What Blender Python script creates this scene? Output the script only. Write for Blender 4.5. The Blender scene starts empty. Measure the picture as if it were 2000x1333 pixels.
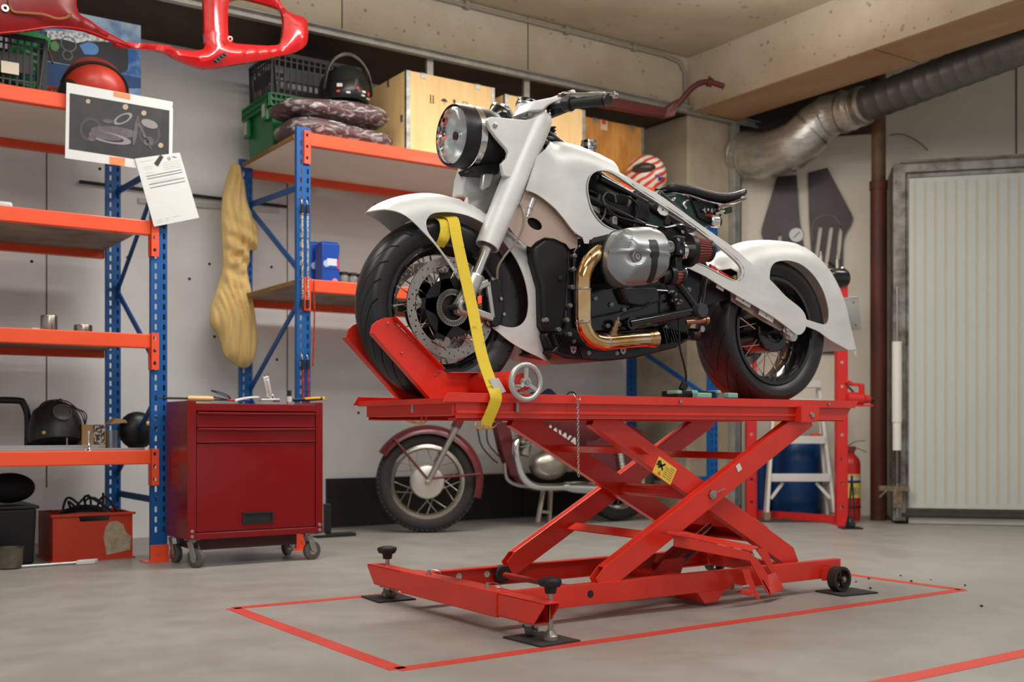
import bpy, math, random
import numpy as np
from mathutils import Vector, Matrix, geometry
random.seed(7); np.random.seed(7)
sc = bpy.context.scene
COL = sc.collection
R = math.radians
# ------------------------------------------------------------------ camera, world, lamps
# world axes: X runs along the back wall, Y towards it, Z up; camera stands above the origin
CF, CHY, CH, CA = 2150.0, 837.0, 0.66, R(56.0)      # focal length in px of a 2000 px frame, eye-level row, eye height, heading
fwd = Vector((math.cos(CA), math.sin(CA), 0)); rgt = Vector((math.sin(CA), -math.cos(CA), 0))
cam = bpy.data.cameras.new('camera'); cam_o = bpy.data.objects.new('camera', cam); COL.objects.link(cam_o)
cam.sensor_width = 36.0; cam.lens = 36.0*CF/2000.0
cam.shift_y = (CHY-666.5)/2000.0
cam_o.location = (0, 0, CH); cam_o.rotation_euler = (R(90), 0, CA-R(90))
cam.dof.use_dof = True; cam.dof.focus_distance = 3.9; cam.dof.aperture_fstop = 2.8
cam.clip_start = .05
sc.camera = cam_o
sc.view_settings.view_transform = 'Standard'; sc.view_settings.look = 'None'
sc.view_settings.gamma = 1.0; sc.view_settings.use_curve_mapping = False
sc.view_settings.exposure = -0.36
wd = bpy.data.worlds.new('workshop_ambient'); sc.world = wd; wd.use_nodes = True
wd.node_tree.nodes['Background'].inputs[0].default_value = (.985, .99, 1.0, 1)
wd.node_tree.nodes['Background'].inputs[1].default_value = .60
def lamp(x, y, z, sx, sy, watt, rz=0, col=(1, .99, .975), rx=0):
    l = bpy.data.lights.new('ceiling_lamp_and_fill', 'AREA'); l.shape = 'RECTANGLE'; l.size = sx; l.size_y = sy
    l.energy = watt; l.color = col
    o = bpy.data.objects.new('ceiling_lamp_and_fill', l); COL.objects.link(o); o.location = (x, y, z); o.rotation_euler = (rx, 0, rz)
for (lx, ly, lw) in ((2.4, 4.5, 50), (4.3, 4.3, 44), (0.6, 4.1, 26), (1.4, 1.9, 30), (3.4, 1.9, 32), (5.4, 2.6, 30)):   # ceiling lamps, each with an unseen upward twin added to brighten ceiling and beams
    lamp(lx, ly, 3.02, 1.5, .35, lw); lamp(lx, ly, 3.05, 1.5, .35, lw*.6, 0, (1, .985, .965), R(180))
lamp(0.3, 0.1, 3.0, 1.6, .5, 40, 0, (1, .985, .965), R(28))

# ------------------------------------------------------------------ pixel rays to points on real planes
def D(x, y, d):
    p = fwd*d + rgt*((x-1000)/CF*d); return Vector((p.x, p.y, CH-(y-CHY)/CF*d))
def FL(x, y, z=0.0): return D(x, y, CF*(CH-z)/(y-CHY))
def PV(x, y, v):
    k = fwd + rgt*((x-1000)/CF); return D(x, y, v/k.y)
def PU(x, y, u):
    k = fwd + rgt*((x-1000)/CF); return D(x, y, u/k.x)

# ------------------------------------------------------------------ materials
def lin(c): return tuple(((v/255)/12.92 if v/255 <= .04045 else ((v/255+.055)/1.055)**2.4) for v in c)
MATS = {}
def mat(name, rgb, rough=.5, metal=0.0, var=0.0, scale=8.0, bump=0.0, bscale=60.0, coat=0.0, rgb2=None, stretch=(1, 1, 1), emit=0, trans=0, ior=1.45, alpha=1.0, detail=4, lo=.35, hi=.65, rvar=0.0, sheen=0.0):
    if name in MATS: return MATS[name]
    m = bpy.data.materials.new(name); m.use_nodes = True; nt = m.node_tree; n = nt.nodes; L = nt.links
    b = n['Principled BSDF']; c = lin(rgb)
    b.inputs['Base Color'].default_value = (*c, 1); b.inputs['Roughness'].default_value = rough; b.inputs['Metallic'].default_value = metal
    b.inputs['Coat Weight'].default_value = coat; b.inputs['Coat Roughness'].default_value = .08
    b.inputs['Transmission Weight'].default_value = trans; b.inputs['IOR'].default_value = ior; b.inputs['Alpha'].default_value = alpha
    if sheen: b.inputs['Sheen Weight'].default_value = sheen
    if emit: b.inputs['Emission Color'].default_value = (*c, 1); b.inputs['Emission Strength'].default_value = emit
    if var or bump or rgb2 or rvar:
        tc = n.new('ShaderNodeTexCoord'); mp = n.new('ShaderNodeMapping'); L.new(tc.outputs['Object'], mp.inputs[0]); mp.inputs['Scale'].default_value = stretch
    if var or rgb2 or rvar:
        t = n.new('ShaderNodeTexNoise'); t.inputs['Scale'].default_value = scale; t.inputs['Detail'].default_value = detail; t.inputs['Roughness'].default_value = .6
        L.new(mp.outputs[0], t.inputs[0])
        rp = n.new('ShaderNodeValToRGB'); L.new(t.outputs[0], rp.inputs[0])
        rp.color_ramp.elements[0].position = lo; rp.color_ramp.elements[1].position = hi
        c2 = lin(rgb2) if rgb2 else tuple(v*(1-var) for v in c)
        rp.color_ramp.elements[0].color = (*c2, 1); rp.color_ramp.elements[1].color = (*(c if rgb2 else tuple(min(1, v*(1+var*.5)) for v in c)), 1)
        if var or rgb2: L.new(rp.outputs[0], b.inputs['Base Color'])
        if rvar:
            mr = n.new('ShaderNodeMapRange'); L.new(t.outputs[0], mr.inputs[0]); mr.inputs[1].default_value = .3; mr.inputs[2].default_value = .7
            mr.inputs[3].default_value = max(0, rough-rvar); mr.inputs[4].default_value = min(1, rough+rvar); L.new(mr.outputs[0], b.inputs['Roughness'])
    if bump:
        t2 = n.new('ShaderNodeTexNoise'); t2.inputs['Scale'].default_value = bscale; t2.inputs['Detail'].default_value = 3; L.new(mp.outputs[0], t2.inputs[0])
        bp = n.new('ShaderNodeBump'); bp.inputs['Strength'].default_value = bump; bp.inputs['Distance'].default_value = .01
        L.new(t2.outputs[0], bp.inputs['Height']); L.new(bp.outputs[0], b.inputs['Normal'])
    MATS[name] = m; return m
def pits(m, scale=14, thr=.16, depth=.35, rgb=(70, 58, 45)):
    """dark air holes of cast concrete"""
    nt = m.node_tree; n = nt.nodes; L = nt.links; b = n['Principled BSDF']
    src = b.inputs['Base Color'].links[0].from_socket if b.inputs['Base Color'].links else None
    tc = n.new('ShaderNodeTexCoord'); v = n.new('ShaderNodeTexVoronoi'); v.inputs['Scale'].default_value = scale; L.new(tc.outputs['Object'], v.inputs[0])
    nz = n.new('ShaderNodeTexNoise'); nz.inputs['Scale'].default_value = scale*.35; L.new(tc.outputs['Object'], nz.inputs[0])
    ad = n.new('ShaderNodeMath'); ad.operation = 'MULTIPLY_ADD'; L.new(nz.outputs[0], ad.inputs[0]); ad.inputs[1].default_value = -.55; L.new(v.outputs['Distance'], ad.inputs[2])
    r = n.new('ShaderNodeMapRange'); L.new(ad.outputs[0], r.inputs[0]); r.inputs[1].default_value = thr-.32; r.inputs[2].default_value = thr-.25; r.inputs[3].default_value = depth; r.inputs[4].default_value = 0
    mx = n.new('ShaderNodeMixRGB'); L.new(r.outputs[0], mx.inputs[0]); mx.inputs[2].default_value = (*lin(rgb), 1)
    if src: L.new(src, mx.inputs[1])
    else: mx.inputs[1].default_value = b.inputs['Base Color'].default_value
    L.new(mx.outputs[0], b.inputs['Base Color'])
WHITE = mat('bare_aluminium_body', (214, 214, 211), .46, .16, var=.09, scale=6, stretch=(1, 1, 2), rvar=.08, detail=8)
ALU = mat('cast_aluminium', (196, 196, 192), .36, .75, var=.06, scale=9)
CHROME = mat('chrome', (226, 226, 226), .07, 1.0)
STEEL = mat('brushed_steel', (176, 172, 164), .3, 1.0, var=.1, scale=20)
DULL = mat('zinc_plated', (166, 164, 158), .42, .85, var=.12, scale=12)
BLACK = mat('satin_black', (24, 24, 25), .38)
GLOSSB = mat('gloss_black', (15, 15, 16), .16, coat=.4)
ENGB = mat('engine_black', (22, 22, 23), .33, bump=.08, bscale=150)
RUBBER = mat('tyre_rubber', (26, 26, 27), .55, var=.25, scale=6, bump=.1, bscale=120)
SOFTB = mat('soft_black_rubber', (28, 28, 28), .6)
RED = mat('lift_red_paint', (222, 50, 32), .34, coat=.25, var=.1, scale=4, rvar=.08, bump=.02, bscale=20)
REDD = mat('worn_red_paint', (176, 48, 34), .5, var=.25, scale=7, bump=.05)
TOOLRED = mat('cabinet_red_paint', (126, 14, 18), .26, coat=.2)
ORANGE = mat('beam_orange_paint', (238, 84, 42), .38, coat=.15, var=.04, scale=3)
BLUE = mat('rack_blue_paint', (2, 82, 148), .5, var=.08, scale=5)
GALV = mat('galvanised_steel', (192, 194, 192), .38, .6, var=.2, scale=14, rvar=.1)
BOARD = mat('shelf_chipboard', (246, 242, 234), .6, var=.03, scale=4)
PLYEDGE = mat('raw_chipboard_edge', (158, 118, 66), .8, var=.3, scale=60)
YSTRAP = mat('yellow_webbing', (222, 192, 54), .75, rgb2=(120, 98, 24), scale=26, lo=.26, hi=.38, bump=.08, bscale=300)
PAPER = mat('white_paper', (208, 209, 206), .7)
GOLD = mat('heat_tinted_header', (236, 212, 176), .1, 1.0, rgb2=(216, 164, 98), scale=6, lo=.38, hi=.66)
WOOD = mat('plywood_box', (240, 206, 148), .6, rgb2=(232, 192, 130), scale=3.2, stretch=(6, 6, 1), detail=6)

# ------------------------------------------------------------------ mesh building
class MB:
    def __init__(s): s.v = []; s.f = []; s.mi = []; s.m = 0; s.weld = False
    def add(s, vs, fs):
        o = len(s.v); s.v += [Vector(q) for q in vs]; s.f += [tuple(i+o for i in f) for f in fs]; s.mi += [s.m]*len(fs); return s
    def box(s, a, b):
        x0, y0, z0 = (min(a[i], b[i]) for i in range(3)); x1, y1, z1 = (max(a[i], b[i]) for i in range(3))
        return s.add([(x0,y0,z0),(x1,y0,z0),(x1,y1,z0),(x0,y1,z0),(x0,y0,z1),(x1,y0,z1),(x1,y1,z1),(x0,y1,z1)],
                     [(3,2,1,0),(4,5,6,7),(0,1,5,4),(1,2,6,5),(2,3,7,6),(3,0,4,7)])
    def obox(s, c, ax, ay, az):
        """box from centre and three half-axis vectors"""
        c = Vector(c); ax = Vector(ax); ay = Vector(ay); az = Vector(az)
        vs = [c+ax*i+ay*j+az*k for k in (-1, 1) for j in (-1, 1) for i in (-1, 1)]
        return s.add(vs, [(0,2,3,1),(4,5,7,6),(0,1,5,4),(1,3,7,5),(3,2,6,7),(2,0,4,6)])
    def bar(s, p, q, w, h, side=(0, 1, 0)):
        """rectangular bar from p to q; w measured along side, h across it"""
        p = Vector(p); q = Vector(q); d = (q-p); sd = Vector(side); u = d.normalized(); sd = (sd-u*sd.dot(u)).normalized(); n = u.cross(sd)
        return s.obox((p+q)/2, d/2, sd*w/2, n*h/2)
    def loft(s, rings, cap=True, closed=True):
        n = len(rings[0]); vs = [q for r in rings for q in r]; fs = []
        for i in range(len(rings)-1):
            for j in range(n if closed else n-1):
                k = (j+1) % n; fs.append((i*n+j, i*n+k, (i+1)*n+k, (i+1)*n+j))
        if cap and closed: fs.append(tuple(reversed(range(n)))); fs.append(tuple(range((len(rings)-1)*n, len(rings)*n)))
        return s.add(vs, fs)
    def tube(s, pts, r, n=10, cap=True, closed=False, flat=None):
        """round tube along pts; r a number or one per point; flat=(w,h,side) gives a rectangular section"""
        pts = [Vector(p) for p in pts]; rr = r if isinstance(r, (list, tuple)) else [r]*len(pts)
        m = len(pts); tg = []
        for i in range(m):
            a = pts[(i-1) % m] if (closed or i > 0) else pts[i]; b = pts[(i+1) % m] if (closed or i < m-1) else pts[i]
            t = (b-a); tg.append(t.normalized() if t.length > 1e-9 else Vector((0, 0, 1)))
        up = Vector((0, 0, 1)) if abs(tg[0].z) < .9 else Vector((1, 0, 0))
        nx = (up-tg[0]*up.dot(tg[0])).normalized(); rings = []
        for i in range(m):
            nx = (nx-tg[i]*nx.dot(tg[i])); nx = nx.normalized() if nx.length > 1e-6 else tg[i].orthogonal().normalized()
            ny = tg[i].cross(nx)
            rings.append([pts[i]+(nx*math.cos(2*math.pi*j/n)+ny*math.sin(2*math.pi*j/n))*rr[i] for j in range(n)])
        if closed: rings.append(rings[0]); cap = False; s.weld = True
        return s.loft(rings, cap)
    def strip(s, pts, w, th, side):
        """flat band along pts, w wide along side"""
        pts = [Vector(p) for p in pts]; m = len(pts); rings = []
        sides = side if isinstance(side, list) else [Vector(side)]*m
        for i in range(m):
            t = (pts[min(i+1, m-1)]-pts[max(i-1, 0)]).normalized(); sd = Vector(sides[i]); sd = (sd-t*sd.dot(t)).normalized(); nn = t.cross(sd)
            rings.append([pts[i]+sd*w/2+nn*th/2, pts[i]-sd*w/2+nn*th/2, pts[i]-sd*w/2-nn*th/2, pts[i]+sd*w/2-nn*th/2])
        return s.loft(rings)
    def lathe(s, prof, o, ax, n=32, ref=None, cap=True):
        """profile of (r, h) spun about axis ax through o"""
        o = Vector(o); ax = Vector(ax).normalized(); e1 = Vector(ref).normalized() if ref else ax.orthogonal().normalized(); e2 = ax.cross(e1)
        return s.loft([[o+ax*h+(e1*math.cos(2*math.pi*j/n)+e2*math.sin(2*math.pi*j/n))*max(r, 1e-5) for j in range(n)] for r, h in prof], cap)
    def cyl(s, p, q, r, n=20): 
        p = Vector(p); q = Vector(q); return s.lathe([(r, 0), (r, (q-p).length)], p, q-p, n)
    def ring(s, o, ax, ro, ri, th, n=48, ref=None):
        """flat ring with thickness"""
        o = Vector(o); ax = Vector(ax).normalized()
        return s.lathe([(ro, -th/2), (ro, th/2), (ri, th/2), (ri, -th/2), (ro, -th/2)], o, ax, n, ref, cap=False)
    def ball(s, c, rx, ry=None, rz=None, n=20, m=12, z0=-1.0, z1=1.0, rot=None):
        ry = rx if ry is None else ry; rz = rx if rz is None else rz; rings = []; c = Vector(c)
        for i in range(m+1):
            zz = z0+(z1-z0)*(.5-.5*math.cos(math.pi*i/m)); rr = math.sqrt(max(0, 1-zz*zz))
            ring = []
            for j in range(n):
                q = Vector((rx*rr*math.cos(2*math.pi*j/n), ry*rr*math.sin(2*math.pi*j/n), rz*zz))
                ring.append(c+(rot @ q if rot else q))
            rings.append(ring)
        return s.loft(rings)
    def prism(s, outer, vec, holes=()):
        """polygon (3-D points, planar) with optional holes, extruded by vec"""
        loops = [[Vector(p) for p in outer]]+[[Vector(p) for p in h] for h in holes]; vec = Vector(vec)
        tri = geometry.tessellate_polygon(loops); flat = [p for l in loops for p in l]; n = len(flat)
        fs = []
        nv = vec.normalized()
        for t in tri:
            a, b, c = (flat[i] for i in t); up = (b-a).cross(c-a).dot(nv) > 0
            t = tuple(t) if up else tuple(reversed(t))
            fs.append(tuple(i+n for i in t)); fs.append(tuple(reversed(t)))
        o = 0
        for l in loops:
            k = len(l)
            for i in range(k): fs.append((o+i, o+(i+1) % k, n+o+(i+1) % k, n+o+i))
            o += k
        return s.add(flat+[p+vec for p in flat], fs)
    def build(s, name, mats, parent=None, smooth=None, bevel=0, solid=0, sub=0, bseg=2):
        me = bpy.data.meshes.new(name); 
        lo = Vector((min(v[i] for v in s.v) for i in range(3))); hi = Vector((max(v[i] for v in s.v) for i in range(3)))
        org = (lo+hi)/2
        if parent is None: org = Vector((org.x, org.y, lo.z))
        me.from_pydata([v-org for v in s.v], [], s.f)
        mats = mats if isinstance(mats, (list, tuple)) else [mats]
        for m in mats: me.materials.append(m)
        if len(mats) > 1: me.polygons.foreach_set('material_index', s.mi)
        import bmesh
        bm = bmesh.new(); bm.from_mesh(me)
        if s.weld or solid: bmesh.ops.remove_doubles(bm, verts=bm.verts, dist=1e-5)
        bmesh.ops.recalc_face_normals(bm, faces=bm.faces)
        if solid: bmesh.ops.solidify(bm, geom=bm.faces[:], thickness=solid)
        bm.to_mesh(me); bm.free()
        o = bpy.data.objects.new(name, me); COL.objects.link(o)
        place(o, org, parent)
        if sub: md = o.modifiers.new('sub', 'SUBSURF'); md.levels = sub; md.render_levels = sub
        if bevel: md = o.modifiers.new('bevel', 'BEVEL'); md.width = bevel; md.segments = bseg; md.limit_method = 'ANGLE'; md.angle_limit = R(40)
        if smooth is None: smooth = 40
        if smooth:
            me.polygons.foreach_set('use_smooth', [True]*len(me.polygons))
            if smooth < 180: me.set_sharp_from_angle(angle=R(smooth))
        return o
ORG = {}
def place(o, org, parent):
    ORG[o.name] = Vector(org)
    if parent is not None: o.parent = parent; o.location = Vector(org)-ORG[parent.name]
    else: o.location = org
def tag(o, label, cat, group=None, kind=None):
    o['label'] = label; o['category'] = cat
    if group: o['group'] = group
    if kind: o['kind'] = kind
    return o
def thing(name, loc, label, cat, group=None):
    o = bpy.data.objects.new(name, None); COL.objects.link(o); o.empty_display_size = .1; place(o, Vector(loc), None)
    return tag(o, label, cat, group)
def struct(o): o['kind'] = 'structure'; return o
def dup(o, off, label=None, parent=None):
    """copy a thing (or part) with everything under it, moved by off"""
    c = o.copy(); COL.objects.link(c)
    if parent is not None: c.parent = parent
    else: c.location = o.location+Vector(off)
    ORG[c.name] = ORG[o.name]+Vector(off)
    if label: c['label'] = label
    for ch in list(o.children): dup(ch, off, None, c)
    return c
def spline(pts, n=8, closed=False):
    """Catmull-Rom through points"""
    p = [Vector(q) for q in pts]; m = len(p); out = []
    for i in range(m if closed else m-1):
        a = p[(i-1) % m] if (closed or i > 0) else p[i]*2-p[i+1]; b = p[i]; c = p[(i+1) % m]; d = p[(i+2) % m] if (closed or i < m-2) else p[i+1]*2-p[i]
        for k in range(n):
            t = k/n; out.append(.5*((2*b)+(c-a)*t+(2*a-5*b+4*c-d)*t*t+(3*b-a-3*c+d)*t**3))
    if not closed: out.append(p[-1])
    return out
def seg_d(p, a, b):
    ab = b-a; L2 = ab.length_squared; t = max(0, min(1, (p-a).dot(ab)/L2)) if L2 > 1e-14 else 0
    return (p-a-ab*t).length
def pol_d(p, pol, closed=False):
    n = len(pol); return min(seg_d(p, pol[i], pol[(i+1) % n]) for i in range(n if closed else n-1))
def inside(p, pol):
    c = False; j = len(pol)-1
    for i in range(len(pol)):
        a, b = pol[i], pol[j]
        if (a.y > p.y) != (b.y > p.y) and p.x < (b.x-a.x)*(p.y-a.y)/(b.y-a.y)+a.x: c = not c
        j = i
    return c
def region(outer, holes, step):
    """triangulated 2-D region (x, z) with a regular inner grid"""
    loops = [outer]+list(holes); vs = []; ed = []
    def dens(l):
        out = []
        for i in range(len(l)):
            a, b = l[i], l[(i+1) % len(l)]; k = max(1, int((b-a).length/step))
            out += [a+(b-a)*(q/k) for q in range(k)]
        return out
    dl = [dens(l) for l in loops]
    for l in dl:
        o = len(vs); vs += l; ed += [(o+i, o+(i+1) % len(l)) for i in range(len(l))]
    x0 = min(p.x for p in outer); x1 = max(p.x for p in outer); y0 = min(p.y for p in outer); y1 = max(p.y for p in outer)
    nx = int((x1-x0)/step); ny = int((y1-y0)/(step*.866)); 
    for j in range(ny+1):
        for i in range(nx+1):
            p = Vector((x0+(i+.5*(j % 2))*step, y0+j*step*.866))
            if inside(p, dl[0]) and not any(inside(p, h) for h in dl[1:]) and min(pol_d(p, l, True) for l in dl) > step*.45: vs.append(p)
    r = geometry.delaunay_2d_cdt(vs, ed, [], 0, 1e-6)
    V = r[0]; T = []
    for f in r[2]:
        c = sum((V[i] for i in f), Vector((0, 0)))/len(f)
        if inside(c, dl[0]) and not any(inside(c, h) for h in dl[1:]): T.append(tuple(f))
    return V, T
def text(name, body, loc, size, m, parent=None, rot=(R(90), 0, 0), ext=.0008, align='CENTER', bold=0):
    cu = bpy.data.curves.new(name, 'FONT'); cu.body = body; cu.size = size; cu.extrude = ext; cu.align_x = align; cu.align_y = 'CENTER'; cu.offset = bold
    o = bpy.data.objects.new(name+'_tmp', cu); COL.objects.link(o)
    bpy.context.view_layer.update()
    me = bpy.data.meshes.new_from_object(o.evaluated_get(bpy.context.evaluated_depsgraph_get())); bpy.data.objects.remove(o)
    me.materials.clear(); me.materials.append(m)
    q = bpy.data.objects.new(name, me); COL.objects.link(q); q.rotation_euler = rot; place(q, Vector(loc), parent); return q
# ================================================================== THE ROOM
floor_m = mat('painted_floor', (152, 149, 142), .42, var=.07, scale=5, bump=.03, bscale=35, detail=8, rvar=.1)
nt = floor_m.node_tree
conc = mat('cast_concrete', (212, 202, 182), .75, rgb2=(192, 178, 154), scale=1.6, bump=.1, bscale=25, detail=8); pits(conc, 16, .13, .45)
ceil_m = mat('ceiling_concrete', (206, 196, 174), .8, rgb2=(184, 172, 150), scale=1.3, bump=.08, bscale=20, detail=8); pits(ceil_m, 9, .12, .4)
wall_m = mat('grey_wall_panel', (238, 238, 236), .6, var=.06, scale=2.2, detail=7)
colm = mat('column_concrete', (196, 184, 160), .8, rgb2=(160, 148, 124), scale=2.2, bump=.1, bscale=20, detail=8)
white_wall = mat('white_wall_sheet', (230, 221, 204), .6, var=.05, scale=1.5)
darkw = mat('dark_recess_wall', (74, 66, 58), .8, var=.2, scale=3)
cond = mat('grey_conduit', (158, 150, 136), .5)
skirt_m = mat('burnt_black_board', (34, 30, 27), .7, rgb2=(78, 58, 42), scale=3.5, lo=.25, hi=.42, detail=8)
WB = 6.75                                           # back wall plane
CV, CU0, CU1, CZ, SZ = 6.05, 5.655, 6.12, 3.41, 3.02  # beam face, column sides, ceiling, beam underside
m = MB(); m.box((-3, -1.5, -.1), (11, 8.2, 0)); struct(m.build('floor', floor_m, smooth=0))
m = MB(); m.box((-3, -1.5, CZ), (11, 8.2, CZ+.15)); struct(m.build('ceiling', ceil_m, smooth=0))
m = MB(); m.box((-2.5, WB, 0), (7.2, WB+.12, CZ)); struct(m.build('wall_back', wall_m, smooth=0))
# panel joints of the back wall
gap = mat('panel_gap', (40, 34, 30), .9)
m = MB()
for px in (91, 561, 480-2000): 
    u = PV(px, 500, WB).x
    m.box((u-.0025, WB-.003, .32), (u+.0025, WB, 3.0))
struct(m.build('trim_1', gap, smooth=0))
m = MB()
for (px, py) in ((62, 511), (249, 503), (409, 516), (419, 658), (530, 522), (545, 660), (541, 703), (700, 807), (195, 330), (370, 545), (733, 400), (90, 690)):
    c = PV(px, py, WB); m.cyl((c.x, WB-.002, c.z), (c.x, WB+.01, c.z), .009, 10)
struct(m.build('trim_2', gap, smooth=0))
m = MB()
for a, b in ((3.06, 4.62), (4.63, 5.6)): m.box((a, WB-.03, 0), (b, WB-.001, .325))
struct(m.build('baseboard_back', skirt_m, smooth=0))
# concrete beams and column
m = MB(); m.box((-2.5, CV+.012, SZ-.012), (CU0+.0, WB-.002, SZ-.001)); struct(m.build('trim_16', mat('shade_toned_soffit', (88, 72, 56), .8, rgb2=(64, 52, 42), scale=2), smooth=0))  # added dark plate: shade of the recess behind the beam put into its colour
m = MB(); m.box((-2.5, CV, SZ), (CU1, WB, CZ)); struct(m.build('trim_3', conc, smooth=0))
rust = mat('rust_stained_soffit', (190, 164, 130), .8, rgb2=(182, 134, 94), scale=1.1, stretch=(1.6, .5, 1), lo=.36, hi=.62, detail=8)
m = MB(); m.box((CU0, -1.2, SZ-.01), (CU1, CV-.001, CZ)); m.m = 1; m.box((CU0+.012, -1.2, SZ-.013), (CU1-.006, CV-.003, SZ-.009)); m.m = 0; struct(m.build('trim_4', [conc, rust], smooth=0, bevel=.004))
m = MB(); u_ = PU(1725, 90, CU0+.1); m.box((CU0+.01, u_.y-.002, SZ-.0145), (CU1, u_.y+.002, SZ-.012)); struct(m.build('trim_15', gap, smooth=0))
m = MB(); m.box((CU0+.005, CV+.004, 0), (6.205, WB-.02, SZ-.02)); struct(m.build('trim_5', colm, smooth=0, bevel=.015))
# slanted wall with the folding door
W0 = Vector((6.511, 4.761, 0)); WD = Vector((.669, -.743, 0)).normalized(); WN = Vector((-WD.y, WD.x, 0))     # door line, direction to the right, normal away from the room
if WN.dot(Vector((1, 1, 0))) < 0: WN = -WN
def OW(t, off, z): return W0+WD*t+WN*off+Vector((0, 0, z))
OFF = .70
def owbox(m, t0, t1, o0, o1, z0, z1):
    c = OW((t0+t1)/2, (o0+o1)/2, (z0+z1)/2); return m.obox(c, WD*(t1-t0)/2, WN*(o1-o0)/2, Vector((0, 0, (z1-z0)/2)))
def on_wall(px, py, off):
    """pixel ray onto the slanted wall plane"""
    k = fwd+rgt*((px-1000)/CF); o = W0+WN*off; d = o.dot(WN)/k.dot(WN); return D(px, py, d)
tw = (on_wall(1446, 700, OFF)-W0).dot(WD)
m = MB(); owbox(m, tw, 3.2, OFF, OFF+.12, 0, CZ); struct(m.build('wall_right', white_wall, smooth=0))
# dark upper recess strip above the white sheets, left of the pipe
a = on_wall(1440, 352, OFF); b = on_wall(1708, 262, OFF); c = on_wall(1618, 300, OFF)
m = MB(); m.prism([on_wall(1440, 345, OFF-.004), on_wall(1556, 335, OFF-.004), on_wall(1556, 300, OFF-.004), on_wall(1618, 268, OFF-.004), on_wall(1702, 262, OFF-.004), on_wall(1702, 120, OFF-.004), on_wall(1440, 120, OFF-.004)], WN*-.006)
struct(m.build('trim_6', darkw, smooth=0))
m = MB()
for px, y0, y1 in ((1447, 350, 1010), (1985, 100, 300)):
    p = on_wall(px, y0, OFF-.004); q = on_wall(px, y1, OFF-.004); m.bar(p, Vector((p.x, p.y, max(.01, q.z))), .008, .004, WD)
struct(m.build('trim_7', gap, smooth=0))
# door_1: white ribbed panel door in a worn steel frame
door_m = mat('door_white_panel', (190, 192, 185), .45, var=.03, scale=2)
groove_m = mat('door_groove', (186, 178, 156), .6)
frame_m = mat('worn_door_frame', (136, 134, 128), .45, .5, rgb2=(84, 74, 62), scale=9, lo=.3, hi=.6)
seal_m = mat('door_seal', (58, 54, 46), .6, var=.3, scale=14)
zt = D(1800, 347, 1).z; 
def wz(px, py, off=0): return on_wall(px, py, off).z
ztop = wz(1850, 345); zbot = wz(1850, 994); zb2 = wz(1850, 1012)
drm = MB(); tR = 1.7
n_r = 34
ribs = []
owbox(drm, 0, tR, 0, .05, zbot, ztop)
door = struct(drm.build('door_1', door_m, smooth=0))
m = MB()
dx = (on_wall(1796, 700, 0)-W0).dot(WD); dx2 = (on_wall(1816, 700, 0)-W0).dot(WD); st = dx2-dx
k = 0
while True:
    t = .035+k*st
    if t > tR-.05: break
    owbox(m, t-.003, t+.003, -.002, .001, zbot+.035, ztop-.03); owbox(m, t+.010, t+.013, -.0015, .001, zbot+.035, ztop-.03); k += 1
m.build('door_groove', groove_m, door, smooth=0)
m = MB()
owbox(m, -.105, -.02, -.02, OFF, 0.02, ztop+.10); owbox(m, -.02, 0.0, -.005, .06, .04, ztop+.03)
owbox(m, -.105, tR+.1, -.02, OFF, ztop+.035, ztop+.10); owbox(m, -.02, tR, -.005, .06, ztop, ztop+.035)
owbox(m, -.06, tR+.1, -.05, -.02, ztop+.10, ztop+.115)
m.build('door_frame', frame_m, door, smooth=0, bevel=.006)
m = MB(); owbox(m, -.05, tR, -.015, .06, zb2, zbot-.003); owbox(m, -.05, tR, -.03, -.0, zb2+.005, zb2+.03)
m.build('door_bottom_seal', seal_m, door, smooth=0, bevel=.004)
m = MB(); owbox(m, 0, tR, .012, .055, 0.004, zb2-.002); m.build('door_sill', mat('sill_white', (206, 205, 198), .6, var=.1, scale=6), door, smooth=0)
# galvanised channel under the beam, hangers and post
m = MB()
ch = lambda p, q, h=.055: m.box(p, q)
m.box((-2.4, CV-.045, SZ-.03), (6.55, CV-.004, SZ+.012)); m.box((-2.4, CV-.075, SZ+.002), (6.55, CV-.004, SZ+.012))
struct(m.build('trim_8', GALV, smooth=0, bevel=.003))
m = MB()
p = PV(1434, 300, CV-.03); m.box((p.x-.028, CV-.06, 0), (p.x+.028, CV-.004, SZ-.03))
struct(m.build('trim_9', GALV, smooth=0, bevel=.004))
m = MB()
for px in (841, 1030):
    p = PV(px, 140, CV); m.box((p.x-.022, CV+.005, 2.62), (p.x+.022, CV+.03, SZ)); m.box((p.x-.05, CV, 2.62), (p.x+.05, CV+.008, 2.68))
struct(m.build('trim_10', GALV, smooth=0))
m = MB()
for px in (668, 1031):
    u = PV(px, 80, CV).x; m.box((u-.003, CV-.002, SZ+.012), (u+.003, CV+.002, CZ))
struct(m.build('trim_14', gap, smooth=0))
# conduits on the beam
m = MB()
y = CV-.018
m.tube([(-2, y, CZ-.03), (CU0-.25, y, CZ-.03), (CU0-.1, y, CZ-.05), (CU0-.045, y, CZ-.12), (CU0-.035, y, SZ+.02)], .014, 8)
for u in (1.5, 2.6, 3.7, 4.5, 5.1): m.box((u, y-.018, CZ-.055), (u+.03, CV, CZ-.005))
m.tube([(CU0+.02, CV-.05, SZ+.12), (CU0+.06, CV-.05, SZ+.02), (CU0+.14, CV-.05, SZ-.005-.02), (6.45, CV-.05, SZ-.03)], .012, 8)
pipe_c = struct(m.build('trim_11', cond, smooth=60))

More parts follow.
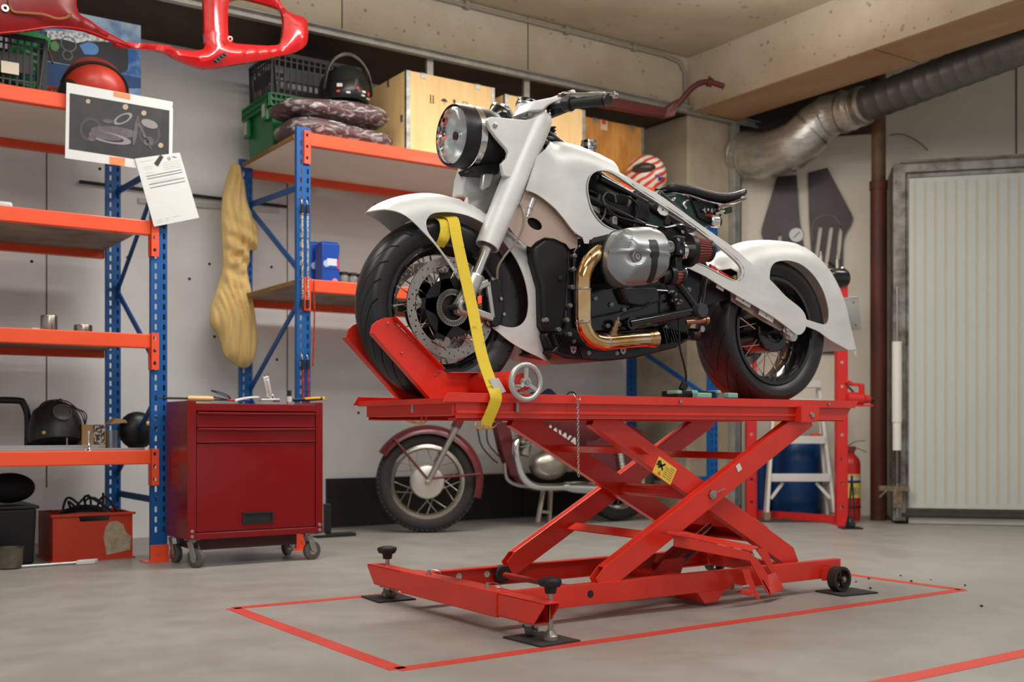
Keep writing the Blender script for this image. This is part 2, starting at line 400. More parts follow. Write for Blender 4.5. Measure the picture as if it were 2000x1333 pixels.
# ---- ductwork: spiral duct and foil elbow
foil = mat('crumpled_foil_duct', (206, 204, 196), .36, .75, var=.2, scale=9, bump=.4, bscale=13, stretch=(1, 1, 3))
spiral = mat('spiral_duct_steel', (112, 110, 106), .45, .6, var=.18, scale=5)
def duct_pt(px, py, d): return D(px, py, d)
t = thing('ventilation_duct', (6.3, 4.8, 2.4), 'silver ventilation duct with foil elbow running under the concrete beam', 'duct')
A = PU(1690, 205, 6.33); B = PU(2040, 72, 6.33)
drn = (B-A).normalized(); rd = .118
m = MB(); rings = []; N = 200; L = (B-A).length+1.2
pr = []
k = 0.0
h = 0.0
while h < L:
    pr += [(rd, h), (rd, h+.085), (rd+.004, h+.088), (rd+.004, h+.094)]; h += .1
m.lathe(pr, A-drn*.02, drn, 28); m.build('spiral_duct', spiral, t, smooth=50)
e = [A+drn*.02, A-drn*.12, PU(1610, 232, 6.30), PU(1555, 282, 6.22), PU(1500, 303, 6.20), PU(1470, 303, 6.20), PU(1450, 302, 6.20)]
path = spline(e, 7); m = MB()
r_ = []
for i in range(len(path)):
    f = i/(len(path)-1); r_.append(.125+.046*min(1, f*1.8)+.003*math.sin(i*2.1)+.004*random.uniform(-1, 1))
m.tube(path, r_, 28); m.build('foil_elbow', foil, t, smooth=35)
m = MB()
q = (path[3]-path[1]).normalized(); m.lathe([(.131, -.02), (.137, -.02), (.137, .02), (.131, .02)], A-drn*.03, drn, 28)
for i in (9, 17): m.lathe([(r_[i]+.002, -.006), (r_[i]+.008, -.006), (r_[i]+.008, .006), (r_[i]+.002, .006)], path[i], path[i+1]-path[i-1], 28)
m.build('clamp_band', STEEL, t, smooth=50)
# ---- brown standpipe and the white sprung track tube
t = thing('standpipe', FL(1716, 1015), 'rusty brown vertical standpipe left of the white door', 'pipe')
pb = FL(1716, 1017); rp = .058
m = MB(); m.cyl(pb, pb+Vector((0, 0, wz(1716, 376, OFF-.2))), rp, 24); m.build('lower_pipe', mat('rust_brown_paint', (98, 46, 34), .6, rgb2=(66, 36, 28), scale=6, stretch=(1, 1, .3)), t)
zz = wz(1716, 376, OFF-.2)
m = MB(); m.cyl(pb+Vector((0, 0, zz)), pb+Vector((0, 0, CZ)), rp*.86, 24); m.build('upper_pipe', mat('ochre_brown_pipe', (112, 82, 50), .6, rgb2=(74, 56, 40), scale=5), t)
m = MB(); m.lathe([(rp, -.03), (rp*1.1, -.03), (rp*1.1, .03), (rp*.86, .03)], pb+Vector((0, 0, zz)), (0, 0, 1), 24); m.build('pipe_collar', mat('rust_brown_paint', (98, 46, 34)), t)
tb = on_wall(1752, 900, -.055); 
t = thing('door_spring_tube', (tb.x, tb.y, .22), 'white vertical tube with coil spring beside the door frame', 'tube')
def T(py): return Vector((tb.x, tb.y, D(1756, py, (tb-Vector((0, 0, tb.z))).dot(fwd)).z))
m = MB(); m.cyl(T(880), T(668), .029, 20); m.cyl(T(825), T(668), .033, 20); m.build('white_sleeve', mat('white_pvc', (224, 220, 210), .4), t)
hp = []
z0, z1 = T(945).z, T(880).z
for i in range(15*12): a = i/12*2*math.pi; hp.append((tb.x+.024*math.cos(a), tb.y+.024*math.sin(a), z0+(z1-z0)*i/180))
m = MB(); m.tube(hp, .004, 6); m.build('coil_spring', mat('dark_spring_steel', (88, 80, 70), .45, .7), t)
m = MB(); m.cyl((tb.x, tb.y, .05), (tb.x, tb.y, z1), .009, 10); m.build('spring_rod', DULL, t); m = MB(); m.cyl(T(668), T(560), .006, 8); m.build('pull_rod', DULL, t)
m = MB(); c = T(955); m.obox(c+WD*-.02, WD*.10, WN*.02, Vector((0, 0, .018))); m.obox(c-Vector((0, 0, .06)), WD*.03, WN*.03, Vector((0, 0, .07))); m.cyl(c+WD*-.06+WN*-.05, c+WD*-.12+WN*-.05+Vector((0, 0, -.06)), .007, 8)
m.build('latch_bracket', mat('rusty_bracket', (86, 68, 54), .7, rgb2=(130, 112, 88), scale=30), t, bevel=.004)
# stray wire on the wall above the pipe
w = [on_wall(x, y, OFF-.02) for x, y in ((1738, 264), (1760, 262), (1782, 270), (1800, 282), (1812, 294))]
m = MB(); m.tube(spline(w, 5), .003, 6); tag(m.build('loose_wire', BLACK), 'thin black wire curling off the pale wall above the door', 'wire')
# floor tape
tape_m = mat('red_floor_tape', (204, 70, 58), .5, rgb2=(168, 42, 34), scale=18, lo=.2, hi=.42)
def tape(m, p, q, w=.05):
    p = Vector(p); q = Vector(q); d = (q-p).normalized(); n = Vector((-d.y, d.x, 0))
    k = max(2, int((q-p).length/.25)); top = []; bot = []
    for i in range(k+1):
        c = p+(q-p)*i/k+n*random.uniform(-.003, .003); top.append(c+n*w/2); bot.append(c-n*w/2)
    z = Vector((0, 0, .0012))
    m.loft([[a+z, b+z, b, a] for a, b in zip(top, bot)])
m = MB(); a, b, c, e = FL(455, 1189), FL(777, 1309), FL(1880, 1153), FL(1664, 1127)
e = c+(e-c).normalized()*1.25; f2 = e
f = a+(FL(738, 1163)-a).normalized()*2.62
tape(m, a, b, .055); tape(m, b, c, .05); tape(m, c, f, .05); tape(m, f, a, .05)
tag(m.build('floor_tape_outline', tape_m, smooth=0), 'red tape rectangle stuck on the floor around the lift table', 'floor tape')
m = MB(); a = FL(1688, 1343); b = FL(2000, 1276); tape(m, a-(b-a)*1.2, b+(b-a)*1.2, .062)
tag(m.build('floor_tape_strip', tape_m, smooth=0), 'red tape strip on the floor in the bottom right corner', 'floor tape')
# dirt crumbs
m = MB()
for (x, y) in ((1672, 1138), (1697, 1132), (1818, 1134), (1759, 1126), (1885, 1145), (1917, 1186), (1780, 1137), (1700, 1151)):
    p = FL(x, y); r = random.uniform(.003, .006); m.ball(p+Vector((0, 0, r*.7)), r, r*1.2, r*.7, 8, 5)
tag(m.build('dirt_crumbs', BLACK), 'dark crumbs of dirt on the floor right of the lift wheel', 'dirt', kind='stuff')
# ================================================================== SCISSOR LIFT TABLE (outlines are taken on its own vertical planes)
VN, VF, V0 = 2.97, 3.58, 3.28                      # near side, far side, middle of the table
lift = thing('scissor_lift_table', (2.8, V0, 0), 'red hydraulic scissor lift table carrying the white motorcycle', 'lift table')
m = MB()                                            # base rails
def cchan(m, u0, u1, v, z0, z1, inward, t=.006, fl=.035):
    m.box((u0, v, z0), (u1, v+t*inward, z1)); m.box((u0, v+.002*inward, z0), (u1, v+fl*inward, z0+t)); m.box((u0, v+.002*inward, z1-t), (u1, v+fl*inward, z1-.0005))
cchan(m, 1.95, 3.62, VN, .055, .128, 1); m.build('base_rail', RED, lift, smooth=0, bevel=.002)
m = MB(); cchan(m, 1.95, 3.62, VF, .055, .128, -1); m.build('base_rail', RED, lift, smooth=0, bevel=.002)
m = MB(); m.box((3.42, VN+.006, .06), (3.46, VF-.006, .11)); m.build('base_cross_member', RED, lift, smooth=0, bevel=.002)
m = MB(); m.box((2.86, VN+.006, .058), (2.92, VF-.006, .098)); m.build('base_cross_member', RED, lift, smooth=0, bevel=.002)
# holes punched in the near rail
m = MB()
for u, r in ((1.955+.37, .011), (2.20, .011)):
    pass
p = PV(1153, 1161, VN); m.cyl((p.x, VN-.0015, p.z), (p.x, VN+.003, p.z), .013, 16); m.build('rail_hole', SOFTB, lift)
for x, y in ((896, 1126), (951, 1122)):
    p = PV(x, y, VF-.007); m = MB(); m.cyl((p.x, VF-.009, p.z), (p.x, VF-.004, p.z), .013, 16); m.build('rail_hole', mat('light_gap', (206, 204, 198), .6), lift)
# front cross bar: sleeve with two telescoping ends
m = MB(); m.box((1.93, 2.955, .052), (2.005, 3.595, .134)); m.build('outrigger_sleeve', RED, lift, smooth=0, bevel=.003)
for v0, v1, nm in ((2.955, 2.70, 0), (3.595, 3.88, 1)):
    s_ = 1 if v1 > v0 else -1
    z0, z1, a, b = .057, .130, 1.936, 1.998
    m = MB(); e = v1-s_*.055
    prof = [(v0, z1), (v1, z1), (v1, z1-.012), (e, z0), (v0, z0)]
    m.prism([(a, v, z) for v, z in prof], (.004, 0, 0)); m.prism([(b-.004, v, z) for v, z in prof], (.004, 0, 0))
    m.box((a, v0, z1-.004), (b, v1, z1)); m.box((a, v0, z0), (b, e, z0+.004))
    m.build('outrigger_arm', RED, lift, smooth=0, bevel=.0015)
def mat_pad(u, v, a, w, h, label):
    m = MB(); c, s = math.cos(a), math.sin(a); ax = Vector((c, s, 0)); ay = Vector((-s, c, 0)); n = 8
    top = []
    ring = [Vector((u, v, 0))+ax*x*w/2+ay*y*h/2 for x, y in ((-1, -1), (1, -1), (1.04, .96), (-.97, 1.03))]
    m.prism([r+Vector((0, 0, .001)) for r in ring], (0, 0, .005))
    m.m = 1; m.prism([r*1+ (r-Vector((u, v, 0)))*.02+Vector((0, 0, .0003)) for r in ring], (0, 0, .0012)); 
    return tag(m.build('rubber_mat', [mat('dark_felt_mat', (58, 56, 54), .9, var=.2, scale=20), mat('blue_mat_backing', (22, 36, 62), .9)], smooth=0), label, 'mat', 'mats under the lift feet')
mat_pad(1.992, 2.79, R(4), .155, .19, 'dark rubber mat under the front screw foot nearest the camera')
mat_pad(1.985, 3.80, R(-3), .155, .17, 'dark rubber mat under the far front screw foot')
mat_pad(3.58, 2.91, R(-6), .19, .15, 'dark rubber mat under the rear spoked wheel of the lift')
ironw = mat('dark_iron', (64, 60, 56), .5, .4, var=.2, scale=18)
def knob_foot(v):
    m = MB(); m.cyl((2.0, v, .02), (2.0, v, .165), .0085, 12); m.build('levelling_screw', STEEL, lift)
    m = MB(); m.lathe([(.023, 0), (.023, .012), (.019, .016), (.012, .03)], (2.0, v, .0065), (0, 0, 1), 20); m.build('screw_foot', DULL, lift)
    m = MB(); n = 48; prof = []
    for h, k, lobes in ((.150, .017, 0), (.170, .020, 0), (.172, .030, 1), (.186, .036, 1), (.194, .033, 1), (.199, .020, 0), (.2005, .001, 0)):
        prof.append([Vector((2.0+k*(1+(.13*math.cos(5*2*math.pi*j/n) if lobes else 0))*math.cos(2*math.pi*j/n), v+k*(1+(.13*math.cos(5*2*math.pi*j/n) if lobes else 0))*math.sin(2*math.pi*j/n), h)) for j in range(n)])
    m.loft(prof); m.build('star_knob', SOFTB, lift, smooth=50)
knob_foot(2.752); knob_foot(3.835)
def caster(parent, u, v, zt, r, w, ang, wm, plate=True, z0=.007):
    """swivel caster: fork, wheel, hub"""
    d = Vector((math.cos(ang), math.sin(ang), 0)); s = Vector((-d.y, d.x, 0)); c = Vector((u, v, z0+r)); top = Vector((u, v, zt))-d*r*.5
    m = MB(); m.obox(top-Vector((0, 0, .003)), d*.028, s*.024, Vector((0, 0, .003))); m.lathe([(.018, 0), (.018, .012)], top-Vector((0, 0, .016)), (0, 0, 1), 16)
    for k in (-1, 1):
        q = [c+s*k*(w/2+.004)+x for x in (d*.012+Vector((0, 0, -.012)), d*.02, top-c-d*-.016-Vector((0, 0, .012)), top-c-d*.016-Vector((0, 0, .012)), d*-.014)]
        m.prism(q, s*k*.003)
    f = m.build('caster_fork', DULL, parent, bevel=.001)
    m = MB(); m.lathe([(r*.45, -w/2), (r*.88, -w/2), (r, -w*.36), (r, w*.36), (r*.88, w/2), (r*.45, w/2)], c, s, 28); m.build('caster_wheel', wm, parent, smooth=40)
    m = MB(); m.lathe([(r*.45, -w/2-.001), (r*.45, w/2+.001)], c, s, 20); m.cyl(c-s*(w/2+.010), c+s*(w/2+.010), .006, 10); m.build('caster_hub', STEEL, parent)
gw = mat('grey_caster_tyre', (108, 103, 95), .6, var=.15, scale=30)
caster(lift, 1.985, 2.835, .056, .026, .026, R(30), gw); caster(lift, 1.985, 3.775, .056, .026, .026, R(20), gw)
for v, sg in ((2.925, -1), (3.625, 1)):              # spoked rear wheels
    c = Vector((3.555, v, .0565)); r = .0495
    m = MB(); m.ring(c, (0, 1, 0), r, r*.78, .04, 40); m.lathe([(r*.22, -.022), (r*.22, .022)], c, (0, 1, 0), 16)
    for k in range(5):
        a = k*2*math.pi/5+.3; d = Vector((math.cos(a), 0, math.sin(a))); m.obox(c+d*r*.5, d*r*.34, Vector((0, .006, 0)), Vector((-d.z, 0, d.x))*r*.12)
    w = m.build('rear_wheel', ironw, lift, smooth=40)
    m = MB(); m.cyl(c+Vector((0, -.03, 0)), c+Vector((0, .03, 0)), .007, 12); m.lathe([(.012, -.002), (.012, .002)], c+Vector((0, sg*.024, 0)), (0, 1, 0), 6); m.build('axle_bolt', STEEL, w)
    m = MB(); m.obox((3.51, v-sg*.028, .075), (.02, 0, 0), (0, .006, 0), (0, 0, .025)); m.build('wheel_bracket', RED, lift)
# scissor arms
def arm(name, p, q, v, th=.04, w=.082, cut=True):
    p = Vector((p[0], v, p[1])); q = Vector((q[0], v, q[1])); d = (q-p).normalized(); n = Vector((-d.z, 0, d.x)); L = (q-p).length
    m = MB(); o = Vector((0, th/2, 0))
    pr = [p+n*-w/2+d*(.0), p+n*.3*w, p+n*w/2+d*.05, q+n*w/2-d*.045, q+n*.05*w+d*.012, q-n*w/2]
    m.prism([x-o for x in pr], (0, .005, 0)); m.bar(p+n*(w/2-.0035)+d*.05, q+n*(w/2-.0035)-d*.045, th-.006, .0065); m.bar(p-n*(w/2-.0035), q-n*(w/2-.0035), th-.006, .0065)
    m.prism([x+o-Vector((0, .004, 0)) for x in pr], (0, .004, 0))
    return m.build(name, RED, lift, smooth=0, bevel=.003)
P0 = (2.905, .413)
arm('scissor_arm', (2.37, .120), (3.44, .705), VN+.028)             # near outer
arm('scissor_arm', (2.395, .705), (3.42, .125), VN+.075)             # near inner
arm('scissor_arm', (2.37, .120), (3.44, .705), VF-.028)
arm('scissor_arm', (2.365, .705), (3.44, .125), VF-.075)
m = MB(); m.cyl((P0[0], VN+.02, P0[1]), (P0[0], VF-.02, P0[1]), .026, 20); m.build('pivot_tube', RED, lift)
m = MB(); m.lathe([(.011, -.006), (.017, -.004), (.017, 0)], (P0[0], VN+.004, P0[1]), (0, 1, 0), 20); m.cyl((P0[0], VN-.004, P0[1]), (P0[0], VN+.02, P0[1]), .011, 16); m.build('pivot_pin', STEEL, lift)
m = MB()
q = [Vector((P0[0]+.008+.05*i/24, VN+.0-.003*math.sin(i*.9), P0[1]+.004+.004*math.sin(i*.9+1)+.0007*i)) for i in range(25)]
m.tube(q, .0018, 6); m.build('split_pin', CHROME, lift)
def lat(name, u, z, w, h, ang, v0=VN+.02, v1=VF-.02):
    d = Vector((math.cos(ang), 0, math.sin(ang))); n = Vector((-d.z, 0, d.x))
    m = MB(); m.obox((u, (v0+v1)/2, z), d*w/2, Vector((0, (v1-v0)/2, 0)), n*h/2); return m.build(name, RED, lift, smooth=0, bevel=.002)
lat('arm_brace', 2.59, .580, .05, .006, R(-30)); lat('arm_brace', 3.11, .553, .05, .006, R(28)); lat('arm_brace', 2.66, .268, .05, .006, R(28))
m = MB(); m.cyl((2.345, VN+.01, .095), (2.345, VF-.01, .095), .011, 12); m.build('roller_axle', REDD, lift)
m = MB(); m.lathe([(.03, -.014), (.034, -.01), (.034, .01), (.03, .014)], (2.345, VF-.035, .098), (0, 1, 0), 24); m.build('arm_roller', ironw, lift)
# hydraulic ram
a = Vector((2.93, V0+.02, .09)); b = Vector((3.27, V0+.02, .285)); d = (b-a).normalized()
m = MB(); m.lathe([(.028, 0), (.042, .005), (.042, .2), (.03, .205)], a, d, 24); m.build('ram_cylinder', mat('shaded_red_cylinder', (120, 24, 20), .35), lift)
m = MB(); m.cyl(a+d*.2, b+d*.02, .021, 24); m.build('ram_rod', mat('ram_chrome', (150, 150, 154), .12, 1.0), lift)
m = MB(); m.box((3.18, VN+.06, .215), (3.30, VF-.06, .222)); m.obox((3.26, V0, .26), Vector((.045, 0, -.026)), (0, .2, 0), Vector((.015, 0, .026))); m.build('ram_cross_member', RED, lift, smooth=0, bevel=.003)
m = MB(); m.prism([(2.78, V0-.07, .06), (2.95, V0-.07, .06), (2.99, V0-.07, .15), (2.88, V0-.07, .15)], (0, .006, 0)); m.prism([(2.78, V0+.10, .06), (2.95, V0+.10, .06), (2.99, V0+.10, .15), (2.88, V0+.10, .15)], (0, .006, 0)); m.box((2.74, V0-.07, .06), (2.9, V0+.1, .075)); m.build('ram_mount', REDD, lift, smooth=0)
# foot pedal linkage on the near side
vp = VN-.075
def pp(x, y, v=vp): return PV(x, y, v)
m = MB(); m.prism([pp(1317, 1054), pp(1316, 1068), pp(1380, 1080), pp(1468, 1097), pp(1478, 1092), pp(1462, 1078), pp(1316, 1044)], (0, .005, 0))
m.add([pp(1316, 1044), pp(1466, 1078), PV(1482, 1070, vp+.05), PV(1335, 1040, vp+.05)]+[q+Vector((0, 0, .004)) for q in (pp(1316, 1044), pp(1466, 1078), PV(1482, 1070, vp+.05), PV(1335, 1040, vp+.05))], [(0, 1, 2, 3), (7, 6, 5, 4), (0, 4, 5, 1), (1, 5, 6, 2), (2, 6, 7, 3), (3, 7, 4, 0)]); m.build('pedal_arm', RED, lift, smooth=0, bevel=.0015)
m = MB(); m.bar(pp(1297, 1040), pp(1340, 1047), .04, .014); m.build('pedal_pad', RED, lift, smooth=0, bevel=.003)
vb2 = vp+.05
bk = lambda x, y: PV(x, y, vb2)
m = MB(); m.prism([pp(1465, 1097), pp(1477, 1089), pp(1499, 1122), pp(1505, 1163), pp(1499, 1159)], (0, .004, 0)); m.prism([bk(1474, 1070), bk(1492, 1072), bk(1500, 1080), bk(1531, 1151), bk(1526, 1155), bk(1490, 1092)], (0, .004, 0))
m.add([pp(1486, 1130), bk(1513, 1120), bk(1530, 1152), pp(1505, 1163), pp(1486, 1130)+Vector((.004, 0, .003)), bk(1513, 1120)+Vector((.004, 0, .003)), bk(1530, 1152)+Vector((.004, 0, .003)), pp(1505, 1163)+Vector((.004, 0, .003))], [(0, 1, 2, 3), (7, 6, 5, 4), (0, 4, 5, 1), (1, 5, 6, 2), (2, 6, 7, 3), (3, 7, 4, 0)]); m.build('foot_pedal', RED, lift, smooth=0)
m = MB(); m.prism([pp(1449, 1112), pp(1463, 1114), pp(1466, 1124), pp(1484, 1172), pp(1481, 1174), pp(1460, 1150)], (.006, .004, 0)); m.build('release_plate', RED, lift, smooth=0, bevel=.001)
m = MB(); m.cyl(pp(1430, 1147), pp(1445, 1149), .012, 12); m.cyl(pp(1445, 1148), pp(1462, 1146), .006, 10); m.build('linkage_bolt', STEEL, lift)
m = MB(); m.bar(pp(1444, 1154), pp(1466, 1160), .02, .018); m.build('linkage_block', RED, lift, smooth=0, bevel=.002)
m = MB(); zz = .055
a, b = PV(1361, 1156, VN).x, PV(1416, 1152, VN).x
m.prism([(a, VN-.002, .056), (b, VN-.002, .056), (b-.035, VN-.002, .018), (a+.04, VN-.002, .012)], (0, .16, 0)); m.build('pump_bracket', RED, lift, smooth=0, bevel=.002)
m = MB(); m.lathe([(.024, -.02), (.024, .02)], (3.2, VN+.12, .155), (0, 1, 0), 20); m.build('pedal_pivot', RED, lift)
m = MB(); m.lathe([(.013, -.004), (.013, .006)], (3.2, VN+.09, .157), (0, 1, 0), 6); m.build('pivot_bolt', STEEL, lift)
# platform
m = MB(); m.box((1.50, VN-.01, .748), (3.70, VF+.01, .754)); m.box((1.755, VN-.022, .742), (1.80, VN-.01, .772))
top = [(1.755, .772), (3.712, .772), (3.690, .742), (1.735, .742)]
plat = MB(); plat.box((1.755, VN-.01, .748), (3.69, VF+.01, .754))
plat.prism([(u, VN-.014, z) for u, z in top], (0, .004, 0)); plat.prism([(u, VF+.010, z) for u, z in top], (0, .004, 0)); platform = plat.build('platform_plate', RED, lift, smooth=0, bevel=.0012)
for v, s_ in ((VN, 1), (VF, -1)):
    m = MB(); u0 = 1.79
    m.prism([(u0, v, .688), (3.64, v, .688), (3.685, v, .745), (u0, v, .745)], (0, .005*s_, 0))
    m.box((u0, v, .688), (3.64, v+.05*s_, .693)); m.box((u0, v-.006*s_, .706), (3.41, v, .716))
    m.build('platform_rail', RED, lift, smooth=0, bevel=.0015)
for u in (1.78, 2.35, 3.0, 3.5):
    m = MB(); m.box((u, VN+.005, .70), (u+.05, VF-.005, .745)); m.build('platform_cross_member', RED, lift, smooth=0, bevel=.002)
m = MB(); m.box((1.752, VN-.008, .738), (1.757, VF+.008, .756)); m.box((1.757, VN-.008, .738), (1.80, VF+.008, .743)); m.build('front_flange', RED, lift, smooth=0, bevel=.001)
m = MB(); c = PV(756, 786, VF+.012); m.lathe([(.006, -.002), (.006, .002)], (c.x, VF+.0145, .757), (0, 1, 0), 12); m.build('plate_bolt', STEEL, lift)
for x, y in ((1330, 786), (1620, 789)):
    c = PV(x, y, VN-.02); m = MB(); m.lathe([(.006, -.001), (.006, .004)], (c.x, VN-.019, .757), (0, 1, 0), 12); m.build('plate_bolt', STEEL, lift)
for x, vv_ in ((956, VN-.008), (1010, VN-.008), (806, V0-.05), (822, V0-.05)):
    c = PV(x, 800, vv_); m = MB(); m.cyl((c.x, vv_, .712), (c.x, vv_, .742), .006, 8); m.build('hanging_bolt', DULL, lift)
c = PV(1582, 812, VN-.03)
m = MB(); m.prism([(c.x-.05, VN-.035, .748), (c.x+.05, VN-.035, .748), (c.x+.05, VN-.035, .702), (c.x+.03, VN-.035, .684), (c.x-.05, VN-.035, .684)], (0, .005, 0)); m.box((c.x-.055, VN-.035, .682), (c.x-.049, VN, .748)); m.build('arm_hinge_lug', RED, lift, smooth=0, bevel=.003)
m = MB(); m.lathe([(.010, -.006), (.012, 0)], (c.x+.005, VN-.036, .712), (0, 1, 0), 6); m.build('hinge_bolt', STEEL, lift)
# stickers
stk = mat('yellow_sticker', (238, 200, 80), .5); ink = mat('black_ink', (24, 20, 18), .6); wst = mat('white_sticker', (226, 220, 212), .5)
d = Vector((3.42-2.395, 0, .125-.705)).normalized(); n = Vector((-d.z, 0, d.x))
c = PV(1298, 920, VN+.054); c = Vector((c.x, VN+.0535, c.z))
m = MB(); m.obox(c, d*.05, Vector((0, .0006, 0)), n*.033); sk = m.build('warning_sticker', stk, lift, smooth=0); sk['label'] = 'yellow warning sticker'
f = Vector((0, -.0012, 0))
m = MB(); k = c-d*.023+f; m.bar(k-d*.016+n*.022, k+d*.012-n*.004, .0008, .007); m.bar(k+d*.014+n*.022, k-d*.012-n*.004, .0008, .007); m.ball(k-d*.018+n*.014, .006, .001, .006, 10, 6); m.bar(k-d*.024+n*.003, k-d*.006+n*.008, .0008, .006); m.build('pictogram', ink, sk, smooth=0)
m = MB()
for i in range(6):
    for (x0, x1) in ((0, .018), (.022, .044)): 
        if i > 0 or x0 > 0: m.bar(c+f+d*(x0-.002)+n*(.022-.0085*i), c+f+d*(x1-.002)+n*(.022-.0085*i), .0006, .0014)
m.build('printed_lines', mat('brown_print', (130, 96, 50), .6), sk, smooth=0)
m = MB(); k = c+f-d*.02-n*.02; m.prism([k-d*.008-n*.006, k+d*.008-n*.006, k+n*.009], (0, -.0005, 0)); m.build('hazard_triangle', mat('orange_print', (220, 90, 40), .5), sk, smooth=0)
d = Vector((3.44-2.37, 0, .705-.120)).normalized(); n = Vector((-d.z, 0, d.x)); c = PV(1443, 914, VN+.007); c = Vector((c.x, VN+.0065, c.z))
m = MB(); m.obox(c, d*.012, Vector((0, .0006, 0)), n*.014); m.build('small_sticker', wst, lift, smooth=0, bevel=.002)
# wheel clamp
clamp_v = (3.195, 3.375)
for i, v in enumerate(clamp_v):
    s_ = 1 if i == 0 else -1
    base = [(722, 652), (726, 636), (738, 626), (752, 621), (766, 620), (780, 638), (862, 722), (872, 729), (925, 730), (1002, 730), (1002, 775), (838, 784)]
    pts = [PV(x, y, clamp_v[0]) for x, y in base]
    m = MB(); m.prism([(p.x, v, p.z) for p in pts], (0, .005*s_, 0))
    fl = [pts[11], pts[0]]
    for a, b in ((pts[11], pts[0]), (pts[4], pts[6]), (pts[7], pts[9])):
        a = Vector((a.x, v-s_*.012, a.z)); b = Vector((b.x, v-s_*.012, b.z)); m.bar(a, b, .03, .004)
    m.build('clamp_plate', RED, lift, smooth=0, bevel=.002)
    for x, y in ((757, 632), (726, 657), (784, 690), (813, 653), (850, 733), (917, 733), (858, 727)):
        q = PV(x, y, clamp_v[0])
        if i == 0: m2 = MB(); m2.ball((q.x, v-.003, q.z), .004, .003, .004, 8, 6); m2.build('clamp_rivet', STEEL, lift)
q = PV(1027, 747, 2.905)
m = MB(); m.lathe([(.042, 0), (.042, .2), (.036, .21)], (q.x, 2.99, q.z-.002), (0, 1, 0), 24); m.cyl((q.x, 2.92, q.z), (q.x, 3.0, q.z), .03, 20); m.build('clamp_screw_housing', RED, lift)
m = MB(); c = Vector((q.x, 2.905, q.z)); rw = .056
m.tube([c+Vector((math.cos(a)*rw, 0, math.sin(a)*rw)) for a in [2*math.pi*k/40 for k in range(40)]], .0095, 10, closed=True)
for k in range(3):
    a = k*2*math.pi/3+R(88); e = Vector((math.cos(a), 0, math.sin(a))); m.bar(c+e*.01, c+e*rw, .008, .013)
m.lathe([(.016, -.008), (.016, .014)], c, (0, 1, 0), 18); hw = m.build('hand_wheel', ALU, lift, smooth=50)
m = MB(); a = c+Vector((-.034, 0, -.012)); m.cyl(a, a+Vector((0, -.03, 0)), .007, 10); m.build('wheel_handle', CHROME, hw)
m = MB(); m.cyl(c+Vector((0, -.014, 0)), c+Vector((0, -.004, 0)), .009, 6); m.build('wheel_nut', STEEL, hw)
# tie-down hooks and chain
brass = mat('yellow_zinc', (206, 168, 104), .3, .8)
def hook(x, w, name='strap_hook', mt=brass):
    vh = V0-.05; a = PV(x, 820, vh); z = a.z; u = a.x
    for k in (-.008, .008):
        m = MB(); m.tube(spline([(u+k+.012, vh-.018, z+.03), (u+k+.005, vh-.026, z+.004), (u+k, vh-.028, z-.010), (u+k-.01, vh+.0, z-.013), (u+k-.02, vh+.03, z-.005)], 5), .0028, 8); m.build(name, mt, lift)
hook(818, .01)
cx = PV(1128, 790, VN-.03).x
m = MB(); zt = .752; zb = PV(1131, 938, VN-.03).z
n = int((zt-zb)/.0092)
for i in range(n):
    z = zt-i*.0092; a = i % 2
    e = Vector((1, 0, 0)) if a else Vector((0, 1, 0)); c = Vector((cx+.0005*i*.2, VN-.032, z))
    m.tube([c+e*math.cos(t)*.0036+Vector((0, 0, math.sin(t)*.0075)) for t in [k*math.pi/4 for k in range(8)]], .0011, 4, closed=True)
m.build('safety_chain', DULL, lift)
m = MB(); m.tube(spline([(cx-.012, VN-.024, .775), (cx-.01, VN-.034, .762), (cx+.004, VN-.036, .752), (cx+.010, VN-.03, .764), (cx+.004, VN-.026, .778)], 5), .0017, 6); m.build('chain_hook', STEEL, lift)
# pins on the outrigger sleeve
for v in (3.06, 3.45):
    m = MB(); m.lathe([(.010, 0), (.010, .006), (.006, .006), (.006, .016)], (1.966, v, .134), (0, 0, 1), 12); m.build('locking_pin', DULL, lift)
    m = MB(); m.tube(spline([(1.966, v, .146), (1.98, v-.01, .15), (1.992, v-.03, .146), (1.985, v-.05, .139), (1.972, v-.045, .139)], 5), .0014, 6); m.build('pin_clip', STEEL, lift)
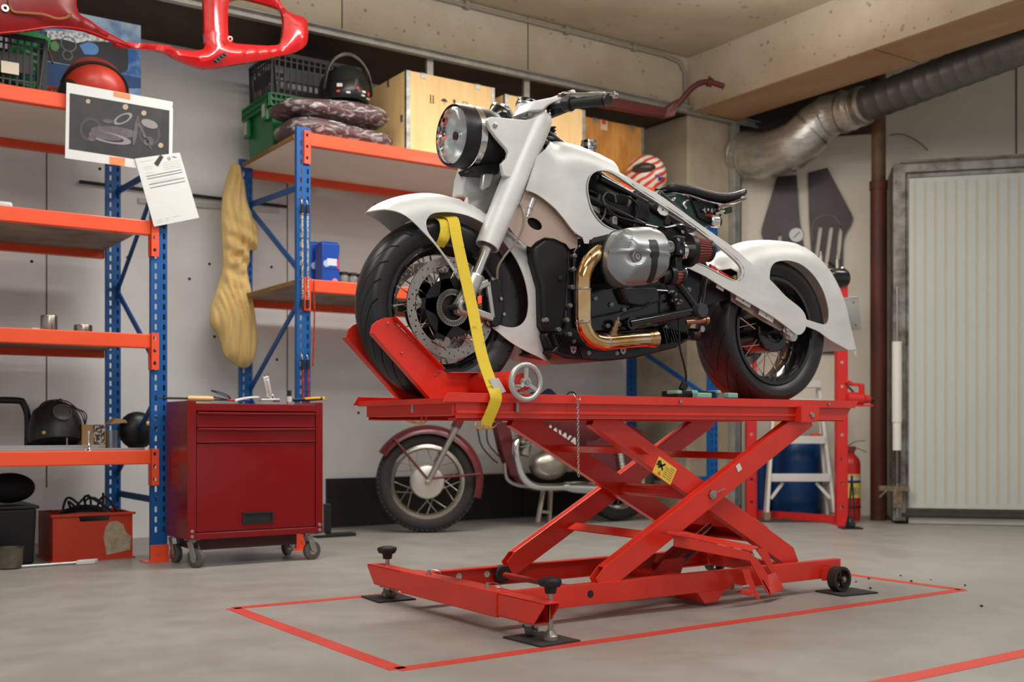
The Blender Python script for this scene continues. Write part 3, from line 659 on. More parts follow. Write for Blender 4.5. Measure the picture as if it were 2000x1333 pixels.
# ================================================================== THE WHITE CUSTOM MOTORCYCLE (stands along X, front towards -X, left side towards the camera)
bike = thing('motorcycle', (2.7, V0, .755), 'white bare-metal custom motorcycle strapped on top of the red lift table', 'motorcycle')
def B(x, y, t=0.0): return PV(x, y, V0-t)
def tread_mat(name, n=34, slant=16, wd=.13):
    m = mat(name, (27, 27, 28), .5); nt = m.node_tree; N = nt.nodes; L = nt.links; b = N['Principled BSDF']
    tc = N.new('ShaderNodeTexCoord'); sp = N.new('ShaderNodeSeparateXYZ'); L.new(tc.outputs['Object'], sp.inputs[0])
    def M(op, a, b_=None):
        k = N.new('ShaderNodeMath'); k.operation = op
        for i, v in enumerate((a, b_)):
            if v is None: continue
            if isinstance(v, (int, float)): k.inputs[i].default_value = v
            else: L.new(v, k.inputs[i])
        return k.outputs[0]
    ang = M('ARCTAN2', sp.outputs[2], sp.outputs[0]); ay = M('ABSOLUTE', sp.outputs[1])
    ph = M('ADD', M('MULTIPLY', ang, n/(2*math.pi)), M('MULTIPLY', ay, slant))
    g = M('LESS_THAN', M('FRACT', ph), wd)
    g2 = M('LESS_THAN', M('FRACT', M('ADD', M('MULTIPLY', ph, .5), .3)), .5)
    band = M('MULTIPLY', M('GREATER_THAN', ay, .008), M('LESS_THAN', ay, .085))
    rad = M('SQRT', M('ADD', M('MULTIPLY', sp.outputs[0], sp.outputs[0]), M('MULTIPLY', sp.outputs[2], sp.outputs[2])))
    tr = M('GREATER_THAN', rad, .272)
    msk = M('MULTIPLY', M('MULTIPLY', g, band), tr)
    mx = N.new('ShaderNodeMixRGB'); L.new(msk, mx.inputs[0]); mx.inputs[1].default_value = (*lin((36, 36, 37)), 1); mx.inputs[2].default_value = (*lin((4, 4, 4)), 1); L.new(mx.outputs[0], b.inputs['Base Color'])
    bp = N.new('ShaderNodeBump'); bp.inputs['Strength'].default_value = 1; bp.inputs['Distance'].default_value = .006; bp.invert = True; L.new(msk, bp.inputs['Height']); L.new(bp.outputs[0], b.inputs['Normal'])
    rf = N.new('ShaderNodeMapRange'); L.new(msk, rf.inputs[0]); rf.inputs[3].default_value = .40; rf.inputs[4].default_value = .95; L.new(rf.outputs[0], b.inputs['Roughness'])
    return m
TREADF = tread_mat('front_tyre_rubber', 26, 34, .11); TREADR = tread_mat('rear_tyre_rubber', 20, 22, .09)
SPOKE = mat('spoke_steel', (214, 206, 194), .2, 1.0)
YAX = Vector((0, 1, 0))
def wheel(c, Rt, wt, rim_r, rim_w, hub_r, hub_w, nsp, tm, name, spm=SPOKE, rimm=GLOSSB, spr=.0022, hubm=BLACK, prof=None, parent=bike):
    c = Vector(c); h = wt/2; s = Rt-rim_r
    pr = prof or [(rim_r-.004, -h*.62), (rim_r+s*.12, -h*.80), (rim_r+s*.38, -h*.97), (rim_r+s*.6, -h*1.0), (rim_r+s*.78, -h*.88), (rim_r+s*.92, -h*.58), (Rt-s*.015, -h*.25), (Rt, 0)]
    if not prof: pr = pr+[(r, -q) for r, q in reversed(pr[:-1])]
    m = MB(); m.lathe(pr, c, YAX, 96, (1, 0, 0), cap=False); ty = m.build(name+'_tyre', tm, parent, smooth=180)
    m = MB(); a = rim_w/2; m.lathe([(rim_r+.004, -a), (rim_r-.010, -a), (rim_r-.014, -a*.82), (rim_r-.018, -a*.62), (rim_r-.034, -a*.3), (rim_r-.034, a*.3), (rim_r-.018, a*.62), (rim_r-.014, a*.82), (rim_r-.010, a), (rim_r+.004, a), (rim_r+.004, -a)], c, YAX, 80, (1, 0, 0), cap=False)
    rim = m.build(name+'_rim', rimm, parent, smooth=35)
    m = MB(); b = hub_w/2; m.lathe([(hub_r*.5, -b*1.1), (hub_r, -b), (hub_r, -b*.82), (hub_r*.62, -b*.6), (hub_r*.62, b*.6), (hub_r, b*.82), (hub_r, b), (hub_r*.5, b*1.1)], c, YAX, 36); m.build(name+'_hub', hubm, parent, smooth=35)
    first = {}
    for k in range(nsp):
        sd = 1 if k % 2 else -1; tw = 1 if (k//2) % 2 else -1
        a0 = 2*math.pi*k/nsp; a1 = a0+tw*.62
        p = c+Vector((math.cos(a1)*hub_r*.93, sd*b*.9, math.sin(a1)*hub_r*.93)); q = c+Vector((math.cos(a0)*(rim_r-.028), sd*rim_w*.08, math.sin(a0)*(rim_r-.028)))
        m = MB(); m.cyl(p, q, spr, 6); m.cyl(q+(p-q).normalized()*.022, q, spr*1.7, 6); m.build('spoke', spm, rim)
    return ty, rim
CFW = B(881.6, 603, .075); CFW = Vector((CFW.x, V0, .7555+.3125))
CRW = B(1507, 656, .06); CRW = Vector((CRW.x, V0, .7555+.3125))
wheel(CFW, .3125, .132, .222, .09, .055, .10, 32, TREADF, 'front')
wheel(CRW, .3125, .205, .222, .165, .07, .14, 32, TREADR, 'rear', hubm=GLOSSB)
# ---- brake discs
DISC = mat('brake_disc_steel', (168, 162, 154), .32, .9, var=.1, scale=40)
def circ(c, r, n, ph=0): return [c+Vector((math.cos(2*math.pi*k/n+ph)*r, 0, math.sin(2*math.pi*k/n+ph)*r)) for k in range(n)]
def disc(c, ro, ri, parent, sd, holes=54):
    c = Vector(c); hs = [circ(c, ri, 64)]
    for k in range(holes):
        a = 2*math.pi*k/holes; rr = ri+(ro-ri)*(.22, .5, .78)[k % 3]; hs.append(circ(c+Vector((math.cos(a)*rr, 0, math.sin(a)*rr)), .0036, 7))
    m = MB(); m.prism(circ(c, ro, 96), (0, .005*sd, 0), hs)
    for k in range(5):                                # mounting lugs
        a = 2*math.pi*k/5+.55; e = Vector((math.cos(a), 0, math.sin(a))); tq = Vector((-e.z, 0, e.x))
        m.prism([c+e*(ri+.002)+tq*.03, c+e*(ri-.018)+tq*.012, c+e*(ri-.018)-tq*.012, c+e*(ri+.002)-tq*.03], (0, .005*sd, 0))
    d_ = m.build('brake_disc', DISC, parent, smooth=0)
    m = MB(); rc = ri-.012
    for k in range(5):
        a = 2*math.pi*k/5+.55; e = Vector((math.cos(a), 0, math.sin(a))); tq = Vector((-e.z, 0, e.x)); o = c+YAX*(.004*sd)
        m.prism([o+e*.045+tq*.034, o+e*.09+tq*.02, o+e*rc+tq*.016, o+e*rc-tq*.016, o+e*.09-tq*.02, o+e*.045-tq*.034], (0, .006*sd, 0))
    m.lathe([(.1, 0), (.1, .006)], c+YAX*.004*sd, YAX*sd, 48)
    m.build('disc_carrier', BLACK, d_)
    for k in range(5):
        a = 2*math.pi*k/5+.55; e = Vector((math.cos(a), 0, math.sin(a))); p = c+e*(ri-.008)
        m = MB(); m.lathe([(.011, 0), (.011, .005), (.007, .006), (.005, .009)], p-YAX*sd*.001, YAX*-sd, 16); m.build('disc_bobbin', STEEL, d_)
    return d_
disc(CFW+Vector((0, -.077, 0)), .172, .138, bike, 1); disc(CFW+Vector((0, .077, 0)), .172, .138, bike, -1)
disc(CRW+Vector((0, .10, 0)), .135, .10, bike, -1, 30)
c = CFW+Vector((0, -.083, 0)); m = MB(); m.ring(c, YAX, .063, .043, .003, 48); ab = m.build('abs_ring', STEEL, bike); m = MB()
for k in range(48):
    a = 2*math.pi*k/48; e = Vector((math.cos(a), 0, math.sin(a))); m.obox(c+e*.054-YAX*.0018, e*.0065, YAX*.0006, Vector((-e.z, 0, e.x))*.0014)
m.build('ring_slots', SOFTB, ab, smooth=0)
# ---- fork legs, axle, caliper
def fork(sd):
    """sd=1 near side"""
    def F(x, y, t): 
        p = B(x, y, t)
        return p if sd > 0 else Vector((p.x, 2*V0-p.y, p.z))
    t = .105; top = F(1058, 226, t); bot = F(951, 482, t); ax = F(903, 600, t); d = (bot-top).normalized()
    m = MB(); m.lathe([(.034, -.004), (.041, .004), (.046, .03), (.047, .12), (.0465, (bot-top).length*.55), (.0415, (bot-top).length), (.036, (bot-top).length), (.036, (bot-top).length-.02)], top, d, 32, cap=False)
    m.lathe([(.0005, .005), (.036, .005)], top, d, 32, cap=False)
    cov = m.build('fork_cover', WHITE, bike, smooth=50)
    ear = [(946, 238), (949, 232), (956, 230), (991, 233.6), (1022, 236.5), (1036, 233), (1043, 226), (1052, 235), (1044, 262), (1030, 292), (1012, 330), (996, 350), (978, 345), (974, 322), (985, 311), (987.5, 301), (984, 293), (973, 281), (962, 268), (952, 254)]
    m = MB(); m.prism([F(x, y, .118) for x, y in ear], (0, sd*-.018, 0)); m.build('headlight_ear', WHITE, cov, smooth=30, bevel=.007, bseg=3)
    q = F(967, 245, .138); m = MB(); m.lathe([(.0085, 0), (.0085, .003), (.005, .004)], q, YAX*-sd, 16); m.build('ear_screw', STEEL, cov)
    m = MB(); m.lathe([(.037, -.006), (.037, .004), (.031, .016), (.018, .025), (.002, .029)], top-d*.002, -d, 24); m.build('fork_cap', CHROME, cov)
    m = MB(); m.cyl(bot-d*.05, ax-d*.10, .0205, 24); m.build('fork_tube', CHROME, bike)
    a2 = ax-d*.125
    m = MB(); m.lathe([(.027, 0), (.031, .01), (.029, .05), (.026, .13)], a2, d, 24)
    n = d.cross(YAX).normalized()
    m.prism([ax+x+YAX*sd*-.018 for x in (d*-.085+n*-.02, d*-.085+n*.022, d*-.01+n*.03, d*.03+n*.012, d*.034-n*.012, d*.01-n*.032)], YAX*sd*.034)
    rear = F(952, 552, .10); rear2 = F(962, 622, .10)
    m.bar(ax+d*-.06, rear, .02, .024); m.bar(ax+Vector((0, 0, 0)), rear2, .02, .024); m.bar(rear, rear2, .016, .016)
    low = m.build('fork_lower', ALU, bike, smooth=40, bevel=.004)
    m = MB(); m.lathe([(.029, 0), (.030, .010), (.024, .016)], ax+YAX*sd*-.018, YAX*-sd, 24); m.build('axle_clamp', ALU, low)
    m = MB(); m.lathe([(.019, 0), (.019, .010), (.010, .010), (.009, .002)], ax+YAX*sd*-.029, YAX*-sd, 6); m.build('axle_bolt', GLOSSB, low)
    # caliper behind the fork leg
    cp = [F(x, y, .105) for x, y in ((956, 548), (968, 541), (979, 548), (984, 575), (985, 612), (978, 636), (964, 640), (956, 622), (953, 585))]
    m = MB(); m.prism(cp, YAX*sd*.045); cal = m.build('brake_caliper', BLACK, bike, smooth=30, bevel=.007, bseg=3)
    for x, y in ((978, 584), (984, 614), (961, 545)):
        m = MB(); m.lathe([(.006, 0), (.006, .004)], F(x, y, .107), YAX*-sd, 12); m.build('caliper_bolt', STEEL, cal)
    m = MB(); pth = [F(1010, 392, .12), F(1022, 412, .15), F(1022, 440, .16), F(1008, 472, .16), F(986, 500, .15), F(973, 522, .14), F(971, 545, .13)]
    m.tube(spline(pth, 6), .0042, 8); m.build('brake_hose', mat('braided_hose', (150, 140, 130), .35, .6), bike)
fork(1); fork(-1)
m = MB(); m.cyl(CFW+Vector((0, -.13, 0)), CFW+Vector((0, .13, 0)), .011, 14); m.build('front_axle', STEEL, bike)
# yoke and lower shroud between the legs
yk = B(1010, 335, 0)
m = MB(); m.obox(B(1012, 345), Vector((.03, 0, .012)), YAX*.11, Vector((-.005, 0, .016))); m.obox(B(1060, 230), Vector((.035, 0, .012)), YAX*.12, Vector((-.004, 0, .010))); m.cyl(B(1060, 228), B(1015, 340), .028, 20); m.build('fork_yoke', BLACK, bike, bevel=.004)
m = MB(); m.prism([B(922, 326, .045), B(982, 312, .045), B(974, 340, .045), B(930, 338, .045)], YAX*.1); m.build('dark_bracket_interior', BLACK, bike, smooth=0, bevel=.004)  # black block stands in for the dark inside of the white bracket
sh = [(906, 345), (914, 320), (921, 322), (925, 340), (945, 346), (960, 372), (949, 382), (918, 378), (901, 382)]
m = MB(); m.prism([B(x, y, -.03) for x, y in sh], YAX*.07); m.build('front_shroud', WHITE, bike, smooth=30, bevel=.012, bseg=3)
m = MB(); m.prism([B(x, y, .04) for x, y in ((944, 340), (952, 331), (962, 332), (966, 342), (958, 366), (946, 372), (941, 366))], YAX*.02); m.build('cast_bracket', ALU, bike, smooth=30, bevel=.005)
# ---- headlight
HC = B(884, 264.5, 0); HR = .1085; hx = Vector((1, 0, 0.02)).normalized()
m = MB(); m.lathe([(HR*.92, -.004), (HR*.97, -.006), (HR, .004), (HR*1.005, .055), (HR, .105), (HR*.93, .15), (HR*.72, .19), (HR*.3, .212), (.002, .215)], HC, hx, 56, cap=False); hl = m.build('headlight_shell', BLACK, bike, smooth=40)
m = MB(); m.lathe([(HR*1.005, .052), (HR*1.022, .054), (HR*1.022, .076), (HR*1.005, .078)], HC, hx, 56, cap=False); m.build('chrome_band', CHROME, hl)
m = MB(); m.obox(HC+hx*.065+Vector((0, 0, -HR*1.06)), hx*.008, YAX*.014, Vector((0, 0, .006))); m.cyl(HC+hx*.066+Vector((0, -.022, -HR*1.07)), HC+hx*.066+Vector((0, .022, -HR*1.07)), .003, 8); m.build('band_clamp', DULL, hl)
glass = mat('headlight_glass', (244, 247, 248), .02, trans=1.0, ior=1.12)
refl = mat('lamp_reflector', (236, 238, 238), .3, .55, bump=.3, bscale=26)
m = MB(); m.lathe([(HR*.9, .004), (HR*.84, .016), (HR*.70, .038), (HR*.5, .055), (HR*.25, .066), (.002, .07)], HC, hx, 48, cap=False); m.build('reflector', refl, hl, smooth=180)
m = MB(); pr = [(HR*.93, .002), (HR*.86, -.010), (HR*.62, -.018), (HR*.3, -.022), (.002, -.023)]
m.lathe(pr+[(r, h+.002) for r, h in reversed(pr)], HC, hx, 48, cap=False); m.build('headlight_lens', glass, hl, smooth=60)
m = MB(); m.lathe([(.022, 0), (.022, .03), (.015, .045)], HC+hx*.012, hx, 24); m.build('bulb_shield', CHROME, hl)
m = MB(); m.lathe([(.0145, 0), (.0145, .003), (.002, .004)], HC+hx*.008, hx, 20); m.build('bulb_cap', mat('dark_bulb_cap', (48, 30, 30), .3), hl)
m = MB()
for k in (-1, 1): m.obox(HC+hx*.03+YAX*k*.045+Vector((0, 0, .0)), hx*.012, YAX*.022, Vector((0, 0, .006)))
m.build('reflector_rib', refl, hl, bevel=.002)
m = MB(); rr = [B(969, 318, .04)+Vector((.014*math.cos(a), -.0, .017*math.sin(a))) for a in [2*math.pi*k/20 for k in range(20)]]; m.tube(rr, .0025, 6, closed=True); m.build('cable_loop', SOFTB, bike)
ic = B(968, 240, -.045); m = MB(); m.lathe([(.036, 0), (.042, .01), (.042, .05), (.036, .06)], ic, Vector((.5, .1, .8)), 28); m.build('indicator_pod', GLOSSB, bike)
m = MB(); m.lathe([(.043, .046), (.045, .05), (.045, .058), (.037, .062)], ic, Vector((.5, .1, .8)), 28); m.build('pod_bezel', CHROME, bike)
# ---- instrument, risers, handlebar
g = B(1027, 222, 0); gx = Vector((.28, 0, 1)).normalized()
m = MB(); m.lathe([(.030, -.03), (.040, .0), (.041, .028), (.038, .03)], g, gx, 32); ins = m.build('instrument_cup', WHITE, bike, smooth=50)
m = MB(); m.lathe([(.042, .026), (.044, .032), (.041, .044), (.024, .050), (.002, .052)], g, gx, 32, cap=False); m.build('speedometer', GLOSSB, ins)
m = MB(); m.lathe([(.0435, .022), (.0445, .026), (.0435, .030)], g, gx, 32, cap=False); m.build('bezel_ring', CHROME, ins)
for sd in (1, -1):
    def H(x, y, t): 
        p = B(x, y, t); return p if sd > 0 else Vector((p.x, 2*V0-p.y, p.z))
    m = MB(); m.prism([H(x, y, .055) for x, y in ((998, 231), (1012, 210), (1047, 203), (1082, 190), (1090, 187), (1099, 206), (1097, 222), (1082, 224), (1074, 213), (1058, 211), (1042, 218), (1030, 229))], YAX*-sd*.10); m.build('bar_clamp', WHITE, bike, smooth=30, bevel=.006, bseg=2)
    q = H(1032, 222, .135); m = MB(); m.lathe([(.010, 0), (.010, .01), (.006, .01)], q, YAX*-sd, 14); m.build('clamp_screw', STEEL, bike)
    a = H(1085, 206, .155); b = H(1102, 203, .20); c_ = H(1118, 202, .235); e = H(1184, 195, .385)
    m = MB(); m.tube(spline([H(1050, 212, .04), a, b, c_, e], 5), .0125, 12); hb = m.build('handlebar', BLACK, bike)
    ax = (e-c_).normalized()
    m = MB(); m.cyl(b, c_, .027, 20); m.obox(b+(c_-b)*.5+Vector((0, 0, .022)), ax*.020, Vector((.016, 0, 0)), Vector((0, 0, .018))); m.build('switch_pod', BLACK, hb, bevel=.005)
    m = MB(); n_ = [(0.0185+.0016*(k % 2), k*.0045) for k in range(int((e-c_).length/.0045))]; m.lathe(n_, c_, ax, 18); m.build('grip', SOFTB, hb, smooth=60)
    m = MB(); m.cyl(e, e+ax*.012, .0195, 18); m.build('bar_end', BLACK, hb)
    l = [H(1090, 187, .17), H(1112, 185, .24), H(1150, 185, .32), H(1180, 185, .38), H(1202, 183, .41)]
    m = MB(); m.strip(spline(l, 5), .014, .006, (0, 0, 1)); m.build('brake_lever', CHROME, hb, bevel=.002)
    l = [H(1092, 194, .17), H(1125, 186, .24), H(1165, 181, .33), H(1196, 186, .39)]
    m = MB(); m.tube(spline(l, 5), .0035, 8); m.build('lever_rod', CHROME, hb)
    q = H(1195, 187, .385); m = MB(); m.obox(q, ax*.016, Vector((.012, 0, 0)), Vector((0, 0, .009))); m.cyl(q-ax*.03+Vector((0, 0, .016)), q-ax*.03-Vector((0, 0, .03)), .005, 10); m.build('lever_pivot', CHROME, hb, bevel=.003)
m = MB(); q = B(1076, 248, .02)
for k in range(6): m.lathe([(.014, 0), (.020, .004), (.014, .009)], q+Vector((0, 0, -.012*k)), (0.25, 0, -1), 18)
m.build('bellows', SOFTB, bike)
m = MB(); m.tube(spline([B(1056, 262, .09), B(1068, 268, .09), B(1082, 272, .04), B(1090, 284, 0)], 5), .006, 8); m.build('control_cable', SOFTB, bike)

# ---- sheet-metal body: skins over traced side outlines
def skin(name, outer, holes, tf, step, both=True, parent=bike, m_=WHITE, solid=.004, mirror=0, smooth=35):
    """outer/holes: pixel outlines with the lateral offset each point lies at; tf(s,z) lateral offset of the finished surface"""
    def o2(l): return [Vector((p.x, p.z)) for p in (B(x, y, t) for x, y, t in l)]
    O = o2(outer); Hs = [o2(h) for h in holes]; V, T = region(O, Hs, step)
    vs = [Vector((p.x, V0-(tf(p, O)), p.y)) for p in V]; out = []
    if both:
        m = MB(); m.add(vs, T); m.add([Vector((v.x, 2*V0-v.y, v.z)) for v in vs], [tuple(reversed(t)) for t in T]); m.weld = True; out.append(m.build(name, m_, parent, smooth=smooth, solid=solid))
    else:
        m = MB(); m.add(vs, T); out.append(m.build(name, m_, parent, smooth=smooth, solid=solid))
        if mirror: m = MB(); m.add([Vector((v.x, 2*V0-v.y, v.z)) for v in vs], [tuple(reversed(t)) for t in T]); out.append(m.build(name, m_, parent, smooth=smooth, solid=solid))
    return out
def crown(px, W, r, t0=.03):
    P = [Vector((p.x, p.z)) for p in (B(x, y, t0) for x, y in px)]
    def f(p, O): 
        d = min(r, pol_d(p, P)); return W*math.sqrt(max(0, 1-(1-d/r)**2))
    return f
def smooth_px(l, n=4):
    q = spline([Vector((a[0], a[1], 0)) for a in l], n); return [(v.x, v.y) for v in q]
# front fender
cf = smooth_px([(724, 411), (732, 403), (750, 393), (780, 382), (815, 375.5), (850, 374.5), (885, 381), (920, 396), (955, 418), (991, 444), (1012, 462), (1031, 482), (1044, 506), (1053, 534), (1059, 562), (1061, 592), (1061, 636), (1064, 687), (1080, 712)])
wf = .088
rest = smooth_px([(1067, 704), (1026, 685.5), (995, 667), (973, 649), (957, 637)])+[(951, 631), (953, 626), (958, 625.5)]+smooth_px([(963.5, 629), (982, 637), (1001, 640), (1017, 635), (1028, 621), (1032, 597), (1030, 569), (1023, 540.6), (1011, 512), (995, 487), (975, 462), (958, 446), (938, 432), (913, 421), (881.6, 414.6), (856, 415), (842, 419), (834, 429), (832.8, 440), (837.5, 455.6), (856.4, 481), (875, 506), (894, 531)])+[(899, 540), (895, 545), (890, 538)]+smooth_px([(886, 530), (869, 504), (847, 475), (825, 451.5), (806, 432.5), (784, 415.5), (759, 406), (740, 406)])
skin('front_fender', [(x, y, .03) for x, y in cf]+[(x, y, wf) for x, y in rest], [], crown(cf, wf, .085), .016)
q = B(957.5, 630, wf+.002); m = MB(); m.lathe([(.007, 0), (.007, .003)], q, YAX*-1, 12); m.build('fender_bolt', STEEL, bike)
q = B(894, 536, wf+.002); m = MB(); m.lathe([(.006, 0), (.006, .003)], q, YAX*-1, 12); m.build('fender_bolt', STEEL, bike)
# rear fender
cr = smooth_px([(1388, 516), (1402, 499), (1429, 482), (1461, 470.5), (1502, 467), (1540, 470.5), (1567, 482), (1591, 502), (1610, 526), (1626, 556), (1640, 594), (1649, 634), (1661, 684)])
wr = .128
rest = smooth_px([(1657, 684), (1621, 664), (1599, 648), (1578, 639)])+[(1560, 634), (1560, 621), (1574, 624)]+smooth_px([(1599, 632), (1610, 634), (1617, 629), (1619, 613), (1615.5, 591), (1606, 564), (1588.5, 537), (1567, 518), (1545, 509.7), (1526, 509.7), (1513, 514), (1505, 526), (1503, 548), (1500, 580)])+[(1440, 562), (1400, 540)]
hole = [(1404, 533), (1412, 526), (1430, 524), (1437, 532), (1436, 549), (1420, 547)]
skin('rear_fender', [(x, y, .03) for x, y in cr]+[(x, y, wr) for x, y in rest], [[(x, y, wr-.02) for x, y in hole]], crown(cr, wr, .12), .018)
# main shell: tank flank, long spar and tail arm
ct = smooth_px([(1061, 277), (1085, 275.5), (1118, 283), (1145, 293.5), (1178, 309)])
wt_ = .152
top_spar = smooth_px([(1212.5, 337), (1250, 360), (1287.5, 380.6), (1325, 407), (1362.5, 435), (1400, 461), (1430, 482), (1460, 508), (1505, 547.5), (1535, 579), (1561, 600), (1572, 614), (1575.5, 630), (1572, 645), (1564, 653.5), (1556, 654)])
low = smooth_px([(1537, 639), (1509.6, 619), (1474, 597.6), (1432, 573), (1405, 557), (1377.5, 540), (1355, 529), (1330, 518)])+[(1330, 512)]+smooth_px([(1345, 513), (1362.5, 516), (1385, 526), (1411, 540), (1432, 549), (1443, 547), (1449, 535), (1446, 520), (1430, 502.5), (1400, 478), (1362.5, 449.5), (1325, 423), (1287, 397.6), (1250, 374), (1212.5, 348), (1190, 335.5), (1172, 333.5), (1158, 337), (1148, 348), (1144, 367.5), (1147, 390), (1156, 416), (1175, 439), (1197.5, 450), (1222, 453)])+[(1224, 461)]+smooth_px([(1209, 463), (1190, 467), (1164, 469), (1141, 465), (1121, 452), (1103, 429), (1082, 405), (1052, 381.5), (1028, 371)])+[(1040, 335), (1050, 305)]
fc = crown(ct, wt_, .105)
def tshell(p, O):
    b = fc(p, O)
    return b
shells = skin('body_shell', [(x, y, .05) for x, y in ct]+[(x, y, wt_) for x, y in top_spar]+[(x, y, wt_) for x, y in low], [], tshell, .02, solid=.006)
# rolled inner lips of the opening, flange under the tail arm and its tabs
lipm = WHITE
op = [(1345, 513), (1362.5, 516), (1385, 526), (1411, 540), (1432, 549), (1443, 547), (1449, 535), (1446, 520), (1430, 502.5), (1400, 478), (1362.5, 449.5), (1325, 423), (1287, 397.6), (1250, 374), (1212.5, 348), (1190, 335.5), (1172, 333.5), (1158, 337), (1148, 348), (1144, 367.5), (1147, 390), (1156, 416), (1175, 439), (1197.5, 450), (1214, 453)]
m = MB(); ps = spline([B(x, y, wt_-.012) for x, y in op], 4); m.strip(ps, .024, .003, YAX); m.build('opening_lip', WHITE, bike, smooth=60)
ps2 = [B(x, y, wt_-.012) for x, y in smooth_px([(1028, 371), (1052, 381.5), (1082, 405), (1103, 429), (1121, 452), (1136, 463), (1164, 469.5)])]
m = MB(); m.strip(ps2, .022, .003, YAX); m.build('seam_flange', mat('bare_seam_metal', (176, 160, 146), .4, .5), bike, smooth=60)
for x, y in ((1030, 374), (1086, 411), (1122, 456)):
    m = MB(); m.lathe([(.004, 0), (.003, .003)], B(x, y, wt_-.001), YAX*-1, 10); m.build('seam_screw', STEEL, bike)
flm = mat('bare_flange_metal', (186, 172, 158), .38, .5, var=.08, scale=8)
m = MB(); m.prism([B(x, y, wt_-.03) for x, y in ((1429, 568), (1440, 572), (1480, 600), (1540, 640), (1552, 650), (1557, 660), (1546, 667), (1536, 662), (1530, 650), (1490, 628), (1450, 602), (1428, 588))], YAX*.004); m.build('arm_flange', flm, bike, smooth=0, bevel=.001)
for x, y, l in ((1407, 560, 14), (1452, 588, 28), (1496.5, 617, 28), (1540, 648, 18)):
    a = B(x-l/2, y-l*.30, wt_-.012); b = B(x+l/2, y+l*.30, wt_-.012); m = MB(); m.bar(a, b, .003, .026); tb_ = m.build('fixing_tab', WHITE, bike, smooth=0, bevel=.001)
    m = MB(); m.cyl(B(x, y, wt_-.009), B(x, y, wt_-.012), .003, 8); m.build('tab_hole', SOFTB, tb_)
m = MB(); m.prism([B(x, y, wt_-.008) for x, y in ((1284, 393), (1287, 403), (1284, 411), (1290, 419), (1301, 423), (1305, 419), (1307, 405))], YAX*.003); tb_ = m.build('fixing_tab', WHITE, bike, smooth=0, bevel=.001)
m = MB(); m.cyl(B(1294.5, 409.5, wt_-.005), B(1294.5, 409.5, wt_-.009), .003, 8); m.build('tab_hole', SOFTB, tb_)
q = [(1138, 464), (1152, 466), (1150, 476), (1142, 476)]; m = MB(); m.prism([B(x, y, .17) for x, y in q], YAX*.003); m.build('fixing_tab', WHITE, bike, smooth=0)
# front lower side plate in bare metal with an oval cut-out
pl = smooth_px([(1026.5, 372), (1052, 382), (1082, 406), (1103, 430), (1128, 464)])+[(1128, 484), (1113, 487), (1106, 477), (1082, 466), (1064, 463.5), (1046, 473), (1037, 483), (1028, 480), (1008, 463), (990, 438), (1012, 405)]
ov = [(1044.5+15*math.cos(a)*.95-7*math.sin(a)*.3, 437.5+10*math.sin(a)+7*math.cos(a)) for a in [2*math.pi*k/20 for k in range(20)]]
for sd in (1, -1):
    m = MB(); t = .132
    P = lambda x, y: (lambda p: p if sd > 0 else Vector((p.x, 2*V0-p.y, p.z)))(B(x, y, t))
    m.prism([P(x, y) for x, y in pl], YAX*sd*.004, [[P(x, y) for x, y in ov]]); m.build('side_plate', mat('bare_plate_metal', (184, 162, 148), .4, .35, var=.06, scale=6), bike, smooth=0)
m = MB(); m.prism([B(x, y, .11) for x, y in ((1020, 425), (1065, 425), (1065, 455), (1025, 455))], YAX*.004); m.build('oval_backing', SOFTB, bike, smooth=0)
m = MB(); m.cyl(B(1041, 388, .13), B(1034, 408, .13), .011, 16); m.cyl(B(1034, 408, .13), B(1031, 420, .13), .0085, 12); m.cyl(B(1031, 420, .13), B(1029.5, 425, .13), .006, 12); m.build('brake_light_switch', ALU, bike)
m = MB(); m.obox(B(1028, 390, .08), Vector((.035, 0, -.02)), YAX*.03, Vector((.01, 0, .02))); m.build('hose_block', BLACK, bike, bevel=.004)
# ---- engine
m = MB(); fcv = [(1042, 484), (1065, 465), (1099, 467), (1113, 488), (1112, 535), (1106, 616), (1099, 650), (1069, 650), (1060, 636), (1058, 562), (1043, 511)]
m.prism([B(x, y, .125) for x, y in fcv], YAX*.25); fc_ = m.build('front_engine_cover', mat('matt_engine_cover', (20, 20, 21), .5), bike, smooth=30, bevel=.014, bseg=3)
m = MB(); m.lathe([(.009, 0), (.009, .003), (.006, .004)], B(1094, 544, .126), YAX*-1, 14); m.build('cover_plug', SOFTB, fc_)
blk = [(1108, 468), (1225, 458), (1330, 470), (1375, 520), (1384, 585), (1350, 640), (1330, 672), (1250, 698), (1190, 704), (1110, 698), (1078, 686), (1062, 655), (1075, 640), (1104, 640)]
m = MB(); m.prism([B(x, y, .115) for x, y in blk], YAX*.23); eng = m.build('crankcase', ENGB, bike, smooth=30, bevel=.012, bseg=3)
m = MB(); m.prism([B(x, y, .135) for x, y in ((1120, 490), (1135, 470), (1200, 475), (1215, 560), (1310, 565), (1330, 600), (1300, 640), (1180, 650), (1125, 640))], YAX*.04); m.build('timing_cover', GLOSSB, bike, smooth=30, bevel=.01, bseg=3)
m = MB(); m.prism([B(x, y, .165) for x, y in ((1212, 562), (1284, 562), (1290, 590), (1262, 598), (1225, 592))], YAX*.04); m.build('starter_cover', mat('dark_grey_cover', (52, 54, 55), .4), bike, smooth=30, bevel=.008, bseg=2)
m = MB(); m.prism([B(x, y, .14) for x, y in ((1110, 655), (1150, 676), (1330, 665), (1345, 645), (1352, 660), (1320, 680), (1240, 700), (1180, 706), (1105, 700), (1078, 688))], YAX*.28); sump = m.build('sump', ENGB, bike, smooth=30, bevel=.006)
for k in range(9):
    a = B(1078+k*5.2, 652+k*1.2, .13); b = B(1092+k*5.2, 690+k*1.2, .13); m = MB(); m.bar(a, b, .03, .004); m.build('cooling_fin', ENGB, bike, smooth=0)
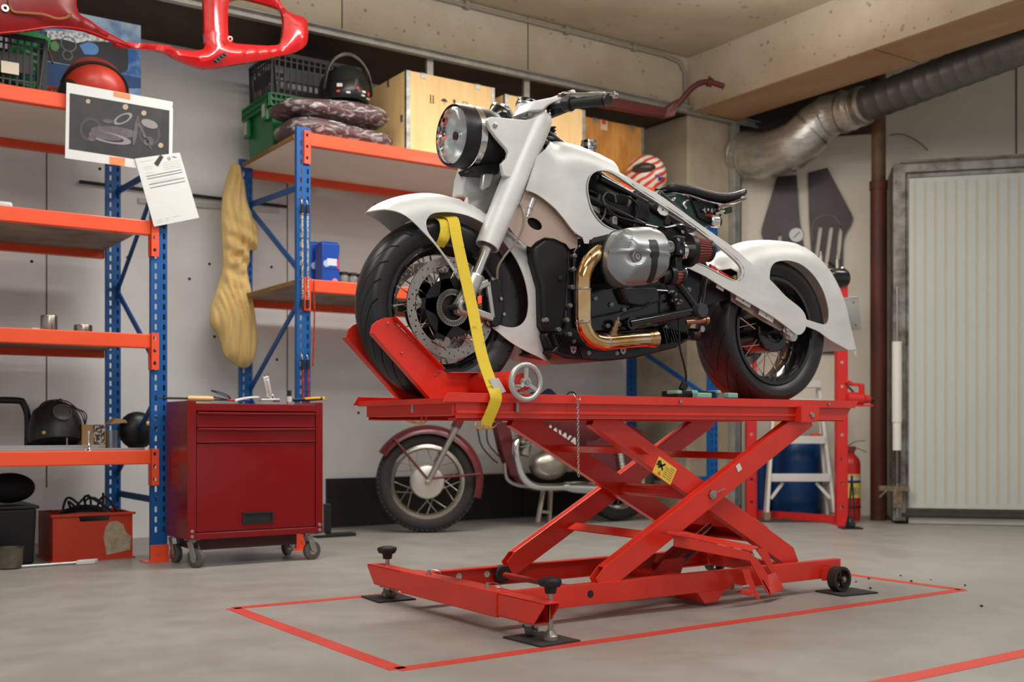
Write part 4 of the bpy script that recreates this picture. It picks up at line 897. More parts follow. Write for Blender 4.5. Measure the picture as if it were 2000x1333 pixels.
for k in range(11):
    a = B(1290+k*5, 640+k*1.0, .15); b = B(1298+k*5, 672-k*1.2, .15); m = MB(); m.bar(a, b, .03, .004); m.build('cooling_fin', GLOSSB, bike, smooth=0)
for x, y in ((1123, 500), (1121, 526), (1119, 561), (1114, 597), (1108, 625), (1092, 644), (1068, 625), (1113, 653), (1121, 667), (1150, 690), (1205, 690), (1188, 637), (1219, 605), (1194, 595), (1163, 583), (1212, 566), (1230, 590), (1346, 566), (1318, 575), (1330, 590), (1319, 654), (1300, 640), (1210, 634)):
    m = MB(); q = B(x, y, .140 if x < 1240 else .13); m.lathe([(.0085, -.02), (.0085, .001), (.0060, .002), (.0060, .006), (.003, .006), (.003, .004)], q, YAX*-1, 12); m.build('engine_bolt', DULL, bike)
for x, y in ((1119, 683), (1216, 684)):
    m = MB(); m.prism([B(x+dx, y+dy, .143) for dx, dy in ((-6, -6), (6, -6), (5, 5), (0, 9), (-5, 5))], YAX*-.004, [[B(x+2*math.cos(a), y+1+2*math.sin(a), .143) for a in (0, 1, 2, 3, 4, 5)]]); m.build('mounting_lug', DULL, bike, smooth=0)
# boxer cylinder and head
for sd in (1, -1):
    def Q(u, t, z): return Vector((u, V0-sd*t, z))
    uc, zc = 2.533, 1.262
    for k in range(11):
        t = .135+k*.0125; m = MB(); w_ = .092; hgt = .085
        pts = [Q(uc-.01+w_*sx*(.86 if abs(sx) > .9 and abs(sz) > .9 else 1), t, zc+hgt*sz*(.86 if abs(sx) > .9 and abs(sz) > .9 else 1)) for sx, sz in ((-1, -.7), (-1, .7), (-.7, 1), (.7, 1), (1, .7), (1, -.7), (.7, -1), (-.7, -1))]
        m.prism(pts, YAX*-sd*.004); m.build('cylinder_fin', ENGB, bike, smooth=0)
    m = MB(); m.cyl(Q(uc, .10, zc), Q(uc, .27, zc), .07, 28); m.build('cylinder_barrel', ENGB, bike)
    def ring(t, a, b, n=48, p=3.2, du=0, dz=0):
        out = []
        for j in range(n):
            th = 2*math.pi*j/n; c_, s_ = math.cos(th), math.sin(th); r = (abs(c_)**p+abs(s_)**p)**(-1/p)
            x = a*r*c_; z = b*r*s_
            x += -.16*z if False else 0
            z += .10*x*(1 if True else 0)          # head sits slightly nose-up
            out.append(Q(uc+du+x, t, zc+dz+z))
        return out
    m = MB(); m.loft([ring(.235, .100, .094), ring(.262, .112, .100), ring(.272, .112, .100)]); m.build('cylinder_head', ENGB, bike, smooth=40)
    # valve cover: faceted casting built as a height field over its outline
    SVC = mat('silver_valve_cover', (146, 149, 150), .36, .7, var=.06, scale=14)
    co = [(-.118, -.035), (-.120, .0), (-.112, .045), (-.090, .084), (-.052, .102), (.045, .106), (.088, .094), (.112, .060), (.124, .022), (.127, -.005), (.112, -.045), (.082, -.082), (.045, -.096), (-.055, -.100), (-.088, -.088), (-.106, -.062)]
    def th(x, z):
        f = [.384-.10*abs(x-.02), .392-.62*max(0, z-.012), .390+.60*min(0, z+.018)-.0, .384+1.0*min(0, x+.045), .390-.75*max(0, x-.075), .398-.85*max(0, abs(z)-.055)]
        s_ = sum(math.exp(-220*q) for q in f); t = -math.log(s_)/220+.004
        r = math.hypot(x+.046, (z+.004)*1.15); t = t-.016*math.exp(-(r/.028)**4) if r < .06 else t       # dish round the bolt
        t += .006*math.exp(-((z-.010+.10*(x-.0))/.006)**2)*(1 if x < .01 else .6)                          # horizontal rib
        d_ = pol_d(Vector((x, z)), [Vector(q) for q in co], True); return t-.020*math.exp(-d_/.012)
    co2 = [Vector(q) for q in co]; V, T = region([Vector((q.x, q.y)) for q in [Vector((v.x, v.y)) for v in spline([Vector((a, b, 0)) for a, b in co], 3, True)]], [], .0055)
    tilt = lambda x, z: z+.10*x
    m = MB(); m.add([Q(uc+p.x, th(p.x, p.y), zc+tilt(p.x, p.y)) for p in V], T)
    edge = [Vector((v.x, v.y)) for v in spline([Vector((a, b, 0)) for a, b in co], 3, True)]
    m.loft([[Q(uc+p.x, t, zc+tilt(p.x, p.y)) for p in edge] for t in (.268, .280)]+[[Q(uc+p.x, th(p.x, p.y), zc+tilt(p.x, p.y)) for p in edge]], cap=False)
    hc = m.build('valve_cover', SVC, bike, smooth=50)
    m = MB(); nz, nx = 22, 6; rows = []
    for j in range(nz+1):
        z = .056-.152*j/nz; w0, w1 = (-.004, .042) if z > -.012 else (.004+.20*max(0, -.03-z), .036+.22*max(0, -.03-z)); 
        if z > .04: w0 += .004
        rows.append([Q(uc+w0+(w1-w0)*i/nx, th(w0+(w1-w0)*i/nx, z)+(.0035 if 0 < i < nx and 0 < j < nz else -.001), zc+tilt(w0+(w1-w0)*i/nx, z)) for i in range(nx+1)])
    m.loft(rows, closed=False); m.build('plug_cover_band', mat('matt_black_plastic', (32, 33, 33), .5), hc, smooth=50)
    m = MB(); m.loft([[Q(uc+p.x*1.015, t, zc+tilt(p.x*1.015, p.y*1.015)) for p in edge] for t in (.262, .270)]); m.build('cover_gasket', SOFTB, hc, smooth=40)
    for k in range(6):
        z = .030+.0085*k; m = MB(); x0 = -.108+.003*k; m.bar(Q(uc+x0, th(x0, z)+.001, zc+tilt(x0, z)), Q(uc+x0+.034, th(x0+.034, z)+.001, zc+tilt(x0+.034, z)), .004, .0026, (0, 0, 1)); m.build('cover_louvre', SVC, hc, smooth=0)
    for x, z in ((-.046, -.004), (.108, .030)):
        t = th(x, z); m = MB(); m.lathe([(.021, -.02), (.021, .004), (.015, .006), (.015, .0)], Q(uc+x, t, zc+tilt(x, z)), YAX*-sd, 24); m.build('bolt_boss', SVC, hc)
        m = MB(); m.lathe([(.012, -.01), (.012, .007), (.005, .008), (.005, .004)], Q(uc+x, t, zc+tilt(x, z)), YAX*-sd, 20); m.build('cover_bolt', STEEL, hc)
    # exhaust header
    if sd > 0:
        ex = [(1182, 487, .20), (1168, 496, .235), (1151, 513, .245), (1141, 537, .245), (1139, 560, .245), (1139, 600, .245), (1139, 625, .245), (1143, 646, .24), (1157, 663, .235), (1179, 669, .23), (1205, 667, .22), (1240, 664, .205), (1272, 662, .19)]
        pth = [B(*q) for q in ex]
    else: pth = [Vector((p.x, 2*V0-p.y, p.z)) for p in pth]
    sp = spline(pth, 6); m = MB(); m.tube(sp, .0285, 24); exh = m.build('exhaust_header', GOLD, bike, smooth=180)
    for k in (25, 37, 55):
        dd = (sp[k+1]-sp[k]).normalized(); m = MB(); m.lathe([(.028, -.004), (.0305, -.002), (.0305, .002), (.028, .004)], sp[k], dd, 24, cap=False); m.build('weld_ring', STEEL, exh)
    dd = (sp[-1]-sp[-3]).normalized(); m = MB(); m.lathe([(.0285, -.03), (.031, -.028), (.031, .006), (.034, .01), (.034, .016), (.027, .016)], sp[-1], dd, 24); m.build('slip_joint', mat('bronzed_joint', (206, 164, 120), .22, 1.0), exh)
# lambda probe on the header
a = B(1197, 655, .225); d = (B(1207, 624, .25)-a).normalized()
m = MB(); m.lathe([(.014, 0), (.014, .012), (.010, .012), (.010, .018), (.0115, .018), (.0115, .03), (.009, .03), (.009, .04), (.0105, .04), (.0105, .052), (.006, .056), (.005, .07)], a, d, 16); m.build('lambda_probe', mat('bronze_probe', (176, 142, 112), .35, .8), bike)
m = MB(); m.tube(spline([B(1208, 622, .25), B(1222, 612, .23), B(1250, 604, .2), B(1272, 592, .17)], 5), .004, 8); m.build('probe_lead', SOFTB, bike)
# throttle bodies and cone filters
FRED = mat('filter_pleat_red', (128, 66, 60), .75); FDRK = mat('filter_pleat_dark', (62, 34, 32), .8)
def cone(c, ax, r0, r1, L, ri, n=30):
    c = Vector(c); ax = Vector(ax).normalized()
    m = MB(); e1 = ax.orthogonal().normalized(); e2 = ax.cross(e1); rings = []
    for h, r in ((0, r0), (L, r1)):
        rings.append([c+ax*h+(e1*math.cos(2*math.pi*j/(4*n))+e2*math.sin(2*math.pi*j/(4*n)))*(r*(1 if j % 4 in (0, 1) else .90)) for j in range(4*n)])
    m.loft(rings); f = m.build('air_filter', FRED, bike, smooth=0)
    m = MB(); m.lathe([(r0*1.12, -.016), (r0*1.13, .004), (r0*1.0, .006)], c, ax, 32); m.build('filter_base', BLACK, f)
    m = MB(); m.lathe([(r1*1.06, L-.006), (r1*1.06, L+.008), (r1*.9, L+.014), (.002, L+.015)], c, ax, 32); m.build('filter_cap', BLACK, f)
    return f
fa = (B(1385, 480, .23)-B(1352, 489, .25)).normalized()
cone(B(1346, 489, .25), (1, -.10, .05), .056, .040, .085, 0)
m = MB(); a = B(1326, 490, .25); m.cyl(a, a+Vector((.045, -.004, .002)), .036, 28); m.build('filter_clamp', CHROME, bike)
m = MB(); a = B(1310, 489, .25); m.cyl(a+Vector((-.02, 0, 0)), a+Vector((.05, 0, .002)), .032, 24); m.obox(a+Vector((.012, -.02, .012)), Vector((.02, 0, 0)), YAX*.025, Vector((0, 0, .035))); m.obox(a+Vector((.015, -.01, -.055)), Vector((.016, 0, 0)), YAX*.02, Vector((0, 0, .03))); m.build('throttle_body', BLACK, bike, bevel=.004)
for dx, dz in ((-.01, .03), (.018, .02), (.0, -.012), (.025, -.03), (.01, .06)):
    m = MB(); m.lathe([(.006, 0), (.006, .005)], a+Vector((dx, -.05, dz)), YAX*-1, 10); m.build('throttle_screw', STEEL, bike)
m = MB(); m.lathe([(.012, 0), (.014, .02), (.008, .022), (.008, .035)], B(1302, 440, .22), (0.1, 0, 1), 14); m.build('breather_cap', BLACK, bike)
m = MB(); m.tube(spline([B(1260, 440, .18), B(1295, 446, .2), B(1330, 440, .2), B(1358, 448, .16)], 5), .006, 8); m.build('fuel_rail', GLOSSB, bike)
cone(B(1312, 538, .25), (1, -.12, .06), .032, .030, .038, 0, 16)
for h in (1312, 1331):
    m = MB(); a = B(h, 538-(h-1312)*.15, .25); m.lathe([(.030, -.003), (.0345, -.003), (.0345, .003), (.030, .003)], a, (1, -.12, .06), 28); m.build('filter_ring', CHROME, bike)
m = MB(); m.cyl(B(1292, 542, .24), B(1311, 538, .25), .024, 18); m.build('breather_hose', SOFTB, bike)
# ---- parts seen through the frame opening
m = MB(); m.tube(spline([B(1153, 345, .02), B(1166, 366, .05), B(1185, 382, .06), B(1205, 389, .06), B(1226, 392, .06)], 6), .032, 18); m.build('intake_hose', SOFTB, bike)
m = MB(); dd = Vector((1, 0, .1)); m.lathe([(.033, -.006), (.036, -.004), (.036, .006), (.033, .006)], B(1219, 390, .06), dd, 24); m.build('hose_clamp', mat('cream_clamp', (196, 184, 168), .4, .5), bike)
m = MB(); m.obox(B(1240, 405, .05), Vector((.035, 0, 0)), YAX*.05, Vector((0, 0, .06))); m.build('electrics_box', BLACK, bike, bevel=.01)
for a, b, r in (((1146, 385, .09), (1275, 447, .09), .011), ((1150, 372, .06), (1262, 428, .06), .010), ((1150, 410, .09), (1210, 450, .09), .010), ((1172, 348, .09), (1262, 396, .09), .012)):
    m = MB(); m.cyl(B(*a), B(*b), r, 14); m.build('frame_tube', GLOSSB, bike)
for sd in (1, -1):
    for a, b in (((1068, 260, .03), (1180, 350, .05)), ((1180, 350, .05), (1330, 440, .07)), ((1330, 440, .07), (1395, 560, .07))):
        p, q = B(*a), B(*b); p.y = V0-sd*(V0-p.y); q.y = V0-sd*(V0-q.y); m = MB(); m.cyl(p, q, .016, 14); m.build('frame_tube', BLACK, bike)
m = MB(); m.tube(spline([B(1165, 436, .1), B(1178, 426, .1), B(1183, 405, .1), B(1178, 388, .1), B(1186, 376, .1), B(1200, 382, .1), B(1203, 396, .1)], 6), .0035, 8); m.build('grey_cable', mat('grey_cable', (86, 84, 82), .4), bike)
m = MB(); m.tube(spline([B(1182, 402, .11), B(1200, 420, .11), B(1235, 432, .12), B(1275, 440, .13)], 6), .004, 8); m.build('wiring_loom', SOFTB, bike)
m = MB(); m.tube(spline([B(1210, 380, .1), B(1232, 388, .1), B(1246, 405, .1), B(1240, 432, .1)], 6), .004, 8); m.build('wiring_loom', SOFTB, bike)
m = MB(); m.prism([B(x, y, .085) for x, y in ((1150, 398), (1172, 408), (1172, 420), (1160, 424))], YAX*.004); m.build('shiny_bracket', STEEL, bike, smooth=0)
m = MB(); m.obox(B(1198, 432, .09), Vector((.012, 0, 0)), YAX*.012, Vector((0, 0, .016))); m.build('connector', DULL, bike, bevel=.004)
m = MB(); m.obox(B(1190, 405, .02), Vector((.1, 0, -.03)), YAX*.06, Vector((.02, 0, .06))); m.build('airbox', BLACK, bike, bevel=.02)
m = MB(); m.obox(B(1300, 420, .03), Vector((.09, 0, -.05)), YAX*.05, Vector((.02, 0, .035))); m.build('battery_tray', BLACK, bike, bevel=.008)
GREEN = mat('dark_green_panel', (28, 52, 48), .35)
m = MB(); m.prism([B(x, y, .06) for x, y in ((1225, 388), (1262, 385), (1330, 420), (1395, 432), (1405, 392), (1320, 380), (1330, 470), (1225, 430))][:0] or [B(x, y, .06) for x, y in ((1232, 392), (1320, 378), (1402, 392), (1396, 436), (1335, 462), (1230, 426))], YAX*.12); m.build('seat_base_panel', GREEN, bike, smooth=0, bevel=.005)
# ---- seat
st = []
def seat_ring(u, zc, hw, th, dish=.012, n=20):
    out = []
    for j in range(n):
        th_ = 2*math.pi*j/n; c_, s_ = math.cos(th_), math.sin(th_)
        t = hw*(abs(c_)**.55)*(1 if c_ > 0 else -1); z = zc+(th*.5*(abs(s_)**.6)*(1 if s_ > 0 else -1))
        if s_ > 0: z += dish*(t/hw)**2-.006
        out.append(Vector((u, V0-t, z)))
    return out
S_ = [(2.915, 1.606, .03, .016), (2.94, 1.609, .062, .034), (3.0, 1.603, .085, .042), (3.08, 1.585, .105, .042), (3.15, 1.578, .122, .040), (3.21, 1.588, .132, .040), (3.26, 1.607, .13, .040), (3.292, 1.620, .112, .034), (3.305, 1.624, .085, .02)]
m = MB(); m.loft([seat_ring(*q) for q in S_]); seat = m.build('seat', mat('black_leather_seat', (22, 22, 23), .36, bump=.06, bscale=180), bike, smooth=180, sub=1)
m = MB(); m.loft([[p+Vector((0, 0, 0)) for p in seat_ring(u, zc-.024, hw*.97, .012, 0)] for u, zc, hw, th in S_]); m.build('seat_pan', CHROME, bike, smooth=60)
for x, y in ((1374, 411), (1388, 412), (1403, 409)):
    m = MB(); m.lathe([(.010, 0), (.010, .008), (.006, .010), (.006, .022)], B(x, y, .075), (.3, -1, 0), 14); m.build('toggle_switch', CHROME, bike)
m = MB(); m.prism([B(x, y, .07) for x, y in ((1352, 392), (1402, 392), (1410, 420), (1400, 440), (1365, 425))], YAX*.02); m.build('switch_plate', BLACK, bike, smooth=0, bevel=.003)
a = B(1388, 432, .08); m = MB(); m.lathe([(.024, 0), (.026, .005), (.026, .03), (.022, .034)], a, (.85, -.45, -.05), 24); m.build('ignition_barrel', CHROME, bike)
m = MB(); m.lathe([(.019, .034), (.017, .042), (.002, .044)], a, (.85, -.45, -.05), 20); m.build('ignition_face', BLACK, bike)
m = MB(); a = B(1398, 418, .08); m.cyl(a, a+Vector((.03, -.02, .01)), .005, 8); m.build('key', STEEL, bike); m = MB(); m.obox(a+Vector((.042, -.026, .014)), Vector((.014, -.008, .004)), Vector((.002, .004, 0)), Vector((0, 0, .012))); m.build('key_grip', SOFTB, bike, bevel=.003)
m = MB(); m.obox(B(1385, 422, .06), Vector((.03, 0, 0)), YAX*.01, Vector((0, 0, .006))); m.build('orange_connector', mat('orange_plastic', (226, 92, 44), .4), bike)
for x, y in ((1320, 392), (1345, 396)):
    m = MB(); m.tube(spline([B(x, y-6, .05), B(x-10, y+2, .06), B(x-6, y+12, .06)], 5), .008, 10); m.build('seat_spring_bracket', CHROME, bike)
# filler neck
a = B(1150, 300, -.02); m = MB(); m.lathe([(.026, -.05), (.026, .012), (.029, .014), (.029, .020), (.026, .022), (.026, .036), (.030, .038), (.030, .046), (.022, .048)], a, (0, 0, 1), 24); fn = m.build('filler_neck', CHROME, bike)
m = MB(); m.lathe([(.0275, .020), (.031, .021), (.031, .035), (.0275, .036)], a, (0, 0, 1), 24); m.obox(a+Vector((.0, -.03, .03)), Vector((.01, 0, 0)), YAX*.006, Vector((0, 0, .006))); m.build('neck_clamp', STEEL, fn)
# ---- foot controls and rear linkage
t = .2
m = MB(); m.cyl(B(1228, 633, t), B(1367, 607, t), .017, 18); m.lathe([(.024, -.01), (.024, .01)], B(1232, 632, t), YAX, 20); m.build('torque_rod', GLOSSB, bike)
m = MB(); m.lathe([(.026, -.018), (.028, -.012), (.028, .012), (.026, .018)], B(1367, 607, t+.02), YAX, 24); m.build('foot_control_pivot', mat('dark_slate_cap', (52, 58, 60), .4), bike)
m = MB(); m.cyl(B(1366, 606, t), B(1376, 543, t-.02), .012, 16); m.build('rear_strut', GLOSSB, bike)
m = MB(); m.cyl(B(1322, 552, t-.03), B(1362, 606, t), .013, 16); m.build('rear_strut', BLACK, bike)
m = MB(); m.cyl(B(1340, 630, t), B(1378, 626, t+.03), .010, 14); m.lathe([(.014, 0), (.014, .012)], B(1378, 626, t+.03), (1, -.3, .02), 14); m.build('foot_peg', mat('copper_peg', (170, 118, 92), .3, .9), bike)
m = MB(); m.lathe([(.012, -.004), (.012, .008)], B(1371, 643, t), YAX, 14); m.build('peg_bolt', STEEL, bike)
m = MB(); m.cyl(B(1352, 655, t), B(1364, 655, t), .014, 14); m.build('peg_rubber', SOFTB, bike)
for x, y in ((1310, 570), (1322, 573), (1316, 586), (1326, 592)):
    m = MB(); m.obox(B(x, y, .16), Vector((.014, 0, .004)), YAX*.008, Vector((0, 0, .006))); m.build('linkage_clip', STEEL, bike, bevel=.003)
m = MB(); m.prism([B(x, y, .10) for x, y in ((1385, 545), (1428, 570), (1426, 584), (1400, 592), (1378, 600), (1366, 580))], YAX*.06); m.build('subframe_bracket', BLACK, bike, smooth=0, bevel=.005)
for sd in (-1,):
    m = MB(); p, q = B(1330, 640, .09), B(1507, 656, .09); 
    p.y = V0-sd*(V0-p.y); q.y = p.y; m.bar(p, q, .04, .05); m.build('swing_arm', BLACK, bike, smooth=0, bevel=.01)
m = MB(); m.tube(spline([B(1262, 480, .19), B(1300, 555, .16), B(1318, 590, .18), B(1326, 640, .19), B(1328, 680, .19), B(1336, 712, .17), B(1340, 735, .15), B(1338, 750, .14)], 6), .0038, 8); m.build('charging_lead', SOFTB, bike)
m = MB(); m.obox(B(1335, 756, .14), Vector((.010, 0, .014)), YAX*.008, Vector((-.012, 0, .008))); m.build('lead_plug', BLACK, bike, bevel=.003)
# rear axle details
a = B(1550, 656, .125); m = MB(); m.lathe([(.024, 0), (.024, .012), (.014, .014), (.014, .03)], a, YAX, 22); m.build('axle_nut', ALU, bike)
m = MB(); m.cyl(CRW+Vector((0, -.15, 0)), CRW+Vector((0, .15, 0)), .012, 14); m.build('rear_axle', STEEL, bike)
m = MB(); m.lathe([(.085, -.075), (.09, -.07), (.09, .07), (.085, .075)], CRW, YAX, 36); m.build('rear_drum', GLOSSB, bike)
m = MB(); m.obox(CRW+Vector((-.12, .10, .02)), Vector((.03, 0, 0)), YAX*.03, Vector((0, 0, .05))); m.build('rear_caliper', mat('red_caliper', (190, 36, 30), .4), bike, bevel=.01)
m = MB(); m.prism([B(x, y, .1) for x, y in ((1388, 516), (1396, 522), (1436, 546), (1432, 552), (1390, 530))], YAX*.01); m.build('red_mount_strip', RED, bike, smooth=0)
m = MB(); m.lathe([(.010, 0), (.010, .012)], B(1432, 543, .11), YAX*-1, 10); m.build('brass_fitting', mat('brass', (200, 168, 96), .3, .9), bike)
# tail lamp and number plate bracket
a = B(1610, 545, .02); b = a+Vector((.1, -.02, .008)); m = MB(); m.lathe([(.036, 0), (.043, .01), (.045, .05), (.045, .10), (.038, .113), (.002, .116)], a, b-a, 28); m.build('tail_lamp', mat('smoked_lamp', (26, 27, 28), .22), bike)
a = B(1637, 590, .0); dn = Vector((.16, 0, -.98)).normalized(); m = MB(); m.obox(B(1648, 615, .0), dn*.075, YAX*.09, Vector((.98, 0, .16))*.0015); pb_ = m.build('number_plate_bracket', ALU, bike, smooth=0, bevel=.001)
for k in (-.05, .05):
    m = MB(); m.lathe([(.005, 0), (.005, .003)], B(1648, 615, 0)+dn*k+YAX*-.06-Vector((.98, 0, .16))*.003, Vector((-.98, 0, -.16)), 10); m.build('bracket_bolt', STEEL, pb_)
# ---- yellow tie-down strap over the front wheel
strap = thing('tie_down_strap', (CFW.x, VN, .70), 'yellow ratchet strap pulled over the front wheel and hooked under the lift', 'strap')
m = MB(); p = [B(862, 419, .02), B(878, 424, .07), B(886, 432, .10), B(893, 470, .125), B(906, 530, .15), B(922, 600, .185), B(940, 690, .245), B(958, 745, .30), B(968, 772, .338), B(966, 790, .34), B(948, 832, .325)]
sd_ = [Vector((.95, -.3, 0))]*len(p)
m.strip(spline(p, 4), .040, .0025, Vector((1, -.15, .15))); sb = m.build('webbing', YSTRAP, strap, smooth=60)
m = MB(); p = [B(856, 424, .02), B(862, 428, .06), B(868, 434, .09), B(870, 452, .1), B(866, 468, .1), B(858, 482, .08)]; m.strip(spline(p, 4), .038, .0025, Vector((1, -.1, .1))); m.build('webbing', YSTRAP, strap, smooth=60)
m = MB(); p = [B(832, 500, .06), B(845, 540, .09)]; 
q = B(970, 752, .318); m.prism([B(x, y, .322) for x, y in ((955, 740), (973, 739), (988, 765), (970, 773))], YAX*-.001); lb = m.build('paper_tag', PAPER, strap, smooth=0); lb['label'] = 'white paper tag'
for k in (-.012, .012):
    u = B(945, 832, .325).x; z = B(945, 832, .325).z; m = MB(); m.tube(spline([(u+k-.028, VN-.03, z+.012), (u+k-.03, VN-.032, z-.004), (u+k, VN-.03, z-.010), (u+k+.03, VN-.015, z-.002), (u+k+.045, VN+.0, z+.004)], 5), .003, 8); m.build('strap_hook', brass, strap)
# ---- small things lying on the lift table
zt = .7555
def on_table(x, y, v): return PV(x, y, v)
bt = thing('battery_charger', (B(1345, 770, .2).x, V0-.2, zt), 'black and mint green battery charger on the lift table before the rear wheel', 'charger')
MINT = mat('mint_plastic', (132, 190, 176), .5)
def bx2(m, x0, x1, y0, y1, v, dv):
    a = PV(x0, y1, v); b = PV(x1, y0, v); m.box((a.x, v, max(zt, a.z)), (b.x, v+dv, b.z)); return m
vb_ = VN+.05
m = MB(); bx2(m, 1324, 1398, 765, 777, vb_, .09); m.build('charger_case', BLACK, bt, smooth=0, bevel=.003)
for x0, x1 in ((1323, 1333), (1352, 1364), (1402, 1409)):
    m = MB(); bx2(m, x0, x1, 763, 770, vb_-.002, .06); m.build('corner_guard', MINT, bt, smooth=0, bevel=.004)
cl = thing('inspection_lamp', (B(1400, 772, .27).x, VN+.02, zt), 'grey bar lamp with mint green grips lying on the lift table edge', 'lamp')
m = MB(); a, b = PV(1362, 772, VN+.02), PV(1442, 772, VN+.02); a.z = b.z = zt+.012; m.bar(a, b, .012, .008); m.build('lamp_bar', mat('dark_grey_bar', (70, 70, 72), .4), cl, bevel=.002)
for x0, x1 in ((1363, 1391), (1423, 1442)):
    m = MB(); bx2(m, x0, x1, 768, 778, VN+.008, .03)
    m.build('rubber_grip', MINT, cl, smooth=0, bevel=.004)
m = MB(); a = PV(1295, 772, VN+.10); 
m.loft([[Vector((a.x+x*.036, VN+.10+y*.03, zt+.0002+h)) for x, y in [(math.cos(q), math.sin(q)) for q in [2*math.pi*k/24 for k in range(24)]]] for h in (0, .012)]+[[Vector((a.x+x*.030, VN+.10+y*.024, zt+.020)) for x, y in [(math.cos(q), math.sin(q)) for q in [2*math.pi*k/24 for k in range(24)]]]]); tag(m.build('sanding_block', mat('brown_rubber_block', (66, 46, 40), .6)), 'small brown oval block on the lift table left of the charger', 'block')
rag = MB(); ce = PV(1066, 766, VN+.22); n = 18; rings = []
for i in range(n+1):
    row = []
    for j in range(n+1):
        x, y = i/n*2-1, j/n*2-1; r = max(abs(x), abs(y)); z = .044*(1-r**2)*(.6+.4*math.sin(5*x+3*y)*math.cos(4*y-x))+.004
        row.append(Vector((ce.x+x*.07, VN+.22+y*.05, zt+max(.001, z))))
    rings.append(row)
rag.loft(rings, closed=False); tag(rag.build('cloth_rag', mat('navy_cloth', (20, 36, 66), .9), smooth=60, solid=.002), 'crumpled navy blue rag behind the hand wheel on the lift table', 'rag')
m = MB(); c = PV(1116, 770, VN+.05); m.tube([Vector((c.x+.024*math.cos(a), VN+.05, zt+.003+.026*max(0, math.sin(a)))) for a in [math.pi*k/16 for k in range(17)]], .003, 8); tag(m.build('cable_end', SOFTB), 'short black cable loop standing on the lift table by the chain', 'cable')
m = MB(); c = PV(1190, 770, VN+.03); m.lathe([(.006, 0), (.006, .03), (.009, .03), (.009, .036)], (c.x-.015, VN+.03, zt+.0092), (1, 0, 0), 6); tag(m.build('loose_bolt', STEEL), 'short bright bolt lying on the lift table edge', 'bolt')
# ================================================================== PALLET-STYLE RACKS
SLOT = SOFTB
def post(parent, u, v, z1, w=.08, dp=.075, face=-1):
    """perforated upright: slotted front plate with two flanges"""
    hs = []; z = .16
    while z < z1-.05:
        for x in (.024, .064): hs.append([(u+x+a, v, z+b) for a, b in ((-.0055, -.014), (.0055, -.014), (.0055, .014), (-.0055, .014))])
        z += .05
    m = MB(); m.prism([(u, v, 0.008), (u+w, v, .008), (u+w, v, z1), (u, v, z1)], (0, .004, 0), hs)
    m.box((u, v+.004, .008), (u+.004, v+.03, z1)); m.box((u+w-.004, v+.004, .008), (u+w, v+dp, z1)); m.box((u+w-.02, v+dp-.004, .008), (u+w, v+dp, z1))
    return m.build('upright', BLUE, parent, smooth=0)
def beam(parent, u0, u1, v, zt, h=.07, front=True, right=True, left=False):
    s = -1 if front else 1
    m = MB(); m.box((u0, v, zt-h), (u1, v-s*-.0+s*.0+ .045*(1 if front else 1), zt)); b = m.build('beam', ORANGE, parent, smooth=0, bevel=.005)
    for on, u in ((right, u1), (left, u0-.035)):
        if not on: continue
        k = u-.004
        m = MB(); hs = [[(k+.019+a, v-.009, zt-.02-.062*i+bb) for a, bb in ((-.007, -.008), (.007, -.008), (.007, .004), (.003, .010), (-.003, .010), (-.007, .004))] for i in range(3)]
        m.prism([(k, v-.009, zt+.006), (k+.04, v-.009, zt+.006), (k+.04, v-.009, zt-.175), (k, v-.009, zt-.175)], (0, .004, 0), hs); m.box((k, v-.009, zt-.175), (k+.004, v+.04, zt+.006)); c = m.build('beam_connector', ORANGE, b, smooth=0, bevel=.001)
    return b
def foot(parent, u, v):
    m = MB(); m.box((u-.005, v-.006, 0.005), (u+.086, v-.001, .085)); m.box((u-.03, v-.03, 0), (u+.11, v+.1, .005)); m.lathe([(.007, 0), (.007, .004)], (u+.03, v-.006, .045), (0, -1, 0), 8); m.build('foot_plate', ORANGE, parent, smooth=0)
def brace(parent, p, q):
    m = MB(); m.bar(p, q, .012, .035, (1, 0, 0)); m.build('brace', BLUE, parent, smooth=0, bevel=.003)
# ---- left rack
r1 = thing('pallet_rack', (.6, 5.9, 0), 'blue and orange steel rack at the left edge holding crates and steel parts', 'rack')
F1, B1, U1 = 5.48, 6.35, 1.555
post(r1, U1, F1, 2.19); post(r1, U1, B1, 2.33); post(r1, -.55, F1, 2.33); post(r1, -.55, B1, 2.33)
for v in (F1, B1): foot(r1, U1, v)
L1 = (2.238, 1.680, 1.123, .553)
for z in L1:
    beam(r1, -.47, U1+.0, F1-.004, z); beam(r1, -.47, U1, B1+.03, z, front=False, right=False)
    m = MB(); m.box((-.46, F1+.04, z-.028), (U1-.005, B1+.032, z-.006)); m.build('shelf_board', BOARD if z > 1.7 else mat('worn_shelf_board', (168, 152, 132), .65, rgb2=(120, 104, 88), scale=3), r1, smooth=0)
uf = U1+.066
def br1(a, b): 
    p = PV(*a, F1+.05); q = PV(*b, B1+.02); p.x = q.x = uf; brace(r1, p, q)
br1((296, 323), (223, 374)); br1((296, 325), (224, 569)); br1((296, 730), (226, 569)); br1((296, 757), (226, 925)); br1((295, 980), (228, 964))
